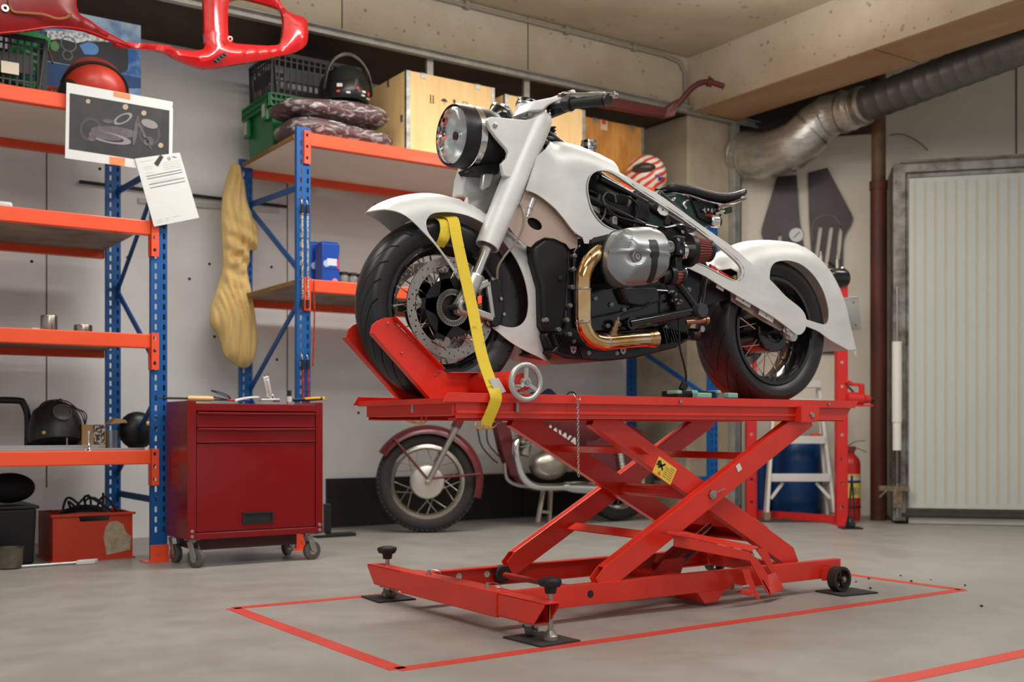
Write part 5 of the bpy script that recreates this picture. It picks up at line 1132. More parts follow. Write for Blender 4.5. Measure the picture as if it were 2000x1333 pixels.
# ---- middle rack
r2 = thing('pallet_rack', (3.9, 6.0, 0), 'blue and orange steel rack in the middle holding wooden boxes above the old motorbike', 'rack')
F2, B2, U2, U3 = 5.60, 6.47, 2.37, 5.44
for u in (U2, U3):
    for v in (F2, B2): post(r2, u, v, 2.30); foot(r2, u, v)
for z, hb in ((2.275, .072), (1.475, .07)):
    beam(r2, U2+.075, U3, F2-.004, z, hb, left=True); beam(r2, U2+.075, U3, B2+.03, z, hb, front=False, right=False)
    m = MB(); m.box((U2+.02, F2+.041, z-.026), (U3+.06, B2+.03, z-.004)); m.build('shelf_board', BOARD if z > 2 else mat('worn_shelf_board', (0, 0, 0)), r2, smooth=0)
    m = MB(); m.box((U2+.012, F2+.075, z-.026), (U2+.0195, B2+.0, z-.002)); m.build('board_edge', PLYEDGE, r2, smooth=0)
uf = U2+.066
def br2(a, b, u): 
    p = PV(*a, F2+.05); q = PV(*b, B2+.02); p.x = q.x = u; brace(r2, p, q)
br2((577, 360), (487, 401), U2+.066); br2((577, 540), (487, 408), U2+.066); br2((577, 568), (474, 765), U2+.066); br2((577, 985), (474, 775), U2+.066)
br2((1386, 775), (1240, 672), U3+.03); br2((1386, 786), (1236, 930), U3+.03); br2((1386, 936), (1240, 933), U3+.03)
# cords hung on the front upright
cord_bw = mat('black_white_cord', (60, 58, 56), .7, rgb2=(205, 200, 190), scale=160, lo=.47, hi=.53); cord_r = mat('red_cord', (196, 40, 44), .7, rgb2=(96, 16, 22), scale=140, lo=.45, hi=.55)
for (x0, y0, y1, mt, lab) in ((591, 408, 592, cord_bw, 'black and white bungee cord hooked on the blue upright'), (592, 712, 800, cord_r, 'red bungee cord hooked low on the blue upright')):
    a = PV(x0, y0, F2-.022); b = PV(x0, y1, F2-.022)
    t = thing('bungee_cord', (a.x, F2-.02, b.z), lab, 'cord')
    for k in (0, .031):
        m = MB(); m.cyl((a.x+k, F2-.018, a.z), (b.x+k+.002, F2-.018, b.z), .0055, 8); m.build('elastic_cord', mt, t)
        m = MB(); m.cyl((a.x+k, F2-.018, a.z-.02), (a.x+k, F2-.018, a.z+.025), .010, 10); m.cyl((b.x+k, F2-.018, b.z-.025), (b.x+k, F2-.018, b.z+.02), .010, 10) if y1 < 700 else None
        m.build('cord_hook', SOFTB, t)
        m = MB(); m.tube(spline([(a.x+k, F2-.018, a.z+.02), (a.x+k-.004, F2-.012, a.z+.05), (a.x+k-.010, F2+.004, a.z+.06)], 5), .003, 6); m.build('wire_hook', STEEL, t)
a = PV(613, 548, F2-.02); b = PV(611, 716, F2-.02); m = MB(); m.tube(spline([a, (a+b)/2+Vector((.006, 0, 0)), b], 6), .0045, 8); tag(m.build('red_rope', cord_r), 'thin red rope hanging straight from the middle shelf of the rack', 'rope')
# ---- yellow coverall hanging at the rear upright
yc = mat('ochre_cotton', (236, 202, 132), .85, var=.06, scale=5, bump=.12, bscale=90, sheen=.3)
ol = [(457, 317), (465, 316), (473, 320), (477, 337), (482, 356), (488, 394), (501, 424), (509, 457), (506, 487), (493, 487), (492, 510), (487, 525), (493, 555), (501, 600), (508, 656), (504, 694), (489, 717), (470, 715), (444, 694), (432, 656), (416, 632), (417, 600), (429, 562), (440, 517), (437, 431), (440, 382), (447, 349)]
VC = B2-.03
O = [Vector((p.x, p.z)) for p in (PV(x, y, VC-.04) for x, y in smooth_px(ol+[ol[0]], 3)[:-1])]
V, T = region(O, [], .011)
def cover(p, back):
    d = pol_d(p, O, True); k = 1-math.exp(-d/.03)
    z = p.y; x = p.x
    w_ = x+.030*math.sin(z*4.2)+.012*math.sin(z*13); f = .034*abs(math.sin(w_*46))**.7+.020*abs(math.sin(w_*83+z*3+1.3))**.6-.028+.008*math.sin(w_*170+z*22)
    hz = .026*math.sin(z*62+x*30)*math.exp(-((z-1.72)/.16)**2)+.012*math.sin(z*90-x*50)*math.exp(-((z-1.68)/.1)**2)
    return k*(.055+f+hz) if not back else -.012*k
m = MB(); m.add([Vector((p.x, VC-cover(p, 0), p.y)) for p in V], T); m.add([Vector((p.x, VC+.012-cover(p, 1)*.2, p.y)) for p in V], [tuple(reversed(t)) for t in T])
tag(m.build('work_coverall', yc, smooth=180), 'ochre yellow work coverall hanging on the rear blue upright', 'coverall')
# black steel rails fixed to the wall
for (x0, y0, x1, y1) in ((155, 355, 560, 404),):
    a, b = PV(x0, y0, WB-.02), PV(x1, y1, WB-.02)
    m = MB(); m.bar(a, b, .03, .014, (0, 1, 0)); struct(m.build('trim_12', SOFTB, smooth=0))
m = MB(); a, b = PV(270, 392, WB-.01), PV(545, 412, WB-.01); m.bar(a, b, .012, .03); struct(m.build('trim_13', mat('white_wall_rail', (206, 204, 200), .5), smooth=0))
# ---- print and sheet taped to the left rack
VP_ = F1-.03
pr_ = thing('taped_print', (PV(230, 250, VP_).x, VP_, PV(230, 328, VP_).z), 'large white print with a dark blurred motorcycle picture taped to the left rack', 'print')
def poly(px, v, th, name, m_, par): 
    m = MB(); m.prism([PV(x, y, v) for x, y in px], (0, th, 0)); return m.build(name, m_, par, smooth=0)
poly([(130, 161), (337.5, 199), (337.5, 206), (336, 209), (338, 213), (336, 341), (264, 328), (127, 309)], VP_, .0008, 'print_sheet', PAPER, pr_)
pic = poly([(136.4, 182), (331, 216), (329.6, 321), (134.7, 291)], VP_-.0010, .0008, 'dark_picture', mat('dark_picture_print', (38, 39, 40), .6, rgb2=(54, 52, 53), scale=7), pr_)
gm = mat('picture_grey', (98, 90, 92), .6, rgb2=(76, 70, 72), scale=20); gm2 = mat('picture_light', (134, 126, 128), .6); gm3 = mat('picture_mid', (66, 63, 65), .6); tan_ = mat('picture_dot', (172, 152, 126), .6)
def pe(cx, cy, rx, ry, a, mt, w=0, layer=0, n=28):
    o = VP_-.0018-.0004*layer
    pt = lambda k, f: PV(cx+f*rx*math.cos(k)*math.cos(a)-f*ry*math.sin(k)*math.sin(a), cy+f*rx*math.cos(k)*math.sin(a)+f*ry*math.sin(k)*math.cos(a), o)
    ks = [2*math.pi*i/n for i in range(n)]
    m = MB(); m.prism([pt(k, 1) for k in ks], (0, .0003, 0), [[pt(k, 1-w) for k in ks]] if w else ()); m.build('picture_shape', mt, pic, smooth=0)
pe(177, 253, 22, 24, 0, gm3, .25, 0); pe(292, 262, 21, 24, 0, gm3, .22, 0); pe(222, 258, 45, 11, .1, gm, 0, 1); pe(215, 270, 42, 10, .2, gm2, .35, 2); pe(205, 266, 32, 7, .2, gm, 0, 3); pe(240, 232, 20, 9, -.45, gm2, .3, 2); pe(292, 242, 17, 8, .35, gm2, 0, 2); pe(290, 276, 10, 9, 0, gm, 0, 3); pe(265, 255, 4, 30, .15, gm, 0, 3); pe(281, 262, 3, 34, -.45, gm, 0, 3); pe(212, 237, 12, 4, .1, gm, 0, 2); pe(180, 270, 8, 6, 0, gm, 0, 3)
for x, y, r in ((172, 198, 4.5), (245, 209, 5.5), (281, 221, 5), (314, 284, 5)): pe(x, y, r, r, 0, tan_, 0, 4)
OT = mat('orange_tape', (246, 132, 78), .5)
poly([(222, 178.5), (254.5, 184.5), (254.5, 195), (222, 188)], VP_-.0016, .0006, 'orange_tape', OT, pr_); poly([(214, 306), (244.5, 309), (243.5, 325), (214.5, 320)], VP_-.0016, .0006, 'orange_tape', OT, pr_)
VD = VP_-.006
dc = thing('taped_document', (PV(326, 370, VD).x, VD, PV(326, 443, VD).z), 'white printed form sheet taped askew over the corner of the print', 'document')
poly([(263.6, 310), (351, 298), (389, 425.6), (301, 443)], VD, .0008, 'paper_sheet', PAPER, dc)
ink2 = mat('form_ink', (70, 70, 72), .6); ink3 = mat('faint_form_ink', (186, 187, 186), .6)
def dl(x0, y0, x1, y1, w, mt, nm='ruled_line'):
    m = MB(); m.bar(PV(x0, y0, VD-.0008), PV(x1, y1, VD-.0008), .0004, w); m.build(nm, mt, dc, smooth=0)
for y in (0, 5, 16, 22.5): dl(286+y*.3, 345+y, 355+y*.3, 331.5+y, .0028, ink2)
def drow(x, y, l, n):
    for i in range(n): dl(x+i*.9, y+i*4.2, x+i*.9+l, y+i*4.2-l*.19, .0016, ink3, 'faint_print')
drow(272, 317, 28, 1); drow(282, 327, 16, 2); drow(318, 319, 34, 4); drow(286, 339, 14, 1); drow(295, 356, 52, 2); drow(306, 431, 12, 2); drow(338, 424, 14, 1); drow(322, 427, 8, 2)
m = MB(); m.ring(PV(330, 310, VD-.001), YAX, .0075, .0045, .0005, 24); m.build('printed_roundel', ink2, dc)
m = MB(); p = PV(340.5, 307, VD-.001); m.ring(p, YAX, .0042, .0024, .0005, 16); m.bar(p-Vector((.013, 0, 0)), p-Vector((.004, 0, 0)), .0004, .0022); m.bar(p+Vector((.013, 0, .0016)), p+Vector((.004, 0, 0)), .0004, .0022); m.build('printed_wings', ink2, dc)
poly([(301, 319), (313, 302.5), (319.5, 306.5), (309, 325), (305, 323)], VD-.0018, .0008, 'black_tape', mat('black_tape', (52, 48, 46), .6), dc)

# ================================================================== ROLLING TOOL CABINET
TU0, TU1, TV0, TV1, TZ0, TZ1 = 1.622, 2.305, 5.115, 5.455, .135, .79
cab = thing('tool_cabinet', (1.96, 5.28, 0), 'red rolling tool cabinet with two drawers in front of the rack', 'cabinet')
m = MB(); m.box((TU0, TV0+.012, TZ0), (TU0+.012, TV1, TZ1)); m.box((TU1-.012, TV0+.012, TZ0), (TU1, TV1, TZ1)); m.box((TU0+.012, TV1-.012, TZ0), (TU1-.012, TV1, TZ1-.01)); m.box((TU0+.012, TV0+.03, TZ1-.03), (TU1-.012, TV1-.012, TZ1-.02)); m.box((TU0+.012, TV0+.03, TZ0), (TU1-.012, TV1-.012, TZ0+.02))
m.box((TU0, TV0, TZ0), (TU0+.040, TV0+.012, TZ1)); m.box((TU1-.038, TV0, TZ0), (TU1, TV0+.012, TZ1)); m.box((TU0+.04, TV0, TZ0), (TU1-.038, TV0+.012, .166)); m.box((TU0+.04, TV0, .742), (TU1-.038, TV0+.012, TZ1-.012))
m.build('body', TOOLRED, cab, smooth=0, bevel=.003)
for z0, z1 in ((.666, .736), (.592, .660)):
    m = MB(); m.box((TU0+.043, TV0+.004, z0), (TU1-.041, TV0+.25, z1)); d_ = m.build('drawer', TOOLRED, cab, smooth=0, bevel=.002)
    m = MB(); m.strip([(TU0+.045, TV0-.001, z1-.004), (TU0+.045+.3, TV0-.001, z1-.004-.002), (TU1-.043, TV0-.001, z1-.004)], .010, .016, (0, 0, 1)); m.build('drawer_pull', TOOLRED, d_, smooth=0, bevel=.003)
    m = MB(); m.box((TU0+.045, TV0-.002, z0-.001), (TU1-.043, TV0+.006, z0+.005)); m.build('drawer_lip', TOOLRED, d_, smooth=0, bevel=.001)
m = MB(); m.box((TU0+.043, TV0+.004, .170), (TU1-.041, TV0+.02, .586)); dr = m.build('door', TOOLRED, cab, smooth=0, bevel=.002)
a, b = PV(473.6, 1002, TV0), PV(534.6, 1023, TV0)
m = MB(); m.prism([(a.x, TV0+.0035, a.z), (b.x, TV0+.0035, a.z), (b.x, TV0+.0035, b.z+.004), (a.x, TV0+.0035, b.z+.004)], (0, -.006, 0), [[(a.x+.010, TV0+.0035, a.z-.008), (b.x-.010, TV0+.0035, a.z-.008), (b.x-.010, TV0+.0035, b.z+.012), (a.x+.010, TV0+.0035, b.z+.012)]]); m.box((a.x+.005, TV0+.002, b.z+.006), (b.x-.005, TV0+.0035, a.z-.004)); m.build('recessed_handle', SOFTB, dr, smooth=0)
for u in (TU0+.014, TU1-.018):
    for z in (.150, .175):
        m = MB(); m.lathe([(.009, 0), (.007, .004), (.002, .005)], (u+(.006 if u < 2 else 0), TV0, z), (0, -1, 0), 12); m.build('corner_bolt', DULL, cab)
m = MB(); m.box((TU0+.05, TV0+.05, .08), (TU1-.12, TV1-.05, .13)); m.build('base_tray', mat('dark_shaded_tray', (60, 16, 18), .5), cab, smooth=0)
ct_ = mat('grey_castor_rubber', (92, 88, 84), .6)
for u, v, an in ((TU0+.05, TV0+.035, R(-60)), (TU0+.035, TV1-.045, R(-80)), (TU1-.045, TV0+.035, R(10)), (TU1-.07, TV1-.05, R(40))): caster(cab, u, v, TZ0, .046, .028, an, ct_, z0=0)
m = MB(); m.box((TU1-.075, TV0-.002, TZ0-.012), (TU1+.012, TV0+.07, TZ0-.004)); m.build('castor_plate', DULL, cab, smooth=0)
# tools lying on the cabinet
tz = TZ1-.0125+.013; TVT = 5.17
def tw(x, y, v=TVT): p = PV(x, y, v); return p
sdv = thing('screwdriver', (tw(370, 783).x, TVT, tz), 'long screwdriver with pale wooden handle lying on the red cabinet', 'screwdriver')
a, b = tw(318, 778, TV0+.04), tw(366, 779, TV0+.04); a.z = b.z = tz+.010
m = MB(); m.cyl(a, b, .005, 8); m.cyl(a-Vector((.02, 0, 0)), a, .003, 6); m.build('blade', SOFTB, sdv)
c = tw(418, 783, TV0+.04); c.z = tz+.010; m = MB(); m.lathe([(.010, 0), (.013, .01), (.013, .10), (.011, .12), (.008, .125)], b, c-b, 14); m.build('wooden_handle', mat('pale_beech', (222, 180, 126), .5), sdv)
m = MB(); c = tw(432, 780, 5.2); pts = []
for i in range(60): a = i/60*5.2*math.pi; pts.append((c.x+.05*math.cos(a)*(1-.3*i/60), 5.2+.03*math.sin(a), tz+.006+.045*max(0, math.sin(a*.5))*(1 if i < 40 else .3)))
m.tube(pts, .003, 6); tag(m.build('coiled_wire', SOFTB), 'tangled black wire on top of the red cabinet', 'wire')
m = MB(); p = [tw(455, 784), tw(470, 780), tw(488, 777), tw(505, 776)]; m.strip(spline(p, 4), .03, .004, (0, 1, .2)); o = m.build('white_strip', mat('white_plastic', (216, 214, 208), .5)); tag(o, 'curved white plastic strip on the cabinet beside the black wire', 'strip')
lv = thing('toggle_clamp', (tw(525, 784).x, TVT, tz), 'white metal toggle clamp standing upright on the red cabinet', 'clamp')
wm_ = mat('cast_white_metal', (206, 204, 200), .4, .4)
m = MB(); m.bar(tw(518, 736), tw(525, 770), .018, .03); m.bar(tw(521, 742), tw(527, 772), .03, .012); m.build('lever_arm', wm_, lv, bevel=.003)
m = MB(); m.bar(tw(508, 782), tw(545, 781), .03, .010); m.bar(tw(520, 772), tw(533, 779), .02, .02); m.bar(tw(530, 771), tw(534, 783), .02, .016); m.build('clamp_base', wm_, lv, bevel=.003)
m = MB(); m.cyl(tw(519, 738), tw(522, 728), .006, 10); m.build('threaded_pin', STEEL, lv)
mk = thing('marker_pen', (tw(565, 784).x, TVT, tz), 'white marker with black cap standing on the red cabinet', 'marker'); c = tw(565, 784); c.z = tz
m = MB(); m.cyl(c, c+Vector((0, 0, .028)), .012, 16); m.build('marker_body', mat('white_plastic', (0, 0, 0)), mk)
m = MB(); m.cyl(c+Vector((0, 0, .028)), c+Vector((0, 0, .058)), .011, 16); m.build('marker_cap', SOFTB, mk)
kn = thing('utility_knife', (tw(600, 783).x, TV0+.05, tz), 'black and yellow utility knife at the right end of the cabinet top', 'knife')
a, b = tw(572, 786, TV0+.045), tw(632, 779, TV0+.045); a.z = tz+.009; b.z = tz+.02; m = MB(); m.bar(a, b, .022, .016); m.build('knife_body', BLACK, kn, bevel=.005)
d = (b-a).normalized(); m = MB(); m.bar(a+d*.06+Vector((0, -.003, .004)), b-d*.02+Vector((0, -.003, .004)), .02, .012); m.bar(b-d*.012, b+d*.004, .024, .018); m.build('yellow_grip', mat('yellow_plastic', (232, 172, 44), .45), kn, bevel=.004)
for (x, cc, nm, lab) in ((482, (40, 60, 140), 'blue_clip', 'small blue clip on the cabinet top beside the toggle clamp'), (452, (190, 40, 40), 'red_clip', 'small red clip lying on the cabinet top beside the black wire'), (540, (120, 60, 120), 'purple_clip', 'small purple clip on the cabinet top right of the toggle clamp')):
    m = MB(); c = tw(x, 784, 5.16); m.box((c.x-.016, 5.15, tz), (c.x+.016, 5.17, tz+.010)); tag(m.build(nm, mat(nm+'_plastic', cc, .5), bevel=.003), lab, 'clip')

# ================================================================== THINGS ON THE LEFT RACK
def crate(name, label, u0, u1, v0, v1, z0, z1, mt, solid_band=(.35, .65), taper=.03, cell=.03, group=None, rim=True):
    """plastic crate: slatted walls made of real bars"""
    t = thing(name, ((u0+u1)/2, (v0+v1)/2, z0), label, 'crate', group)
    m = MB(); h = z1-z0
    def wall(p, q, n):
        L = (q-p).length; d = (q-p).normalized(); k = max(3, int(L/cell)); inn = -n*taper
        def at(f, zf): return p+(q-p)*f+Vector((0, 0, z0+h*zf))+inn*(1-zf)
        for zf in (0.045, .955): m.bar(at(0, zf), at(1, zf), .012, .06*h+.008, n)
        for zf in (.2, .82): m.bar(at(0, zf), at(1, zf), .006, .008, n)
        for i in range(k+1): m.bar(at(i/k, .02), at(i/k, .98), .006, .010 if 0 < i < k else .022, n)
        m.prism([at(.12, solid_band[0]), at(.88, solid_band[0]), at(.88, solid_band[1]), at(.12, solid_band[1])], n*-.006)
    c = [Vector((u0, v0, 0)), Vector((u1, v0, 0)), Vector((u1, v1, 0)), Vector((u0, v1, 0))]
    wall(c[0], c[1], Vector((0, -1, 0))); wall(c[1], c[2], Vector((1, 0, 0))); wall(c[2], c[3], Vector((0, 1, 0))); wall(c[3], c[0], Vector((-1, 0, 0)))
    m.box((u0+taper, v0+taper, z0), (u1-taper, v1-taper, z0+.006)); m.build('slatted_body', mt, t, smooth=0)
    return t
z = L1[0]-.004
BCR = mat('black_crate_plastic', (46, 46, 46), .42, var=.1, scale=9); OCR = mat('orange_crate_plastic', (206, 84, 34), .5); GCR = mat('green_crate_plastic', (28, 122, 62), .42, var=.1, scale=5)
p = PV(88, 170, F1+.06)
cr1 = crate('plastic_crate', 'black slatted crate with a cream label on the top left shelf', p.x-.42, p.x, F1+.05, F1+.30, z, z+.26, BCR, (.34, .66))
m = MB(); a, b = PV(2, 118, F1+.046), PV(37, 147, F1+.046); m.box((a.x, F1+.044, b.z), (b.x, F1+.047, a.z)); lb = m.build('crate_label', mat('cream_label', (214, 202, 180), .7), cr1, smooth=0); lb['label'] = 'cream paper label'
gbx = thing('detergent_box', (PV(55, 150, F1+.18).x, F1+.2, z+.007), 'green printed carton standing tilted inside the black crate', 'box')
a = PV(52, 118, F1+.2); m = MB(); ax = Vector((.97, 0, -.22)); m.obox(a, ax*.075, YAX*.04, Vector((.22, 0, .97))*.135); m.build('carton', mat('green_carton', (34, 150, 82), .45), gbx, smooth=0)
for k in range(5):
    m = MB(); q = a+Vector((.22, 0, .97))*(.03-.035*k)+YAX*-.0405+ax*.005; m.obox(q, ax*(.05 if k % 2 else .035), YAX*.0006, Vector((.22, 0, .97))*.006); m.build('white_print', mat('pale_print', (200, 226, 214), .5) if k < 3 else mat('blue_print', (40, 80, 170), .5), gbx, smooth=0)
hs = MB(); hs.tube(spline([PV(-6, 20, F1+.1), PV(8, 40, F1+.1), PV(18, 65, F1+.12), PV(18, 110, F1+.14), PV(16, 150, F1+.16)], 6), .009, 10); tag(hs.build('grey_hose', mat('grey_hose', (150, 138, 118), .5)), 'grey rubber hose drooping into the black crate', 'hose')
hs = MB(); hs.tube(spline([PV(88, 92, F1+.30), PV(96, 102, F1+.26), PV(103, 124, F1+.22)], 6), .006, 8); tag(hs.build('brown_cord_end', mat('brown_cord', (104, 82, 60), .7)), 'brown cord end hanging over the black crate corner', 'cord')
a, b = PV(90, 178, F1+.37), PV(263, 184, F1+.37)
crate('plastic_crate', 'low orange lattice crate behind the red helmet', a.x, b.x, F1+.37, F1+.45, z, z+.135, OCR, (.45, .46), .004, .018)
# blue product carton
a, b = PV(88, 150, F1+.54), PV(275, 150, F1+.54); zt_ = PV(275, 50, F1+.54).z
bxb = thing('product_box', ((a.x+b.x)/2, F1+.65, z), 'blue glossy carton with a dark gadget picture behind the red helmet', 'box')
bmat = mat('blue_carton', (16, 92, 168), .5, rgb2=(170, 200, 226), scale=4.5, stretch=(1, 1, 1), lo=.38, hi=.6)
m = MB(); m.box((a.x, F1+.54, z), (b.x, F1+.84, zt_)); car = m.build('carton', bmat, bxb, smooth=0)
v = F1+.538; DK = mat('gadget_dark_print', (20, 22, 28), .5)
def pbp(px, nm, mt, k): 
    m = MB(); m.prism([PV(x, y, v-.0006*k) for x, y in px], (0, .0004, 0)); m.build(nm, mt, car, smooth=0)
pbp([(89, 120), (275, 152), (275, 172), (89, 172)], 'blue_band', mat('deep_blue_print', (8, 64, 124), .5), 1)
pbp(smooth_px([(88, 62), (130, 62), (215, 72), (246, 90), (250, 110), (247, 138), (220, 140), (150, 128), (92, 118)]), 'gadget_picture', DK, 2)
pbp([(92, 60), (150, 62), (216, 76), (214, 82), (170, 80), (150, 84), (120, 76), (92, 78)], 'sparkle_print', mat('white_sparkle', (222, 228, 232), .3, rgb2=(120, 130, 140), scale=60, lo=.4, hi=.55), 3)
pbp(smooth_px([(98, 84), (108, 80), (116, 90), (110, 100), (100, 96)]), 'green_print', mat('green_glow_print', (70, 130, 60), .3), 3); pbp(smooth_px([(155, 88), (175, 82), (192, 92), (188, 106), (165, 106)]), 'blue_print', mat('bright_blue_print', (40, 120, 196), .3), 3)
m = MB(); m.ring(PV(132, 108, v-.003), YAX, .026, .021, .0006, 28); m.ring(PV(134, 86, v-.003), YAX, .040, .034, .0006, 28); m.build('gadget_ring', mat('gadget_ring_print', (88, 94, 106), .3), car)
# red helmet
c = PV(184, 168, F1+.185); rH = .150
hm = thing('helmet', (c.x, F1+.185, z), 'scuffed red helmet with black rubber trim on the top left shelf', 'helmet')
c.z = z+.103; HR_ = mat('faded_red_helmet', (188, 58, 42), .32, var=.15, scale=5)
m = MB(); m.ball(c, rH, rH*1.1, rH*1.0, 36, 20, -.68, 1.0); m.build('shell', HR_, hm, smooth=180)
m = MB(); pts = []
for k in range(33):
    a = math.pi*(.02+k/32*.96); e = Vector((-math.cos(a), -.55*math.sin(a), .62*math.sin(a)-.05-.35*(k/32))); e.normalize(); pts.append(c+Vector((e.x*rH*1.02, e.y*rH*1.12, e.z*rH*1.02)))
m.tube(pts, .009, 10); m.build('rubber_trim', SOFTB, hm)
m = MB(); m.ball(c+Vector((-rH*.82, -.03, -.04)), .05, .09, .055, 18, 10); m.build('lining', SOFTB, hm)
# steel parts on the second and third shelf
STL = mat('turned_steel', (170, 160, 148), .28, 1.0, var=.1, scale=4, stretch=(1, 1, .1))
z = L1[2]-.004
for (x0, x1, y0, lab) in ((78, 113.5, 617, 'tall turned steel sleeve on the third shelf of the left rack'), (143, 181.5, 635.5, 'low turned steel ring on the third shelf right of the tall sleeve')):
    a, b = PV(x0, y0, 5.66), PV(x1, y0, 5.66); c = (a+b)/2; r = (b-a).length/2*.93
    m = MB(); m.lathe([(r*.97, 0), (r, .003), (r, c.z-z-.003), (r*.97, c.z-z), (r*.8, c.z-z), (r*.8, .004)], (c.x, 5.66, z), (0, 0, 1), 40); tag(m.build('steel_sleeve', STL), lab, 'sleeve')
m = MB(); c = PV(70, 641, 5.66); m.box((c.x-.02, 5.65, z), (c.x+.02, 5.68, z+.022)); tag(m.build('white_block', PAPER, bevel=.003), 'small white block on the third shelf beside the tall sleeve', 'block')
z = L1[1]-.004
c = PV(7, 396, 5.62); m = MB(); m.box((c.x-.1, 5.58, z), (c.x+.035, 5.68, z+.045)); tag(m.build('clear_tray', mat('pale_plastic_tray', (200, 204, 206), .2), bevel=.012), 'pale plastic tray at the left end of the second shelf', 'tray')
c = PV(173, 418, 5.75); t = thing('tap_fitting', (c.x, 5.75, z), 'small steel tap fitting on the second shelf near the print', 'fitting')
m = MB(); m.cyl((c.x-.012, 5.75, z), (c.x-.012, 5.75, z+.04), .018, 14); m.build('fitting_body', STEEL, t); m = MB(); m.cyl((c.x+.04, 5.75, z), (c.x+.04, 5.75, z+.018), .006, 8); m.build('fitting_pin', BLACK, t)
# fourth shelf
z = L1[3]-.004
c = PV(110, 840, 5.86); hb_ = thing('headlamp_bucket', (c.x, 5.86, z), 'black headlamp bucket with round dial on the lowest shelf', 'headlamp')
m = MB(); m.lathe([(.126, -.10), (.13, -.06), (.125, 0), (.105, .06), (.06, .10), (.002, .115)], (c.x, 5.88, z+.137), (0, .25, 1), 32); m.build('bucket_shell', mat('dusty_black_shell', (34, 32, 31), .4, var=.2, scale=20), hb_, smooth=60)
q = Vector((c.x+.01, 5.775, z+.185)); m = MB(); m.lathe([(.042, 0), (.046, .006), (.040, .010), (.002, .010)], q, (0, -.85, .5), 28); m.build('dial', mat('dial_grey', (78, 76, 74), .3), hb_)
m = MB(); m.ring(q+Vector((0, -.012, .006)), (0, -.85, .5), .045, .040, .004, 28); m.build('dial_ring', STEEL, hb_)
for dx, dz in ((-.08, .09), (.015, .08)):
    m = MB(); m.lathe([(.009, 0), (.009, .004), (.005, .004)], (c.x+dx, 5.752, z+dz), (0, -1, 0), 12); m.build('shell_screw', mat('brass', (0, 0, 0)), hb_)
for k in range(3):
    m = MB(); m.tube(spline([(c.x-.09+.02*k, 5.86, z+.15), (c.x-.07+.04*k, 5.84, z+.235+.01*k), (c.x+.03, 5.82, z+.25-.012*k), (c.x+.10+.012*k, 5.8, z+.19), (c.x+.125, 5.8, z+.12)], 6), .003, 6); m.build('wire', SOFTB, hb_)
t = thing('bent_tube_frame', (PV(30, 800, 6.0).x, 6.0, z), 'bent black tube frame at the left end of the lowest shelf', 'frame')
m = MB(); m.tube(spline([PV(-30, 782, 6.0), PV(35, 783, 6.0), PV(46, 790, 6.0), PV(54, 815, 6.0), PV(54, 872, 6.0)], 5), .017, 12); m.build('black_tube', BLACK, t)
cbx = thing('cardboard_box', (PV(195, 860, 5.8).x, 5.8, z), 'open cardboard box with a silver tin on the lowest shelf', 'box')
a, b = PV(160, 850, 5.78), PV(206, 850, 5.78); zt_ = PV(180, 830, 5.78).z; CB = mat('brown_cardboard', (176, 136, 92), .8)
m = MB(); m.box((a.x, 5.78, z), (b.x, 5.92, zt_)); m.build('carton', CB, cbx, smooth=0)
m = MB(); m.prism([PV(x, y, 5.777) for x, y in ((182, 830), (205, 830), (204, 868), (184, 868))], YAX*-.0005); m.build('picture_panel', mat('dark_print_panel', (60, 52, 50), .5, rgb2=(200, 190, 176), scale=70, lo=.45, hi=.5), cbx, smooth=0)
m = MB(); m.prism([PV(214, 829, 5.86), PV(249, 826, 5.86), PV(246, 821, 5.86), PV(228, 817, 5.86)], YAX*.10); m.build('lid_flap', CB, cbx, smooth=0)
c = PV(219, 850, 5.83); m = MB(); m.cyl((c.x, 5.86, z), (c.x, 5.86, z+.10), .036, 24); tag(m.build('tin_can', mat('silver_tin', (150, 160, 172), .3, .8)), 'silver tin can beside the cardboard box on the lowest shelf', 'can')
c = PV(272, 830, 5.95); t = thing('black_fairing_part', (c.x, 5.95, z), 'dark moulded plastic part behind the right upright of the left rack', 'part')
m = MB(); m.ball((c.x-.01, 5.95, z+.10), .10, .06, .1, 20, 12); m.ball((c.x+.05, 5.95, z+.14), .07, .05, .045, 16, 8); m.build('moulded_shell', BLACK, t); m = MB(); m.cyl((c.x+.02, 5.9, z+.135), (c.x+.09, 5.9, z+.135), .014, 10); m.build('wood_grip', mat('pale_beech', (0, 0, 0)), t)
al = mat('aluminium_profile', (186, 188, 188), .3, .9)
for i, (x0, x1, y_, v_, lab) in enumerate(((-40, 282, 875, 5.545, 'longest aluminium bar along the front of the lowest shelf'), (-40, 192, 872, 5.60, 'aluminium bar lying behind the longest bar on the lowest shelf'), (20, 145, 872, 5.58, 'short aluminium bar between the longer bars on the lowest shelf'), (-40, 205, 868, 5.66, 'aluminium bar farthest back of the bars on the lowest shelf'))):
    a, b = PV(x0, y_, v_), PV(x1, y_, v_); zz = z+(.0 if i != 2 else 0); m = MB(); m.box((a.x, v_-.010, zz), (b.x, v_+.008, zz+(.014, .022, .010, .028)[i])); tag(m.build('aluminium_bar', al, smooth=0, bevel=.001), lab, 'bar', 'aluminium bars on the lowest shelf')
t = thing('upright_bolt', (PV(174, 870, 5.56).x, 5.525, z), 'bright bolt standing on its wide foot on the lowest shelf', 'bolt'); c = Vector((PV(174, 870, 5.525).x, 5.525, z))
m = MB(); m.lathe([(.018, 0), (.016, .006), (.008, .010), (.0055, .014), (.0055, .085)], c, (0, 0, 1), 16); m.build('bolt_shank', CHROME, t); m = MB(); m.lathe([(.0095, .085), (.0095, .098)], c, (0, 0, 1), 6); m.build('bolt_head', CHROME, t)
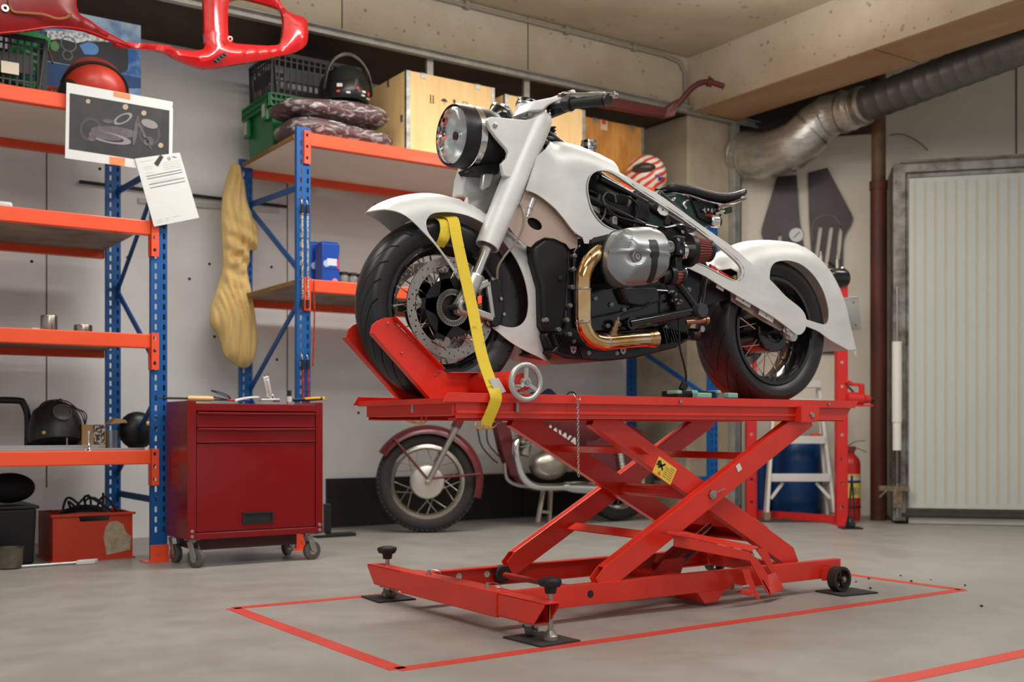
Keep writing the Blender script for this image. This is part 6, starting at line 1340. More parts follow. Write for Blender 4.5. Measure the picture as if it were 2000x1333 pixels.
t2 = thing('fastener', (PV(131, 868, 5.6).x, 5.64, z+.0285), 'thin steel pin standing on the bars of the lowest shelf', 'pin'); c = PV(131, 868, 5.66); m = MB(); m.cyl((c.x, 5.66, z+.0285), (c.x, 5.66, z+.065), .004, 8); m.build('pin_shank', STEEL, t2)
# on the floor under the left rack
a, b = PV(103, 1000, 5.73), PV(259, 1000, 5.73)
oc = thing('orange_crate', ((a.x+b.x)/2, 5.85, 0), 'orange plastic crate with torn label on the floor under the left rack', 'crate')
zt_ = .235; OC2 = mat('orange_tub_plastic', (204, 62, 28), .42, var=.06, scale=5)
hx0, hx1, hy0, hy1 = 152, 217, 1003, 1020
m = MB(); m.prism([(a.x, 5.73, .012), (b.x, 5.73, .012), (b.x, 5.73, zt_), (a.x, 5.73, zt_)], (0, .006, 0), [[PV(x, y, 5.73) for x, y in ((152, 1002), (217, 1001), (212, 1017), (157, 1020))]])
m.box((a.x, 5.736, .012), (a.x+.006, 6.08, zt_)); m.box((b.x-.006, 5.736, .012), (b.x, 6.08, zt_)); m.box((a.x, 6.074, .012), (b.x, 6.08, zt_)); m.box((a.x, 5.73, .006), (b.x, 6.08, .014)); m.box((a.x-.012, 5.715, zt_-.012), (b.x+.012, 5.73, zt_)); m.box((a.x-.012, 5.722, 0), (b.x+.012, 6.085, .008))
m.build('crate_body', OC2, oc, smooth=0, bevel=.002)
m = MB(); m.prism([PV(x, y, 5.7285) for x, y in ((202, 1050), (206, 1030), (214, 1020), (228, 1018), (240, 1024), (246, 1040), (256, 1048), (254, 1074), (208, 1085))], YAX*-.0008); lb = m.build('torn_label', mat('torn_paper', (168, 148, 122), .8, rgb2=(196, 182, 156), scale=30), oc, smooth=0); lb['label'] = 'torn beige paper label'
m = MB(); rnd = random.Random(3)
jk = thing('cable_bundle', ((a.x+b.x)/2, 5.9, .0145), 'black cable bundle heaped in the orange crate', 'cables')
for k in range(7):
    p0 = Vector((a.x+.04+rnd.random()*.3, 5.78+rnd.random()*.2, .10)); pts = [p0+Vector((rnd.uniform(-.12, .16)*i/3, rnd.uniform(-.04, .04), .06*i+rnd.uniform(0, .05))) for i in range(4)]+[p0+Vector((rnd.uniform(.05, .15), 0, .1))]
    pts = [Vector((min(b.x-.03, max(a.x+.03, q.x)), min(6.03, max(5.77, q.y)), min(.33, max(.03, q.z)))) for q in pts]
    m = MB(); m.tube(spline(pts, 6), .006, 8); m.build('cable', SOFTB, jk)
m = MB(); m.ball(((a.x+b.x)/2, 5.9, .15), .17, .13, .12, 20, 10); m.build('cable_heap', mat('dark_heap', (26, 26, 28), .7, bump=.6, bscale=18), jk)
a = PV(-60, 1000, 5.72); b = PV(72, 1000, 5.72)
t = thing('black_bin', ((a.x+b.x)/2, 5.9, 0), 'tall black plastic bin on the floor at the left edge', 'bin')
m = MB(); m.loft([[(a.x+.02, 5.74, 0), (b.x-.01, 5.74, 0), (b.x-.01, 6.05, 0), (a.x+.02, 6.05, 0)], [(a.x, 5.72, .27), (b.x, 5.72, .27), (b.x, 6.08, .27), (a.x, 6.08, .27)]]); m.build('bin_body', mat('bin_black', (22, 23, 26), .5), t, smooth=0, bevel=.01)
m = MB(); m.box((a.x-.01, 5.71, .27), (b.x+.01, 6.09, .285)); m.build('bin_lid', BLACK, t, smooth=0, bevel=.004)
m = MB(); c = PV(20, 935, 5.85); m.ball((c.x, 5.88, .2857+.080), .12, .1, .075, 22, 12); tag(m.build('black_bag', mat('black_bag_cloth', (24, 25, 28), .8, bump=.5, bscale=12)), 'slumped black cloth bag on top of the black bin', 'bag')
c = FL(14, 1109); t = thing('metal_pot', (c.x, c.y, 0), 'dented grey metal pot on the floor in the bottom left', 'pot')
m = MB(); m.lathe([(.045, 0), (.058, .006), (.063, .095), (.066, .10), (.061, .10), (.055, .01), (.002, .008)], (c.x, c.y-.05, 0), (0, 0, 1), 32, cap=False); m.build('pot_wall', mat('grey_pot', (120, 112, 100), .4, .6, var=.3, scale=14), t)
a, b = FL(-40, 1113, .008), FL(190, 1097, .008); m = MB(); m.cyl(a, b, .008, 10); t = thing('floor_tube', tuple((a+b)/2-Vector((0, 0, .008))), 'thin aluminium tube lying on the floor before the orange crate', 'tube'); m.build('tube', al, t)
c = FL(170, 1098, .012); m = MB(); m.obox(c, (b-a).normalized()*.045, Vector((.2, .3, 0)).normalized()*.02, Vector((0, 0, .011))); m.build('white_tape_wrap', PAPER, t, bevel=.004)
# ================================================================== RED FAIRINGS HUNG FROM THE CEILING
FRR = mat('gloss_red_fairing', (196, 22, 30), .16, coat=.6)
def cowl(name, label, px, holes, v, bulge, step=.02, wires=()):
    O = [Vector((p.x, p.z)) for p in (PV(x, y, v) for x, y in px)]; Hs = [[Vector((p.x, p.z)) for p in (PV(x, y, v) for x, y in h)] for h in holes]
    V, T = region(O, Hs, step); lo = min(p.y for p in O)
    t = thing(name, (sum(p.x for p in O)/len(O), v, lo), label, 'fairing')
    vs = []
    for p in V:
        d = min([pol_d(p, O, True)]+[pol_d(p, h, True)*.8 for h in Hs]); vs.append(Vector((p.x, v-bulge*(1-math.exp(-d/.05)), p.y)))
    m = MB(); m.add(vs, T); pan = m.build('panel', FRR, t, smooth=40, solid=.005)
    m = MB(); n = len(px)
    for l in [O]+Hs:
        pts = [Vector((p.x, v+.012, p.y)) for p in l]; m2 = MB(); m2.strip(pts+[pts[0]], .03, .004, YAX); m2.build('rim', FRR, t, smooth=60)
    for x, y in wires:
        a = PV(x, y, v); m = MB(); m.cyl(a, (a.x, v, CZ), .0025, 6); m.build('hanging_wire', STEEL, t)
    return t
tail = cowl('tail_fairing', 'glossy red tail fairing with two openings hanging at the top left', smooth_px([(222, 83), (232, 82), (280, 86), (330, 90), (342, 97), (397, 98), (400, 60), (398, -6), (392, -60), (440, -75), (520, -30), (560, 22), (590, 34), (599, 44), (600, 70), (594, 90), (566, 104), (500, 118), (440, 128), (410, 133), (380, 128), (345, 114), (318, 100), (270, 94), (230, 89)], 3), [smooth_px([(446, 2), (470, -4), (500, 2), (535, 12), (551, 22), (555, 50), (551, 80), (538, 90), (490, 89), (450, 83), (444, 60), (444, 20), (446, 2)], 3)[:-1]], 5.45, .05, wires=((400, -55), (500, -38)))
m = MB(); m.prism([PV(x, y, 5.39) for x, y in ((416, 118), (440, 101), (443, 110), (424, 123))], YAX*.01); m.build('air_vent', SOFTB, tail, smooth=0)
for k in range(4):
    m = MB(); m.bar(PV(419+6*k, 117-4.2*k, 5.386), PV(424+6*k, 121-4.4*k, 5.386), .006, .006); m.build('vent_louvre', SOFTB, tail, smooth=0)
c = PV(449, 76, 5.40); m = MB(); m.ring(c, YAX, .014, .007, .008, 16); m.build('bolt_eye', FRR, tail)
sidef = cowl('side_fairing', 'scratched dull red side fairing hanging over the crates at top left', smooth_px([(-60, 70), (-20, 66), (45, 60), (85, 54), (115, 52), (165, 58), (210, 75), (245, 86), (262, 92), (240, 80), (200, 58), (175, 40), (155, 28), (148, 10), (140, -30), (60, -60), (-60, -50)], 3), [], 5.38, .04, wires=((100, -45), (-40, -45)))
for ch in sidef.children:
    if ch.name.startswith('panel'): ch.data.materials[0] = mat('dull_red_fairing', (150, 24, 26), .34, rgb2=(112, 22, 20), scale=5)
m = MB(); m.strip([PV(x, y, 5.335) for x, y in smooth_px([(16, -20), (18, 6), (26, 22), (50, 25), (85, 28), (110, 36), (130, 34), (140, 26)])], .012, .004, Vector((0, .3, 1))); m.build('tan_scuff_band', mat('tan_scuff', (140, 84, 48), .6), sidef, smooth=60)
m = MB(); m.ring(PV(10, 16, 5.335), YAX, .016, .008, .006, 18); m.build('grommet', STEEL, sidef)

# ================================================================== THINGS ON THE MIDDLE RACK
z = 2.2755
g0, g1, gv0, gv1 = 2.42, 3.02, 6.09, 6.50
gb = thing('green_bin', ((g0+g1)/2, 6.3, z), 'green plastic bin with barcode stickers on the top of the middle rack', 'bin')
m = MB(); tp = .018
m.loft([[(g0+tp, gv0+tp, z), (g1-tp, gv0+tp, z), (g1-tp, gv1-tp, z), (g0+tp, gv1-tp, z)], [(g0, gv0, z+.30), (g1, gv0, z+.30), (g1, gv1, z+.30), (g0, gv1, z+.30)]]); m.build('bin_body', GCR, gb, smooth=0, bevel=.006)
m = MB(); 
for (p, q, n) in (((g0-.012, gv0-.012), (g1+.012, gv0-.012), (0, -1, 0)), ((g0-.012, gv0-.012), (g0-.012, gv1+.012), (-1, 0, 0))):
    p = Vector((*p, 0)); q = Vector((*q, 0)); 
    for zz in (.262, .295, .33): m.bar(p+Vector((0, 0, z+zz)), q+Vector((0, 0, z+zz)), .024, .008, n)
    k = int((q-p).length/.03)
    for i in range(k+1): c = p+(q-p)*i/k; m.bar(c+Vector((0, 0, z+.26)), c+Vector((0, 0, z+.332)), .022, .006, n)
m.box((g0-.01, gv0-.01, z+.30), (g1+.01, gv1+.01, z+.312)); m.build('ribbed_rim', GCR, gb, smooth=0)
for v_, zz in ((gv0+.06, .245), (gv1-.06, .205)):
    m = MB(); m.box((g0-.026, v_-.035, z+zz-.06), (g0-.001, v_+.035, z+zz+.05)); gl = m.build('grip_lug', GCR, gb, smooth=0, bevel=.006)
    m = MB(); m.box((g0-.0275, v_-.022, z+zz-.04), (g0-.0265, v_+.022, z+zz+.035)); m.build('barcode_sticker', PAPER, gl, smooth=0)
crate('plastic_crate', 'black slatted crate stacked on the green bin', g0+.02, g1-.02, gv0+.02, gv1-.02, z+.3125+.022, z+.3125+.28, BCR, (.38, .66), .02, .035)
# shrink-wrapped seat cushions
def cushion(name, label, px, v0, v1, z0, hgt, seed):
    a, b = PV(px[0], 250, v0), PV(px[1], 250, v0); t = thing(name, ((a.x+b.x)/2, (v0+v1)/2, z0), label, 'cushion', 'wrapped cushions')
    n, k = 26, 14; rows = []; rn = random.Random(seed)
    def sup(f): return max(0, 1-abs(2*f-1)**3.2)**.45
    for s_ in (1, -1):
        pass
    m = MB(); rings = []
    for i in range(n+1):
        f = i/n; w = sup(f); u = a.x+(b.x-a.x)*f; ring = []
        for j in range(20):
            th = 2*math.pi*j/20; c_, s2 = math.cos(th), math.sin(th)
            yy = (v0+v1)/2+(v1-v0)/2*abs(c_)**.6*(1 if c_ > 0 else -1)*(.5+.5*w); zz = z0+hgt*.5+hgt*.5*abs(s2)**.7*(1 if s2 > 0 else -1)*(.25+.75*w)+(.012*math.sin(f*5+seed) if s2 > 0 else 0)
            ring.append(Vector((u, yy, zz)))
        rings.append(ring)
    m.loft(rings); m.build('cushion_pad', mat('maroon_upholstery', (92, 38, 42), .45, rgb2=(72, 44, 42), scale=4), t, smooth=180)
    m = MB(); c = Vector(((a.x+b.x)/2, (v0+v1)/2, z0+hgt/2)); m.loft([[c+Vector(((p.x-c.x)*1.012, (p.y-c.y)*1.03, max(-hgt/2+.0004, (p.z-c.z)*1.05))) for p in r] for r in rings])
    new_ = 'clear_plastic_wrap' not in MATS
    wr_ = mat('clear_plastic_wrap', (240, 238, 238), .10, bump=1.0, bscale=15, stretch=(1, 1, 2.2))
    if new_:
        nt_ = wr_.node_tree; N = nt_.nodes; L_ = nt_.links; tc = N.new('ShaderNodeTexCoord'); mp = N.new('ShaderNodeMapping'); L_.new(tc.outputs['Object'], mp.inputs[0]); mp.inputs['Scale'].default_value = (1, 1, 2.5); mp.inputs['Rotation'].default_value = (.2, .5, .3)
        tn = N.new('ShaderNodeTexNoise'); tn.inputs['Scale'].default_value = 13; tn.inputs['Detail'].default_value = 5; tn.inputs['Distortion'].default_value = 1.4; L_.new(mp.outputs[0], tn.inputs[0])
        mr = N.new('ShaderNodeMapRange'); L_.new(tn.outputs[0], mr.inputs[0]); mr.inputs[1].default_value = .50; mr.inputs[2].default_value = .68; mr.inputs[3].default_value = .05; mr.inputs[4].default_value = .6; L_.new(mr.outputs[0], N['Principled BSDF'].inputs['Alpha'])
        [setattr(n.inputs['Distance'], 'default_value', .03) for n in N if n.type == 'BUMP']
    m.build('plastic_wrap', wr_, t, smooth=180)
    return t
cushion('wrapped_cushion', 'lower maroon cushion in clear plastic wrap on the rack edge', (578, 783), 5.628, 6.04, z+.001, .112, 1)
cushion('wrapped_cushion', 'upper maroon cushion in clear plastic wrap under the black helmet', (562, 772), 5.645, 6.03, z+.127, .112, 4)
# open-visor helmet on the cushions
c = PV(672, 176, 5.86); hz = z+.127+.127
t = thing('helmet', (c.x, 5.86, hz), 'black helmet with raised visor and small decals on the wrapped cushions', 'helmet')
c = Vector((c.x, 5.86, hz+.068)); rH = .135
DKH = mat('black_helmet_shell', (28, 27, 27), .3)
m = MB(); m.ball(c+Vector((0, .03, .03)), rH, rH*1.05, rH*.98, 32, 18, -.72, 1); m.build('shell', DKH, t, smooth=180)
m = MB(); rg = []
for k in range(25):
    th = math.pi*(-.02+1.04*k/24); rg.append([c+Vector((-math.cos(th)*(rH+.012), -.055+q[0], .02+math.sin(th)*(rH+.062)+q[1])) for q in ((-.02, .012), (-.02, -.006), (.02, -.006), (.02, .012))])
m.loft(rg); m.build('raised_visor', mat('dusty_visor', (96, 88, 80), .35, rgb2=(60, 54, 50), scale=14), t, smooth=60)
m = MB(); m.ball(c+Vector((0, -.05, .05)), rH*.86, rH*.8, rH*.8, 28, 14); m.build('eye_port', mat('deep_black_lining', (10, 10, 10), .8), t, smooth=180)
m = MB(); rg = []
for k in range(25):
    th = math.pi*k/24; rr = rH*(1.0+.04*math.sin(th)); hgt = .045+.03*math.sin(th)**6; rg.append([c+Vector((-math.cos(th)*rr, -math.sin(th)*rr*1.15+.0+o, q)) for o, q in ((0, -.055), (-.012, -.03), (-.010, hgt-.02), (.02, hgt-.005), (.035, -.05))])
m.loft(rg); cb_ = m.build('chin_bar', DKH, t, smooth=60)
for (dx, dz, w, h, cc) in ((-.09, .012, .026, .016, (214, 196, 182)), (-.095, -.022, .016, .010, (196, 60, 48)), (0, .0, .020, .014, (150, 40, 36)), (.045, -.012, .020, .010, (220, 216, 210)), (.088, -.012, .016, .018, (206, 44, 38)), (.04, -.034, .02, .007, (208, 204, 198)), (-.05, -.030, .02, .008, (200, 196, 190)), (.085, -.04, .024, .007, (190, 182, 170))):
    yy = -math.sqrt(max(0, 1-(dx/(rH*1.02))**2))*rH*1.2; m = MB(); tn = math.atan2(dx, -yy); m.obox(c+Vector((dx, yy-.010, dz)), Vector((math.cos(tn), math.sin(tn), 0))*w*.6, Vector((-math.sin(tn), math.cos(tn), 0))*.004, Vector((0, 0, h*.6))); m.build('decal', mat('decal_%d' % cc[0], cc, .4), cb_, smooth=0)
# wooden transport boxes with steel edging
def wbox(label, u0, u1, v0, v1, z1, mt, marks=True, edge_l=True, edge_r=True):
    t = thing('wooden_box', ((u0+u1)/2, (v0+v1)/2, z), label, 'box', 'wooden transport boxes')
    m = MB(); m.box((u0, v0, z), (u1, v1, z1)); bd_ = m.build('plywood_body', mt, t, smooth=0, bevel=.002)
    EG = mat('galvanised_edging', (178, 176, 170), .4, .7, rgb2=(128, 124, 116), scale=18)
    m = MB(); e = .028
    if edge_l: m.box((u0-.002, v0-.002, z), (u0+e, v0+.001, z1)); m.box((u0-.002, v0-.002, z), (u0+.001, v0+e*.6, z1))
    m.build('edge_strip', EG, t, smooth=0) if edge_l else None
    if edge_r: m = MB(); m.box((u1-e*.8, v0-.002, z), (u1+.002, v0+.001, z1)); m.build('edge_strip', EG, t, smooth=0)
    for u in (u0+.04+.12*(u1-u0), u0+.80*(u1-u0)):
        m = MB(); m.box((u-.018, v0-.004, z1-.03), (u+.018, v0-.0015, z1-.002)); m.box((u-.018, v0-.004, z1), (u+.018, v0+.02, z1+.002)); m.build('lid_clip', EG, t, smooth=0)
    for zz, vv in ((z1-.012, v0+.22), (z+.22, v0+.05)):
        m = MB(); m.box((u0-.004, vv-.015, zz-.03), (u0-.0005, vv+.015, zz+.008)); m.build('side_clip', EG, t, smooth=0)
    if marks:
        IK = mat('stencil_ink', (84, 64, 40), .7); o = u0+.26*(u1-u0)
        def mk(pts, nm): m = MB(); m.prism([(o+x, v0-.0006, z1-.14+y) for x, y in pts], (0, -.0006, 0)); m.build(nm, IK, bd_, smooth=0)
        for x in (.0, .018): mk([(x, -.02), (x+.008, -.02), (x+.008, .022), (x, .022)], 'stencil_arrow')
        mk([(-.004, -.026), (.032, -.026), (.032, -.022), (-.004, -.022)], 'stencil_bar')
        mk([(.075, -.004), (.12, -.004), (.115, .008), (.105, .015), (.09, .015), (.08, .008)], 'stencil_umbrella'); mk([(.096, -.022), (.099, -.022), (.099, -.004), (.096, -.004)], 'stencil_handle')
        mk([(.158, .02), (.178, .02), (.176, .002), (.171, -.006), (.165, -.006), (.160, .002)], 'stencil_glass'); mk([(.166, -.022), (.170, -.022), (.170, -.006), (.166, -.006)], 'stencil_stem')
        for x0, x1, y0, y1 in ((.225, .229, -.02, .02), (.257, .261, -.02, .02), (.225, .261, .017, .02), (.225, .261, -.02, -.017)): mk([(x0, y0), (x1, y0), (x1, y1), (x0, y1)], 'stencil_frame')
    return t
WOOD2 = mat('orange_plywood', (214, 152, 76), .6, rgb2=(176, 116, 50), scale=3.5, stretch=(4, 4, 1), detail=7)
wbox('large pale wooden box with steel edging and stencil signs beside the cushions', 3.085, 3.70, 5.68, 6.2, 2.756, WOOD)
wbox('wooden box behind the handlebar, middle one of the three', 3.79, 4.42, 5.70, 6.2, 2.74, WOOD, False)
b3 = wbox('darker orange wooden box at the right end beside the column', 4.60, 5.14, 5.95, 6.45, 2.79, WOOD2, False, False, True)
c = PV(1180, 243, 5.945); m = MB(); m.box((c.x-.03, 5.946, c.z-.04), (c.x+.03, 5.949, c.z+.03)); lb = m.build('paper_label', mat('worn_label', (220, 190, 158), .7), b3, smooth=0)
m = MB(); m.box((c.x-.02, 5.943, c.z+.0), (c.x+.014, 5.9455, c.z+.03)); m.build('red_label_mark', mat('label_red', (214, 70, 40), .6), lb, smooth=0)
# racing helmet
c = PV(1257, 332, 5.78); hz = z; c = Vector((c.x+.02, 5.78, z+.128)); rH = .142
t = thing('helmet', (c.x, 5.80, z), 'white and red striped racing helmet at the right end of the rack', 'helmet')
hmat = mat('striped_helmet_shell', (224, 216, 202), .3); nt_ = hmat.node_tree; N = nt_.nodes; L_ = nt_.links; bs = N['Principled BSDF']
tc = N.new('ShaderNodeTexCoord'); mp = N.new('ShaderNodeMapping'); L_.new(tc.outputs['Object'], mp.inputs[0]); mp.inputs['Rotation'].default_value = (.3, .5, .2); wv = N.new('ShaderNodeTexWave'); wv.inputs['Scale'].default_value = 7; wv.inputs['Distortion'].default_value = 3.4; wv.bands_direction = 'Z'; L_.new(mp.outputs[0], wv.inputs[0])
rp = N.new('ShaderNodeValToRGB'); rp.color_ramp.interpolation = 'CONSTANT'; L_.new(wv.outputs[0], rp.inputs[0]); e = rp.color_ramp.elements; e[0].position = 0; e[0].color = (*lin((222, 212, 198)), 1); e[1].position = .66; e[1].color = (*lin((206, 62, 46)), 1); x = rp.color_ramp.elements.new(.55); x.color = (*lin((128, 116, 100)), 1); L_.new(rp.outputs[0], bs.inputs['Base Color'])
m = MB(); m.ball(c, rH*.95, rH*1.06, rH*.98, 36, 20, -.9, 1); m.build('shell', hmat, t, smooth=180)
m = MB(); m.ball(c+Vector((-.058, -.052, .022)), .088, .095, .048, 28, 14); m.build('visor', mat('smoked_visor', (58, 50, 44), .2), t, smooth=180)
for dx, dy, dz, cc, w, h in ((.01, -.152, -.055, (36, 62, 130), .02, .012), (.045, -.145, -.05, (206, 50, 40), .022, .014), (.10, -.105, -.055, (232, 176, 52), .018, .016), (-.03, -.150, -.035, (60, 84, 150), .014, .008)):
    e_ = Vector((dx, dy, dz)); n_ = e_.normalized(); m = MB(); q = c+Vector((n_.x*rH*.96, n_.y*rH*1.065, n_.z*rH*.99)); ux = n_.cross(Vector((0, 0, 1))).normalized(); m.obox(q, ux*w, n_*.002, n_.cross(ux)*h); m.build('decal', mat('helmet_decal_%d' % cc[0], cc, .35), t, smooth=0)
# maroon handlebar frame lying on the boxes
MAR = mat('maroon_paint', (96, 30, 34), .34, coat=.2, var=.12, scale=6)
t = thing('handlebar_frame', (4.6, 5.84, 2.745), 'maroon bare frame with handlebar end lying on the wooden boxes', 'frame')
vv = 5.84
def HF(x, y): return PV(x, y, 5.86-.10*max(0, (x-1120)/180) if x < 1300 else 5.76-.30*(x-1300)/115)
m = MB(); a, b = HF(1120, 190), HF(1300, 222); m.bar(a, b, .05, .07); m.build('frame_beam', MAR, t, bevel=.008)
m = MB(); m.prism([HF(x, y)-YAX*.02 for x, y in ((1292, 232), (1297, 212), (1318, 196), (1332, 192), (1325, 204), (1315, 228))], YAX*.05); m.build('gusset_plate', MAR, t, bevel=.006)
m = MB(); m.tube(spline([HF(x, y) for x, y in ((1308, 222), (1330, 197), (1346, 178), (1362, 165), (1380, 160), (1396, 163), (1414, 169))], 6), .020, 14); m.build('handlebar_tube', MAR, t)
m = MB(); q = HF(1386, 161); m.cyl(q+Vector((-.014, .008, .003)), q+Vector((.014, -.008, -.004)), .031, 16); m.cyl(q, q+Vector((0, 0, .04)), .010, 10); m.build('clamp_ring', MAR, t)
m = MB(); q = HF(1128, 192); m.cyl(q, Vector((q.x, q.y, 2.7405)), .02, 12); m.build('support_stub', MAR, t)
# mid shelf: blue bottles and jars
z2 = 1.475-.0035; BLP = mat('blue_plastic_pack', (20, 70, 160), .3); 
for (x0, x1, v_, lab) in ((607, 634, 5.86, 'blue product pack left of the other on the middle shelf'), (629, 664, 5.74, 'blue product pack with round sticker on the middle shelf')):
    a, b = PV(x0, 530, v_), PV(x1, 530, v_); zt_ = PV(x1, 473, v_).z; t = thing('blue_pack', ((a.x+b.x)/2, v_+.05, z2), lab, 'pack', 'blue packs on the middle shelf')
    m = MB(); m.box((a.x, v_, z2), (b.x, v_+.10, zt_-.012)); m.box((a.x+.01, v_+.01, zt_-.012), (b.x-.006, v_+.09, zt_)); bk = m.build('pack_body', BLP, t, smooth=0, bevel=.006)
    m = MB(); w = b.x-a.x; m.box((a.x+w*.28, v_-.002, z2+.11), (a.x+w*.82, v_-.0005, z2+.15)); m.build('white_label', mat('pale_label', (206, 214, 226), .4), bk, smooth=0)
    m = MB(); m.prism([(a.x+w*.8, v_-.001, z2+.10), (b.x-.004, v_-.001, z2+.09), (b.x-.004, v_-.001, z2+.19), (a.x+w*.93, v_-.001, z2+.17)], (0, -.0006, 0)); m.build('magenta_flash', mat('magenta_print', (190, 60, 120), .4), bk, smooth=0)
    for fx, fz, r, cc in ((.25, .12, .020, (170, 190, 222)), (.72, .022, .018, (216, 130, 130))):
        m = MB(); m.lathe([(r, 0), (r, .001)], (a.x+w*fx, v_-.0005, z2+fz), (0, -1, 0), 20); m.build('round_sticker', mat('sticker_%d' % cc[0], cc, .4), bk)
    m = MB(); m.box((a.x+.002, v_-.0012, z2+.088), (b.x-.002, v_+.0, z2+.091)); m.build('dark_seam', mat('seam_blue', (10, 36, 96), .4), bk, smooth=0)
jar = thing('glass_jar', (PV(671, 540, 5.78).x, 5.78, z2), 'glass jar with black lid on the middle shelf beside the blue packs', 'jar', 'jars on the middle shelf')
c = jar.location; m = MB(); m.lathe([(.024, 0), (.027, .004), (.027, .058), (.022, .066), (.022, .07)], c, (0, 0, 1), 24); m.build('jar_glass', mat('grey_glass', (160, 160, 156), .08, trans=.5), jar)
m = MB(); m.lathe([(.026, .068), (.026, .084), (.022, .086)], c, (0, 0, 1), 24); m.build('lid', SOFTB, jar)
for k, lab in ((1, 'second glass jar with black lid along the middle shelf'), (2, 'third glass jar with black lid nearest the front tyre')): dup(jar, (.062*k, .01*k, 0), lab)

# ================================================================== OLD RED MOTORBIKE UNDER THE RACK
ob = thing('motorcycle', (4.2, 6.08, 0), 'old maroon motorcycle with chrome exhaust parked behind the lift', 'motorcycle')
OV = 6.08
def OB(x, y, t=0): return PV(x, y, OV-t)
cf_ = OB(834, 941); Rw = .322; cf_.z = Rw
ang = math.atan2(cf_.x, cf_.y)                      # the front wheel is steered towards the lens
RT = Matrix.Rotation(-ang*.92, 3, 'Z')
OTY = mat('old_tyre_rubber', (46, 43, 40), .7, var=.2, scale=14, bump=.3, bscale=60); RIMC = mat('old_chrome_rim', (196, 190, 180), .18, 1.0)
def owheel(c, Rm, nsp=20):
    def tb(m): m.v = [c+Rm @ (v-c) for v in m.v]; return m
    m = tb(MB().lathe([(.232, -.028), (.25, -.043), (.28, -.048), (.305, -.038), (Rw-.002, -.015), (Rw, 0), (Rw-.002, .015), (.305, .038), (.28, .048), (.25, .043), (.232, .028)], c, YAX, 72, (1, 0, 0), cap=False)); ty = m.build('tyre', OTY, ob, smooth=180)
    m = MB()
    for k in range(60):
        a = 2*math.pi*k/60; e = Vector((math.cos(a), 0, math.sin(a)))
        for s_ in (-1, 1): m.obox(c+e*(.308)+YAX*s_*.03, e*.005, YAX*.012, Vector((-e.z, 0, e.x))*.010)
    tb(m).build('tread_blocks', OTY, ty, smooth=0)
    m = tb(MB().lathe([(.240, -.03), (.226, -.034), (.218, -.026), (.205, -.014), (.205, .014), (.218, .026), (.226, .034), (.240, .03), (.240, -.03)], c, YAX, 64, (1, 0, 0), cap=False)); rm = m.build('rim', RIMC, ob, smooth=50)
    for k in range(nsp):
        sd = 1 if k % 2 else -1; tw_ = 1 if (k//2) % 2 else -1; a0 = 2*math.pi*k/nsp; a1 = a0+tw_*.5
        m = MB(); m.cyl(c+Vector((math.cos(a1)*.10, sd*.03, math.sin(a1)*.10)), c+Vector((math.cos(a0)*.207, sd*.004, math.sin(a0)*.207)), .0028, 6); tb(m).build('spoke', mat('old_spoke', (176, 168, 156), .3, .9), rm)
    m = tb(MB().lathe([(.02, -.062), (.075, -.058), (.102, -.050), (.108, -.040), (.108, .040), (.09, .05), (.02, .06)], c, YAX, 40)); m.build('brake_drum', mat('polished_drum', (226, 222, 214), .34, .85), ob, smooth=40)
    m = tb(MB().cyl(c-YAX*.085, c+YAX*.085, .012, 12)); m.build('axle', DULL, ob)
    return tb
tbf = owheel(cf_, RT)
cr_ = Vector((FL(1208, 1018).x, OV, Rw)); owheel(cr_, Matrix.Identity(3))
def fender(c, Rm, a0, a1, name, r=.355, w=.075):
    rings = []; n = 36
    for i in range(n+1):
        a = R(a0+(a1-a0)*i/n); e = Vector((math.cos(a), 0, math.sin(a))); ring = []
        for j in range(9):
            q = math.pi*(j/8); ring.append(c+Rm @ (e*(r-.05+.055*math.sin(q))+YAX*(-w*math.cos(q))))
        rings.append(ring)
    m = MB(); m.loft(rings, closed=False); return m.build(name, MAR, ob, smooth=60, solid=.004)
fender(cf_, RT, -18, 148, 'front_mudguard'); fender(cr_, Matrix.Identity(3), -5, 170, 'rear_mudguard', .37, .085)
# fork, stays
ctop = cf_+RT @ Vector((.33, 0, .52)); 
for sd in (-1, 1):
    o = YAX*.095*sd; p = cf_+RT @ (o); q = cf_+RT @ (o+Vector((.19, 0, .36))); q2 = cf_+RT @ (o+Vector((.30, 0, .60)))
    m = MB(); m.cyl(p, q, .019, 18); m.build('fork_slider', mat('fork_alloy', (186, 184, 178), .25, .9), ob)
    m = MB(); m.cyl(q-(q-p).normalized()*.02, q2, .026, 18); m.build('fork_shroud', MAR, ob)
    m = MB(); m.cyl(p+RT @ Vector((0, 0, .02)), cf_+RT @ (o*.85+Vector((-.215, 0, .28))), .008, 10); m.build('mudguard_stay', MAR, ob)
    m = MB(); m.cyl(p+RT @ Vector((.03, 0, .025)), cf_+RT @ (o*.85+Vector((.335, 0, .05))), .008, 10); m.build('mudguard_stay', MAR, ob)
    m = MB(); m.lathe([(.018, 0), (.018, .02), (.010, .022), (.010, .032)], p, RT @ (YAX*sd), 14); m.build('axle_end', DULL, ob)
hs_ = cf_+Vector((.34, 0, .60)); hs_.y = OV
m = MB(); m.lathe([(.078, 0), (.085, .01), (.08, .06), (.05, .13), (.002, .16)], hs_+RT @ Vector((-.05, -.02, .02)), RT @ Vector((.9, .0, 0)), 28); m.build('headlamp', MAR, ob)
m = MB(); m.tube(spline([hs_+RT @ Vector(q) for q in ((.16, -.34, .16), (.08, -.25, .18), (.03, -.1, .14), (.03, .1, .14), (.08, .25, .18), (.16, .34, .16))], 6), .012, 10); m.build('handlebar', CHROME, ob)
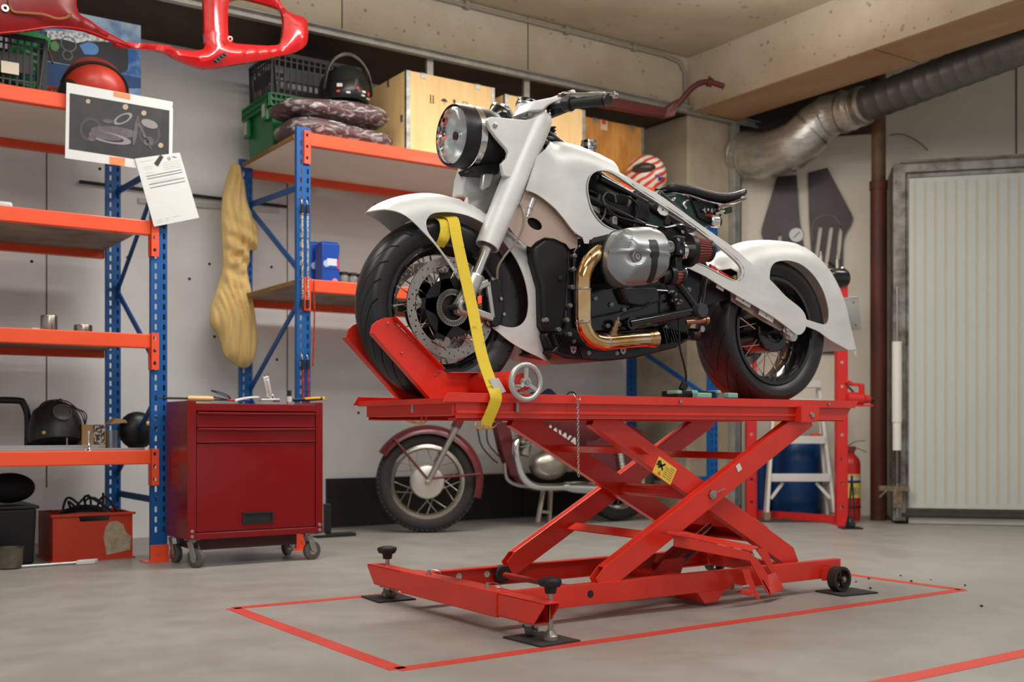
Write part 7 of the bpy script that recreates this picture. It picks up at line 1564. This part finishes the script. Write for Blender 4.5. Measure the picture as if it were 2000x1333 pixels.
# frame, engine, tank
def tubeo(pts, r, nm, mt, t=0): 
    m = MB(); m.tube(spline([OB(*q) for q in pts], 6), r, 12); return m.build(nm, mt, ob)
tubeo([(965, 800, 0), (978, 835, 0), (990, 880, 0), (1004, 925, 0), (1030, 950, 0), (1090, 955, 0), (1150, 945, 0)], .022, 'frame_tube', MAR)
tubeo([(965, 790, 0), (1050, 800, 0), (1140, 815, 0), (1180, 870, 0), (1200, 940, 0)], .02, 'frame_tube', MAR)
m = MB(); m.prism([OB(x, y, .03) for x, y in ((968, 825), (995, 825), (1010, 895), (1018, 935), (998, 930), (980, 880))], YAX*.06); m.build('frame_gusset', MAR, ob, bevel=.006)
ca = mat('cast_alloy_case', (168, 162, 150), .3, .85, var=.1, scale=8)
c = OB(1072, 908, .05); m = MB(); m.ball(c, .15, .10, .105, 32, 18); m.build('crankcase', ca, ob, smooth=180)
c = OB(1140, 905, .05); m = MB(); m.ball(c, .10, .07, .09, 24, 14); m.build('gearbox_cover', ca, ob, smooth=180)
for k in range(7):
    a = OB(1020+k*2, 870-k*7, .04); m = MB(); m.obox(a, Vector((.055, 0, .012)), YAX*.06, Vector((0, 0, .004))); m.build('cylinder_fin', ca, ob, smooth=0)
m = MB(); m.cyl(OB(1022, 890, .04), OB(1036, 826, .04), .04, 18); m.build('cylinder', ca, ob)
tubeo([(1022, 858, .09), (1010, 862, .12), (1007, 880, .13), (1012, 910, .13), (1024, 936, .13), (1044, 950, .13), (1080, 952, .13), (1105, 951, .13)], .024, 'exhaust_pipe', CHROME)
m = MB(); a, b = OB(1100, 951, .13), OB(1320, 962, .13); d = (b-a).normalized(); L = (b-a).length; m.lathe([(.025, 0), (.030, .03), (.040, .10), (.044, .3), (.044, L-.1), (.03, L)], a, d, 24); m.build('silencer', CHROME, ob, smooth=50)
m = MB(); m.lathe([(.032, -.012), (.032, .012)], OB(1107, 951, .13), d, 24); m.build('pipe_clamp', CHROME, ob)
tubeo([(985, 905, .06), (990, 935, .06), (1010, 948, .06), (1040, 952, .06)], .012, 'crash_bar', mat('fork_alloy', (0, 0, 0)))
rings = []
for x, yc_, hh, ww in ((1010, 800, .03, .04), (1030, 808, .10, .09), (1070, 822, .155, .125), (1110, 835, .165, .13), (1150, 845, .13, .12), (1180, 850, .06, .07), (1190, 852, .02, .03)):
    c = OB(x, yc_, 0); rings.append([c+Vector((0, -ww*math.cos(q)*(1 if True else 0), hh*math.sin(q))) for q in [2*math.pi*k/24 for k in range(24)]])
m = MB(); m.loft(rings); tk = m.build('fuel_tank', MAR, ob, smooth=180, sub=1)
text('tank_lettering', 'JAWA', OB(1098, 856, .142), .10, mat('tank_letter_white', (220, 206, 198), .4), tk, rot=(R(90), R(22), R(0)), ext=.004, bold=.002)
m = MB(); m.prism([OB(x, y, .10) for x, y in ((1138, 835), (1235, 850), (1240, 905), (1205, 930), (1150, 900))], YAX*.2); m.build('tool_box_panel', MAR, ob, bevel=.02)
m = MB(); rings = []
for x, y, w in ((1160, 798, .08), (1200, 794, .12), (1250, 796, .12), (1290, 800, .1)): c = OB(x, y); rings.append([c+Vector((0, -w*math.cos(q), .035*math.sin(q))) for q in [2*math.pi*k/16 for k in range(16)]])
m.loft(rings); m.build('seat', BLACK, ob, smooth=180)
for sd in (-1, 1):
    m = MB(); a = OB(1205, 850, .12*1); b = OB(1220, 940, .12); 
    if sd > 0: a.y = b.y = OV+.12
    m.cyl(a, b, .024, 14); m.build('rear_shock', CHROME, ob)
    for k in range(9): m = MB(); q = a+(b-a)*(.2+.07*k); m.lathe([(.022, -.004), (.03, 0), (.022, .004)], q, b-a, 14); m.build('shock_coil', DULL, ob)
m = MB(); m.bar(OB(1062, 952, .07), OB(1050, 1022, .10), .03, .02); m.bar(OB(1076, 952, .07), OB(1072, 1024, .04), .03, .02); m.bar(OB(1056, 1000, .08), OB(1074, 1002, .05), .02, .02); q = FL(1050, 1024); m.build('centre_stand', mat('grey_stand', (150, 140, 126), .5, .4), ob, bevel=.004)
for k, pts in enumerate((((932, 835, .1), (940, 870, .1), (960, 895, .1), (972, 905, .1)), ((950, 835, .12), (953, 865, .12), (968, 885, .1), (985, 900, .08)))): tubeo(pts, .005, 'control_cable', SOFTB)
# black stand beside the cabinet
c = FL(660, 1050); t = thing('black_stand', (c.x, c.y, 0), 'black metal stand foot on the floor right of the cabinet', 'stand')
m = MB(); a, b = FL(620, 1052), FL(697, 1048); m.box((a.x, a.y-.01, 0), (b.x, a.y+.07, .022)); m.build('foot_bar', BLACK, t, smooth=0, bevel=.003)
m = MB(); p = FL(645, 1050); m.box((p.x-.02, a.y+.03, .022), (p.x+.015, a.y+.075, .20)); m.build('upright_post', BLACK, t, smooth=0, bevel=.003)

# ================================================================== CORNER: PRESS, LADDER, DRUM, EXTINGUISHER
PR = mat('press_red_paint', (206, 40, 36), .42)
pr1, pr2 = FL(1468, 1013), FL(1645, 1026)
pre = thing('shop_press', (6.05, 5.3, 0), 'red hydraulic shop press frame with punched posts in the corner', 'press')
dp = (pr2-pr1).normalized(); fn_ = Vector((-dp.y, dp.x, 0))
if fn_.dot(fwd) > 0: fn_ = -fn_
cw = fwd.cross(Vector((0, 0, 1)))
for c in (pr1, pr2):
    m = MB(); hs = []; w = .036; zt_ = 1.66
    ax = rgt*1.0
    zz = .12
    while zz < 1.6: hs.append([c+ax*(.011*math.cos(k))+Vector((0, 0, zz+.011*math.sin(k))) for k in [2*math.pi*i/12 for i in range(12)]]); zz += .165
    m.prism([c-ax*w+Vector((0, 0, .0)), c+ax*w, c+ax*w+Vector((0, 0, zt_)), c-ax*w+Vector((0, 0, zt_))], fwd*.006, hs)
    for s_ in (-1, 1): m.obox(c+ax*s_*w+fwd*.025+Vector((0, 0, zt_/2)), ax*.003, fwd*.025, Vector((0, 0, zt_/2)))
    m.build('punched_post', PR, pre, smooth=0)
    m = MB(); m.obox(c+Vector((0, 0, .004)), rgt*.05, fwd*.12, Vector((0, 0, .004))); m.build('press_foot', PR, pre, smooth=0)
m = MB(); m.bar(pr1+Vector((0, 0, 1.70))+fwd*.02, pr2+Vector((0, 0, 1.70))+fwd*.02, .07, .11, fn_); m.build('cross_head', PR, pre, smooth=0, bevel=.004)
c = pr2+Vector((0, 0, 1.70))-fwd*.03
for dz in (-.04, .035): m = MB(); m.lathe([(.018, 0), (.018, .012), (.008, .014)], c+Vector((0, 0, dz))+rgt*-.01, -fwd, 6); m.build('head_bolt', CHROME, pre)
m = MB(); m.bar(pr1+fwd*.12+Vector((0, 0, .03)), pr2+fwd*.12+Vector((0, 0, .03)), .03, .05); m.build('floor_bar', PR, pre, smooth=0)
c = D(1553, 461, 7.75); m = MB(); m.lathe([(.052, 0), (.055, .01), (.055, .03), (.05, .034)], c, -fwd, 28); gg = m.build('pressure_gauge', mat('gauge_case', (84, 82, 80), .4, .5), pre)
m = MB(); m.lathe([(.049, .034), (.049, .036)], c, -fwd, 28); m.build('gauge_face', mat('gauge_face', (176, 178, 178), .4), gg)
m = MB(); m.bar(c-fwd*.038-rgt*.02-Vector((0, 0, .02)), c-fwd*.038+rgt*.022+Vector((0, 0, .022)), .002, .004); m.build('gauge_needle', SOFTB, gg)
m = MB(); m.cyl(c+Vector((0, 0, -.3)), c, .012, 10); m.build('gauge_pipe', STEEL, pre)
for x, y0, y1, r in ((1545, 505, 530, .024), (1603, 500, 524, .022), (1635, 508, 524, .018)):
    m = MB(); a = D(x, y1+6, 7.75); b = D(x, y0, 7.75); m.cyl(a, b, r, 16); m.cyl(b, b+Vector((0, 0, .03)), r*.45, 10); m.build('hydraulic_fitting', STEEL, pre)
m = MB(); m.tube(spline([D(1618, 512, 7.75), D(1628, 520, 7.75), D(1636, 528, 7.75)], 5), .010, 8); m.build('hydraulic_hose', SOFTB, pre)
# pump on the right post
a, b = D(1655, 768, 7.52), D(1690, 778, 7.52)
m = MB(); m.lathe([(.03, 0), (.046, .01), (.046, .11), (.03, .125), (.026, .16), (.012, .17)], D(1653, 779, 7.5), rgt*.97+Vector((0, 0, -.03)), 20); pm = m.build('pump_body', PR, pre)
m = MB(); m.bar(D(1683, 778, 7.5), D(1683, 752, 7.5), .03, .03); m.bar(D(1662, 751, 7.5), D(1687, 753, 7.5), .02, .022); m.cyl(D(1652, 745, 7.5), D(1664, 751, 7.5), .016, 12); m.build('pump_lever', PR, pm, bevel=.004)
m = MB(); m.tube(spline([D(1656, 755, 7.5), D(1668, 768, 7.5), D(1674, 778, 7.5)], 4), .007, 8); m.build('pump_hose', SOFTB, pm)
m = MB(); m.cyl(D(1695, 781, 7.5), D(1706, 780, 7.5), .02, 14); m.build('pump_knob', SOFTB, pm); m = MB(); m.obox(D(1682, 793, 7.5), rgt*.07, fwd*.03, Vector((0, 0, .006))); m.build('pump_shelf', PR, pre, smooth=0)
# jack handle and foot by the post
c = FL(1650, 1030)-fwd*.12; t = thing('jack_handle', (c.x, c.y, 0), 'black jack foot with handle rods standing at the right press post', 'jack')
m = MB(); m.obox(c+Vector((0, 0, .005)), rgt*.065, fwd*.06, Vector((0, 0, .005))); m.build('jack_base', BLACK, t, smooth=0); m = MB(); m.lathe([(.03, 0), (.034, .02), (.022, .045), (.018, .07)], c+Vector((0, 0, .01)), (0, 0, 1), 18); m.build('jack_body', GLOSSB, t)
for k in (-.012, .03): m = MB(); m.cyl(c+rgt*k+Vector((0, 0, .06)), c+rgt*.01+Vector((0, 0, .35))-fwd*.0, .006, 8); m.build('handle_rod', SOFTB, t)
# step ladder
la, lb_ = FL(1499, 1017), FL(1629, 1017); LW = mat('white_aluminium_ladder', (218, 214, 206), .45, .15)
lad = thing('step_ladder', tuple((la+lb_)/2), 'white aluminium step ladder standing inside the red press frame', 'ladder')
dl_ = (lb_-la).normalized(); dd_ = Vector((-dl_.y, dl_.x, 0)); dd_ = dd_ if dd_.dot(fwd) > 0 else -dd_
def lp(x, y, back=0.0):
    f = (1017-y)/(1017-745); return la+(lb_-la)*((x-1499)/130)+Vector((0, 0, max(0, (1017-y)/2150*7.88)))+dd_*(.16*f+back)
for (x0, x1) in ((1497, 1523), (1630, 1609)):
    m = MB(); m.bar(lp(x0, 1017), lp(x1, 745), .022, .055, dl_); m.build('side_rail', LW, lad, smooth=0, bevel=.003)
    m = MB(); m.bar(lp(x0+(4 if x0 < 1550 else -4), 1015, .12)+Vector((0, 0, .0)), lp(x1, 760, .02), .018, .03, dl_); m.build('rear_leg', LW, lad, smooth=0, bevel=.003)
    m = MB(); p = lp(x0, 1017); m.obox(p+Vector((0, 0, .03)), dl_*.022, dd_*.035, Vector((0, 0, .03))); m.build('rubber_foot', mat('worn_ladder_foot', (140, 118, 100), .8), lad, smooth=0, bevel=.004)
for x0, x1, y in ((1508, 1622, 934), (1515, 1616, 860), (1521, 1611, 786)):
    m = MB(); m.bar(lp(x0, y), lp(x1, y), .09, .055, dd_); m.build('tread', LW, lad, smooth=0, bevel=.003)
m = MB(); m.bar(lp(1519, 750), lp(1612, 750), .12, .05, dd_); m.build('top_cap', LW, lad, smooth=0, bevel=.004)
for x0, x1 in ((1507, 1532), (1624, 1597)): m = MB(); m.bar(lp(x0, 975), lp(x1, 944), .006, .022, dd_); m.build('tread_brace', LW, lad, smooth=0)
m = MB(); q = lp(1528, 832)+dd_*-.01; m.box((q.x-.03, q.y-.03, q.z-.03), (q.x+.03, q.y+.02, q.z+.02)); 
t = tag(m.build('yellow_pouch', mat('yellow_plastic', (0, 0, 0)), bevel=.01), 'small yellow pouch hung on the ladder below the table edge', 'pouch')
m = MB(); q = lp(1600, 857)+dd_*-.0; q.z = lp(1600, 860).z+.0280; m.obox(q+Vector((0, 0, .008)), dl_*.04, dd_*.025, Vector((0, 0, .008))); tag(m.build('red_tool', RED, bevel=.004), 'red tool lying on the upper visible ladder tread', 'tool')
# blue drum, wheels and dark tarp
c = D(1556, 1009, 8.29); c.z = 0; BLD = mat('blue_drum_plastic', (14, 62, 118), .4)
m = MB(); m.lathe([(.17, 0), (.185, .02), (.19, .1), (.196, .12), (.19, .14), (.19, .4), (.196, .42), (.19, .44), (.188, .52), (.16, .56), (.155, .58), (.002, .58)], c, (0, 0, 1), 40); tag(m.build('plastic_drum', BLD), 'blue plastic drum standing behind the white ladder', 'drum')
c = D(1484, 1000, 8.40); c.z = 0; m = MB(); m.lathe([(.08, 0), (.085, .02), (.085, .50), (.078, .53), (.002, .53)], c, (0, 0, 1), 28); tag(m.build('blue_canister', BLD), 'narrow blue canister behind the left press post', 'canister')
m = MB(); a = FL(1490, 1024); b = FL(1632, 1024); n = 24; rows = []
for j in range(6):
    row = []
    for i in range(n+1):
        p = a+(b-a)*i/n+fwd*(.12+.06*j); row.append(p+Vector((0, 0, .004+.02*max(0, math.sin(i*.9+j)*math.cos(i*.4-j*1.3))*(1 if 0 < j < 5 else .1))))
    rows.append(row)
m.loft(rows, closed=False); tag(m.build('floor_tarp', mat('dark_tarp', (62, 56, 50), .7), smooth=60, solid=.002), 'crumpled dark tarp on the floor under the ladder', 'tarp')
# fire extinguisher
c = FL(1671, 1020); c = c+fwd*.10; t = thing('fire_extinguisher', tuple(c), 'red fire extinguisher with yellow label on the floor by the brown pipe', 'fire extinguisher')
EX = mat('extinguisher_red', (196, 34, 30), .3)
m = MB(); m.lathe([(.058, 0), (.064, .012), (.064, .40), (.058, .435), (.034, .465), (.026, .475)], c, (0, 0, 1), 32); cy = m.build('cylinder', EX, t, smooth=50)
LBm = [(.315, .335, (216, 190, 90)), (.29, .314, (206, 200, 190)), (.272, .289, (30, 50, 110)), (.165, .271, (228, 200, 80)), (.158, .164, (30, 50, 110))]
for z0, z1, cc in LBm: m = MB(); m.lathe([(.0646, z0), (.0646, z1)], c, (0, 0, 1), 32, cap=False); m.build('label_band', mat('ext_label_%d_%d' % (cc[0], cc[2]), cc, .5), cy)
for k in range(3): m = MB(); m.obox(c-fwd*.0635+rgt*(-.02+.026*k)-fwd*(.0015 if k == 1 else -.0)+Vector((0, 0, .215)), rgt*.009, fwd*.002, Vector((0, 0, .03-.006*k))); m.build('label_print', mat('label_grey_print', (150, 138, 110), .6), cy, smooth=0)
m = MB(); m.ring(c+Vector((0, 0, .10)), (0, 0, 1), .0665, .063, .014, 32); m.build('strap_band', SOFTB, cy)
m = MB(); m.cyl(c+Vector((0, 0, .47)), c+Vector((0, 0, .51)), .022, 16); m.obox(c+Vector((0, 0, .515)), rgt*.03, fwd*.016, Vector((0, 0, .016))); m.build('valve_head', mat('valve_dark_red', (130, 36, 32), .5), t, bevel=.004)
for dz, l in ((.535, .10), (.52, .11)):
    m = MB(); p = c+Vector((0, 0, dz)); m.strip(spline([p-rgt*.02, p+rgt*.03+Vector((0, 0, (.03 if dz > .53 else .0))), p+rgt*l+Vector((0, 0, (.036 if dz > .53 else -.03)))], 5), .018, .004, fwd); m.build('squeeze_lever', BLACK, t, smooth=60)
m = MB(); m.tube(spline([c+Vector((0, 0, .5))-rgt*.02, c+Vector((0, 0, .47))-rgt*.06, c+Vector((0, 0, .38))-rgt*.078, c+Vector((0, 0, .2))-rgt*.076], 6), .009, 10); m.build('discharge_hose', SOFTB, t)
# dark cut-out panels on the slanted wall
DKP = mat('dark_brushed_panel', (70, 60, 60), .42, .3, rgb2=(52, 44, 46), scale=3)
def wpanel(px, holes, label, name='cut_out_panel', off=OFF-.03):
    m = MB(); m.prism([on_wall(x, y, off) for x, y in px], WN*.012, [[on_wall(x, y, off) for x, y in h] for h in holes])
    return tag(m.build(name, DKP, smooth=0), label, 'panel', 'dark cut-out panels on the wall')
def slot(x0, y0, x1, y1, w): return [(x0-w, y0+w), (x0-w*.6, y0), (x0, y0-w*.5), (x0+w*.6, y0), (x0+w, y0+w), (x1+w, y1-w), (x1+w*.6, y1), (x1, y1+w*.5), (x1-w*.6, y1), (x1-w, y1-w)]
wpanel([(1518, 345), (1556, 342), (1562, 430), (1571, 487), (1574, 640), (1504, 640), (1494, 480)]+smooth_px([(1492, 470), (1487, 456), (1489, 441)]), [slot(1523, 458, 1520, 600, 3.5)], 'dark panel with straight right edge hung on the wall left of the other')
pb2 = wpanel([(1578, 337.5), (1616, 328)]+smooth_px([(1660, 412), (1665, 424), (1662, 438), (1648, 466), (1646, 521)])+[(1645, 690), (1592, 690), (1584, 487), (1580, 424)], [slot(1602, 442, 1587, 560, 4), slot(1623, 442, 1605, 580, 4.2), [(1640, 440), (1645, 452), (1643, 480), (1632, 560), (1628, 560), (1634, 490), (1636, 458)]], 'larger dark panel with three slots hung on the wall beside the pipe')
m = MB(); m.strip([on_wall(x, y, OFF-.032) for x, y in smooth_px([(1587, 470), (1586, 445), (1594, 428), (1612, 420), (1630, 424), (1641, 440)])], .004, .004, WN); ar = m.build('arch_groove', mat('groove_brown', (150, 130, 112), .6), None, smooth=60)
bpy.data.objects[ar.name].parent = pb2; ar.location = ORG[ar.name]-ORG[pb2.name]
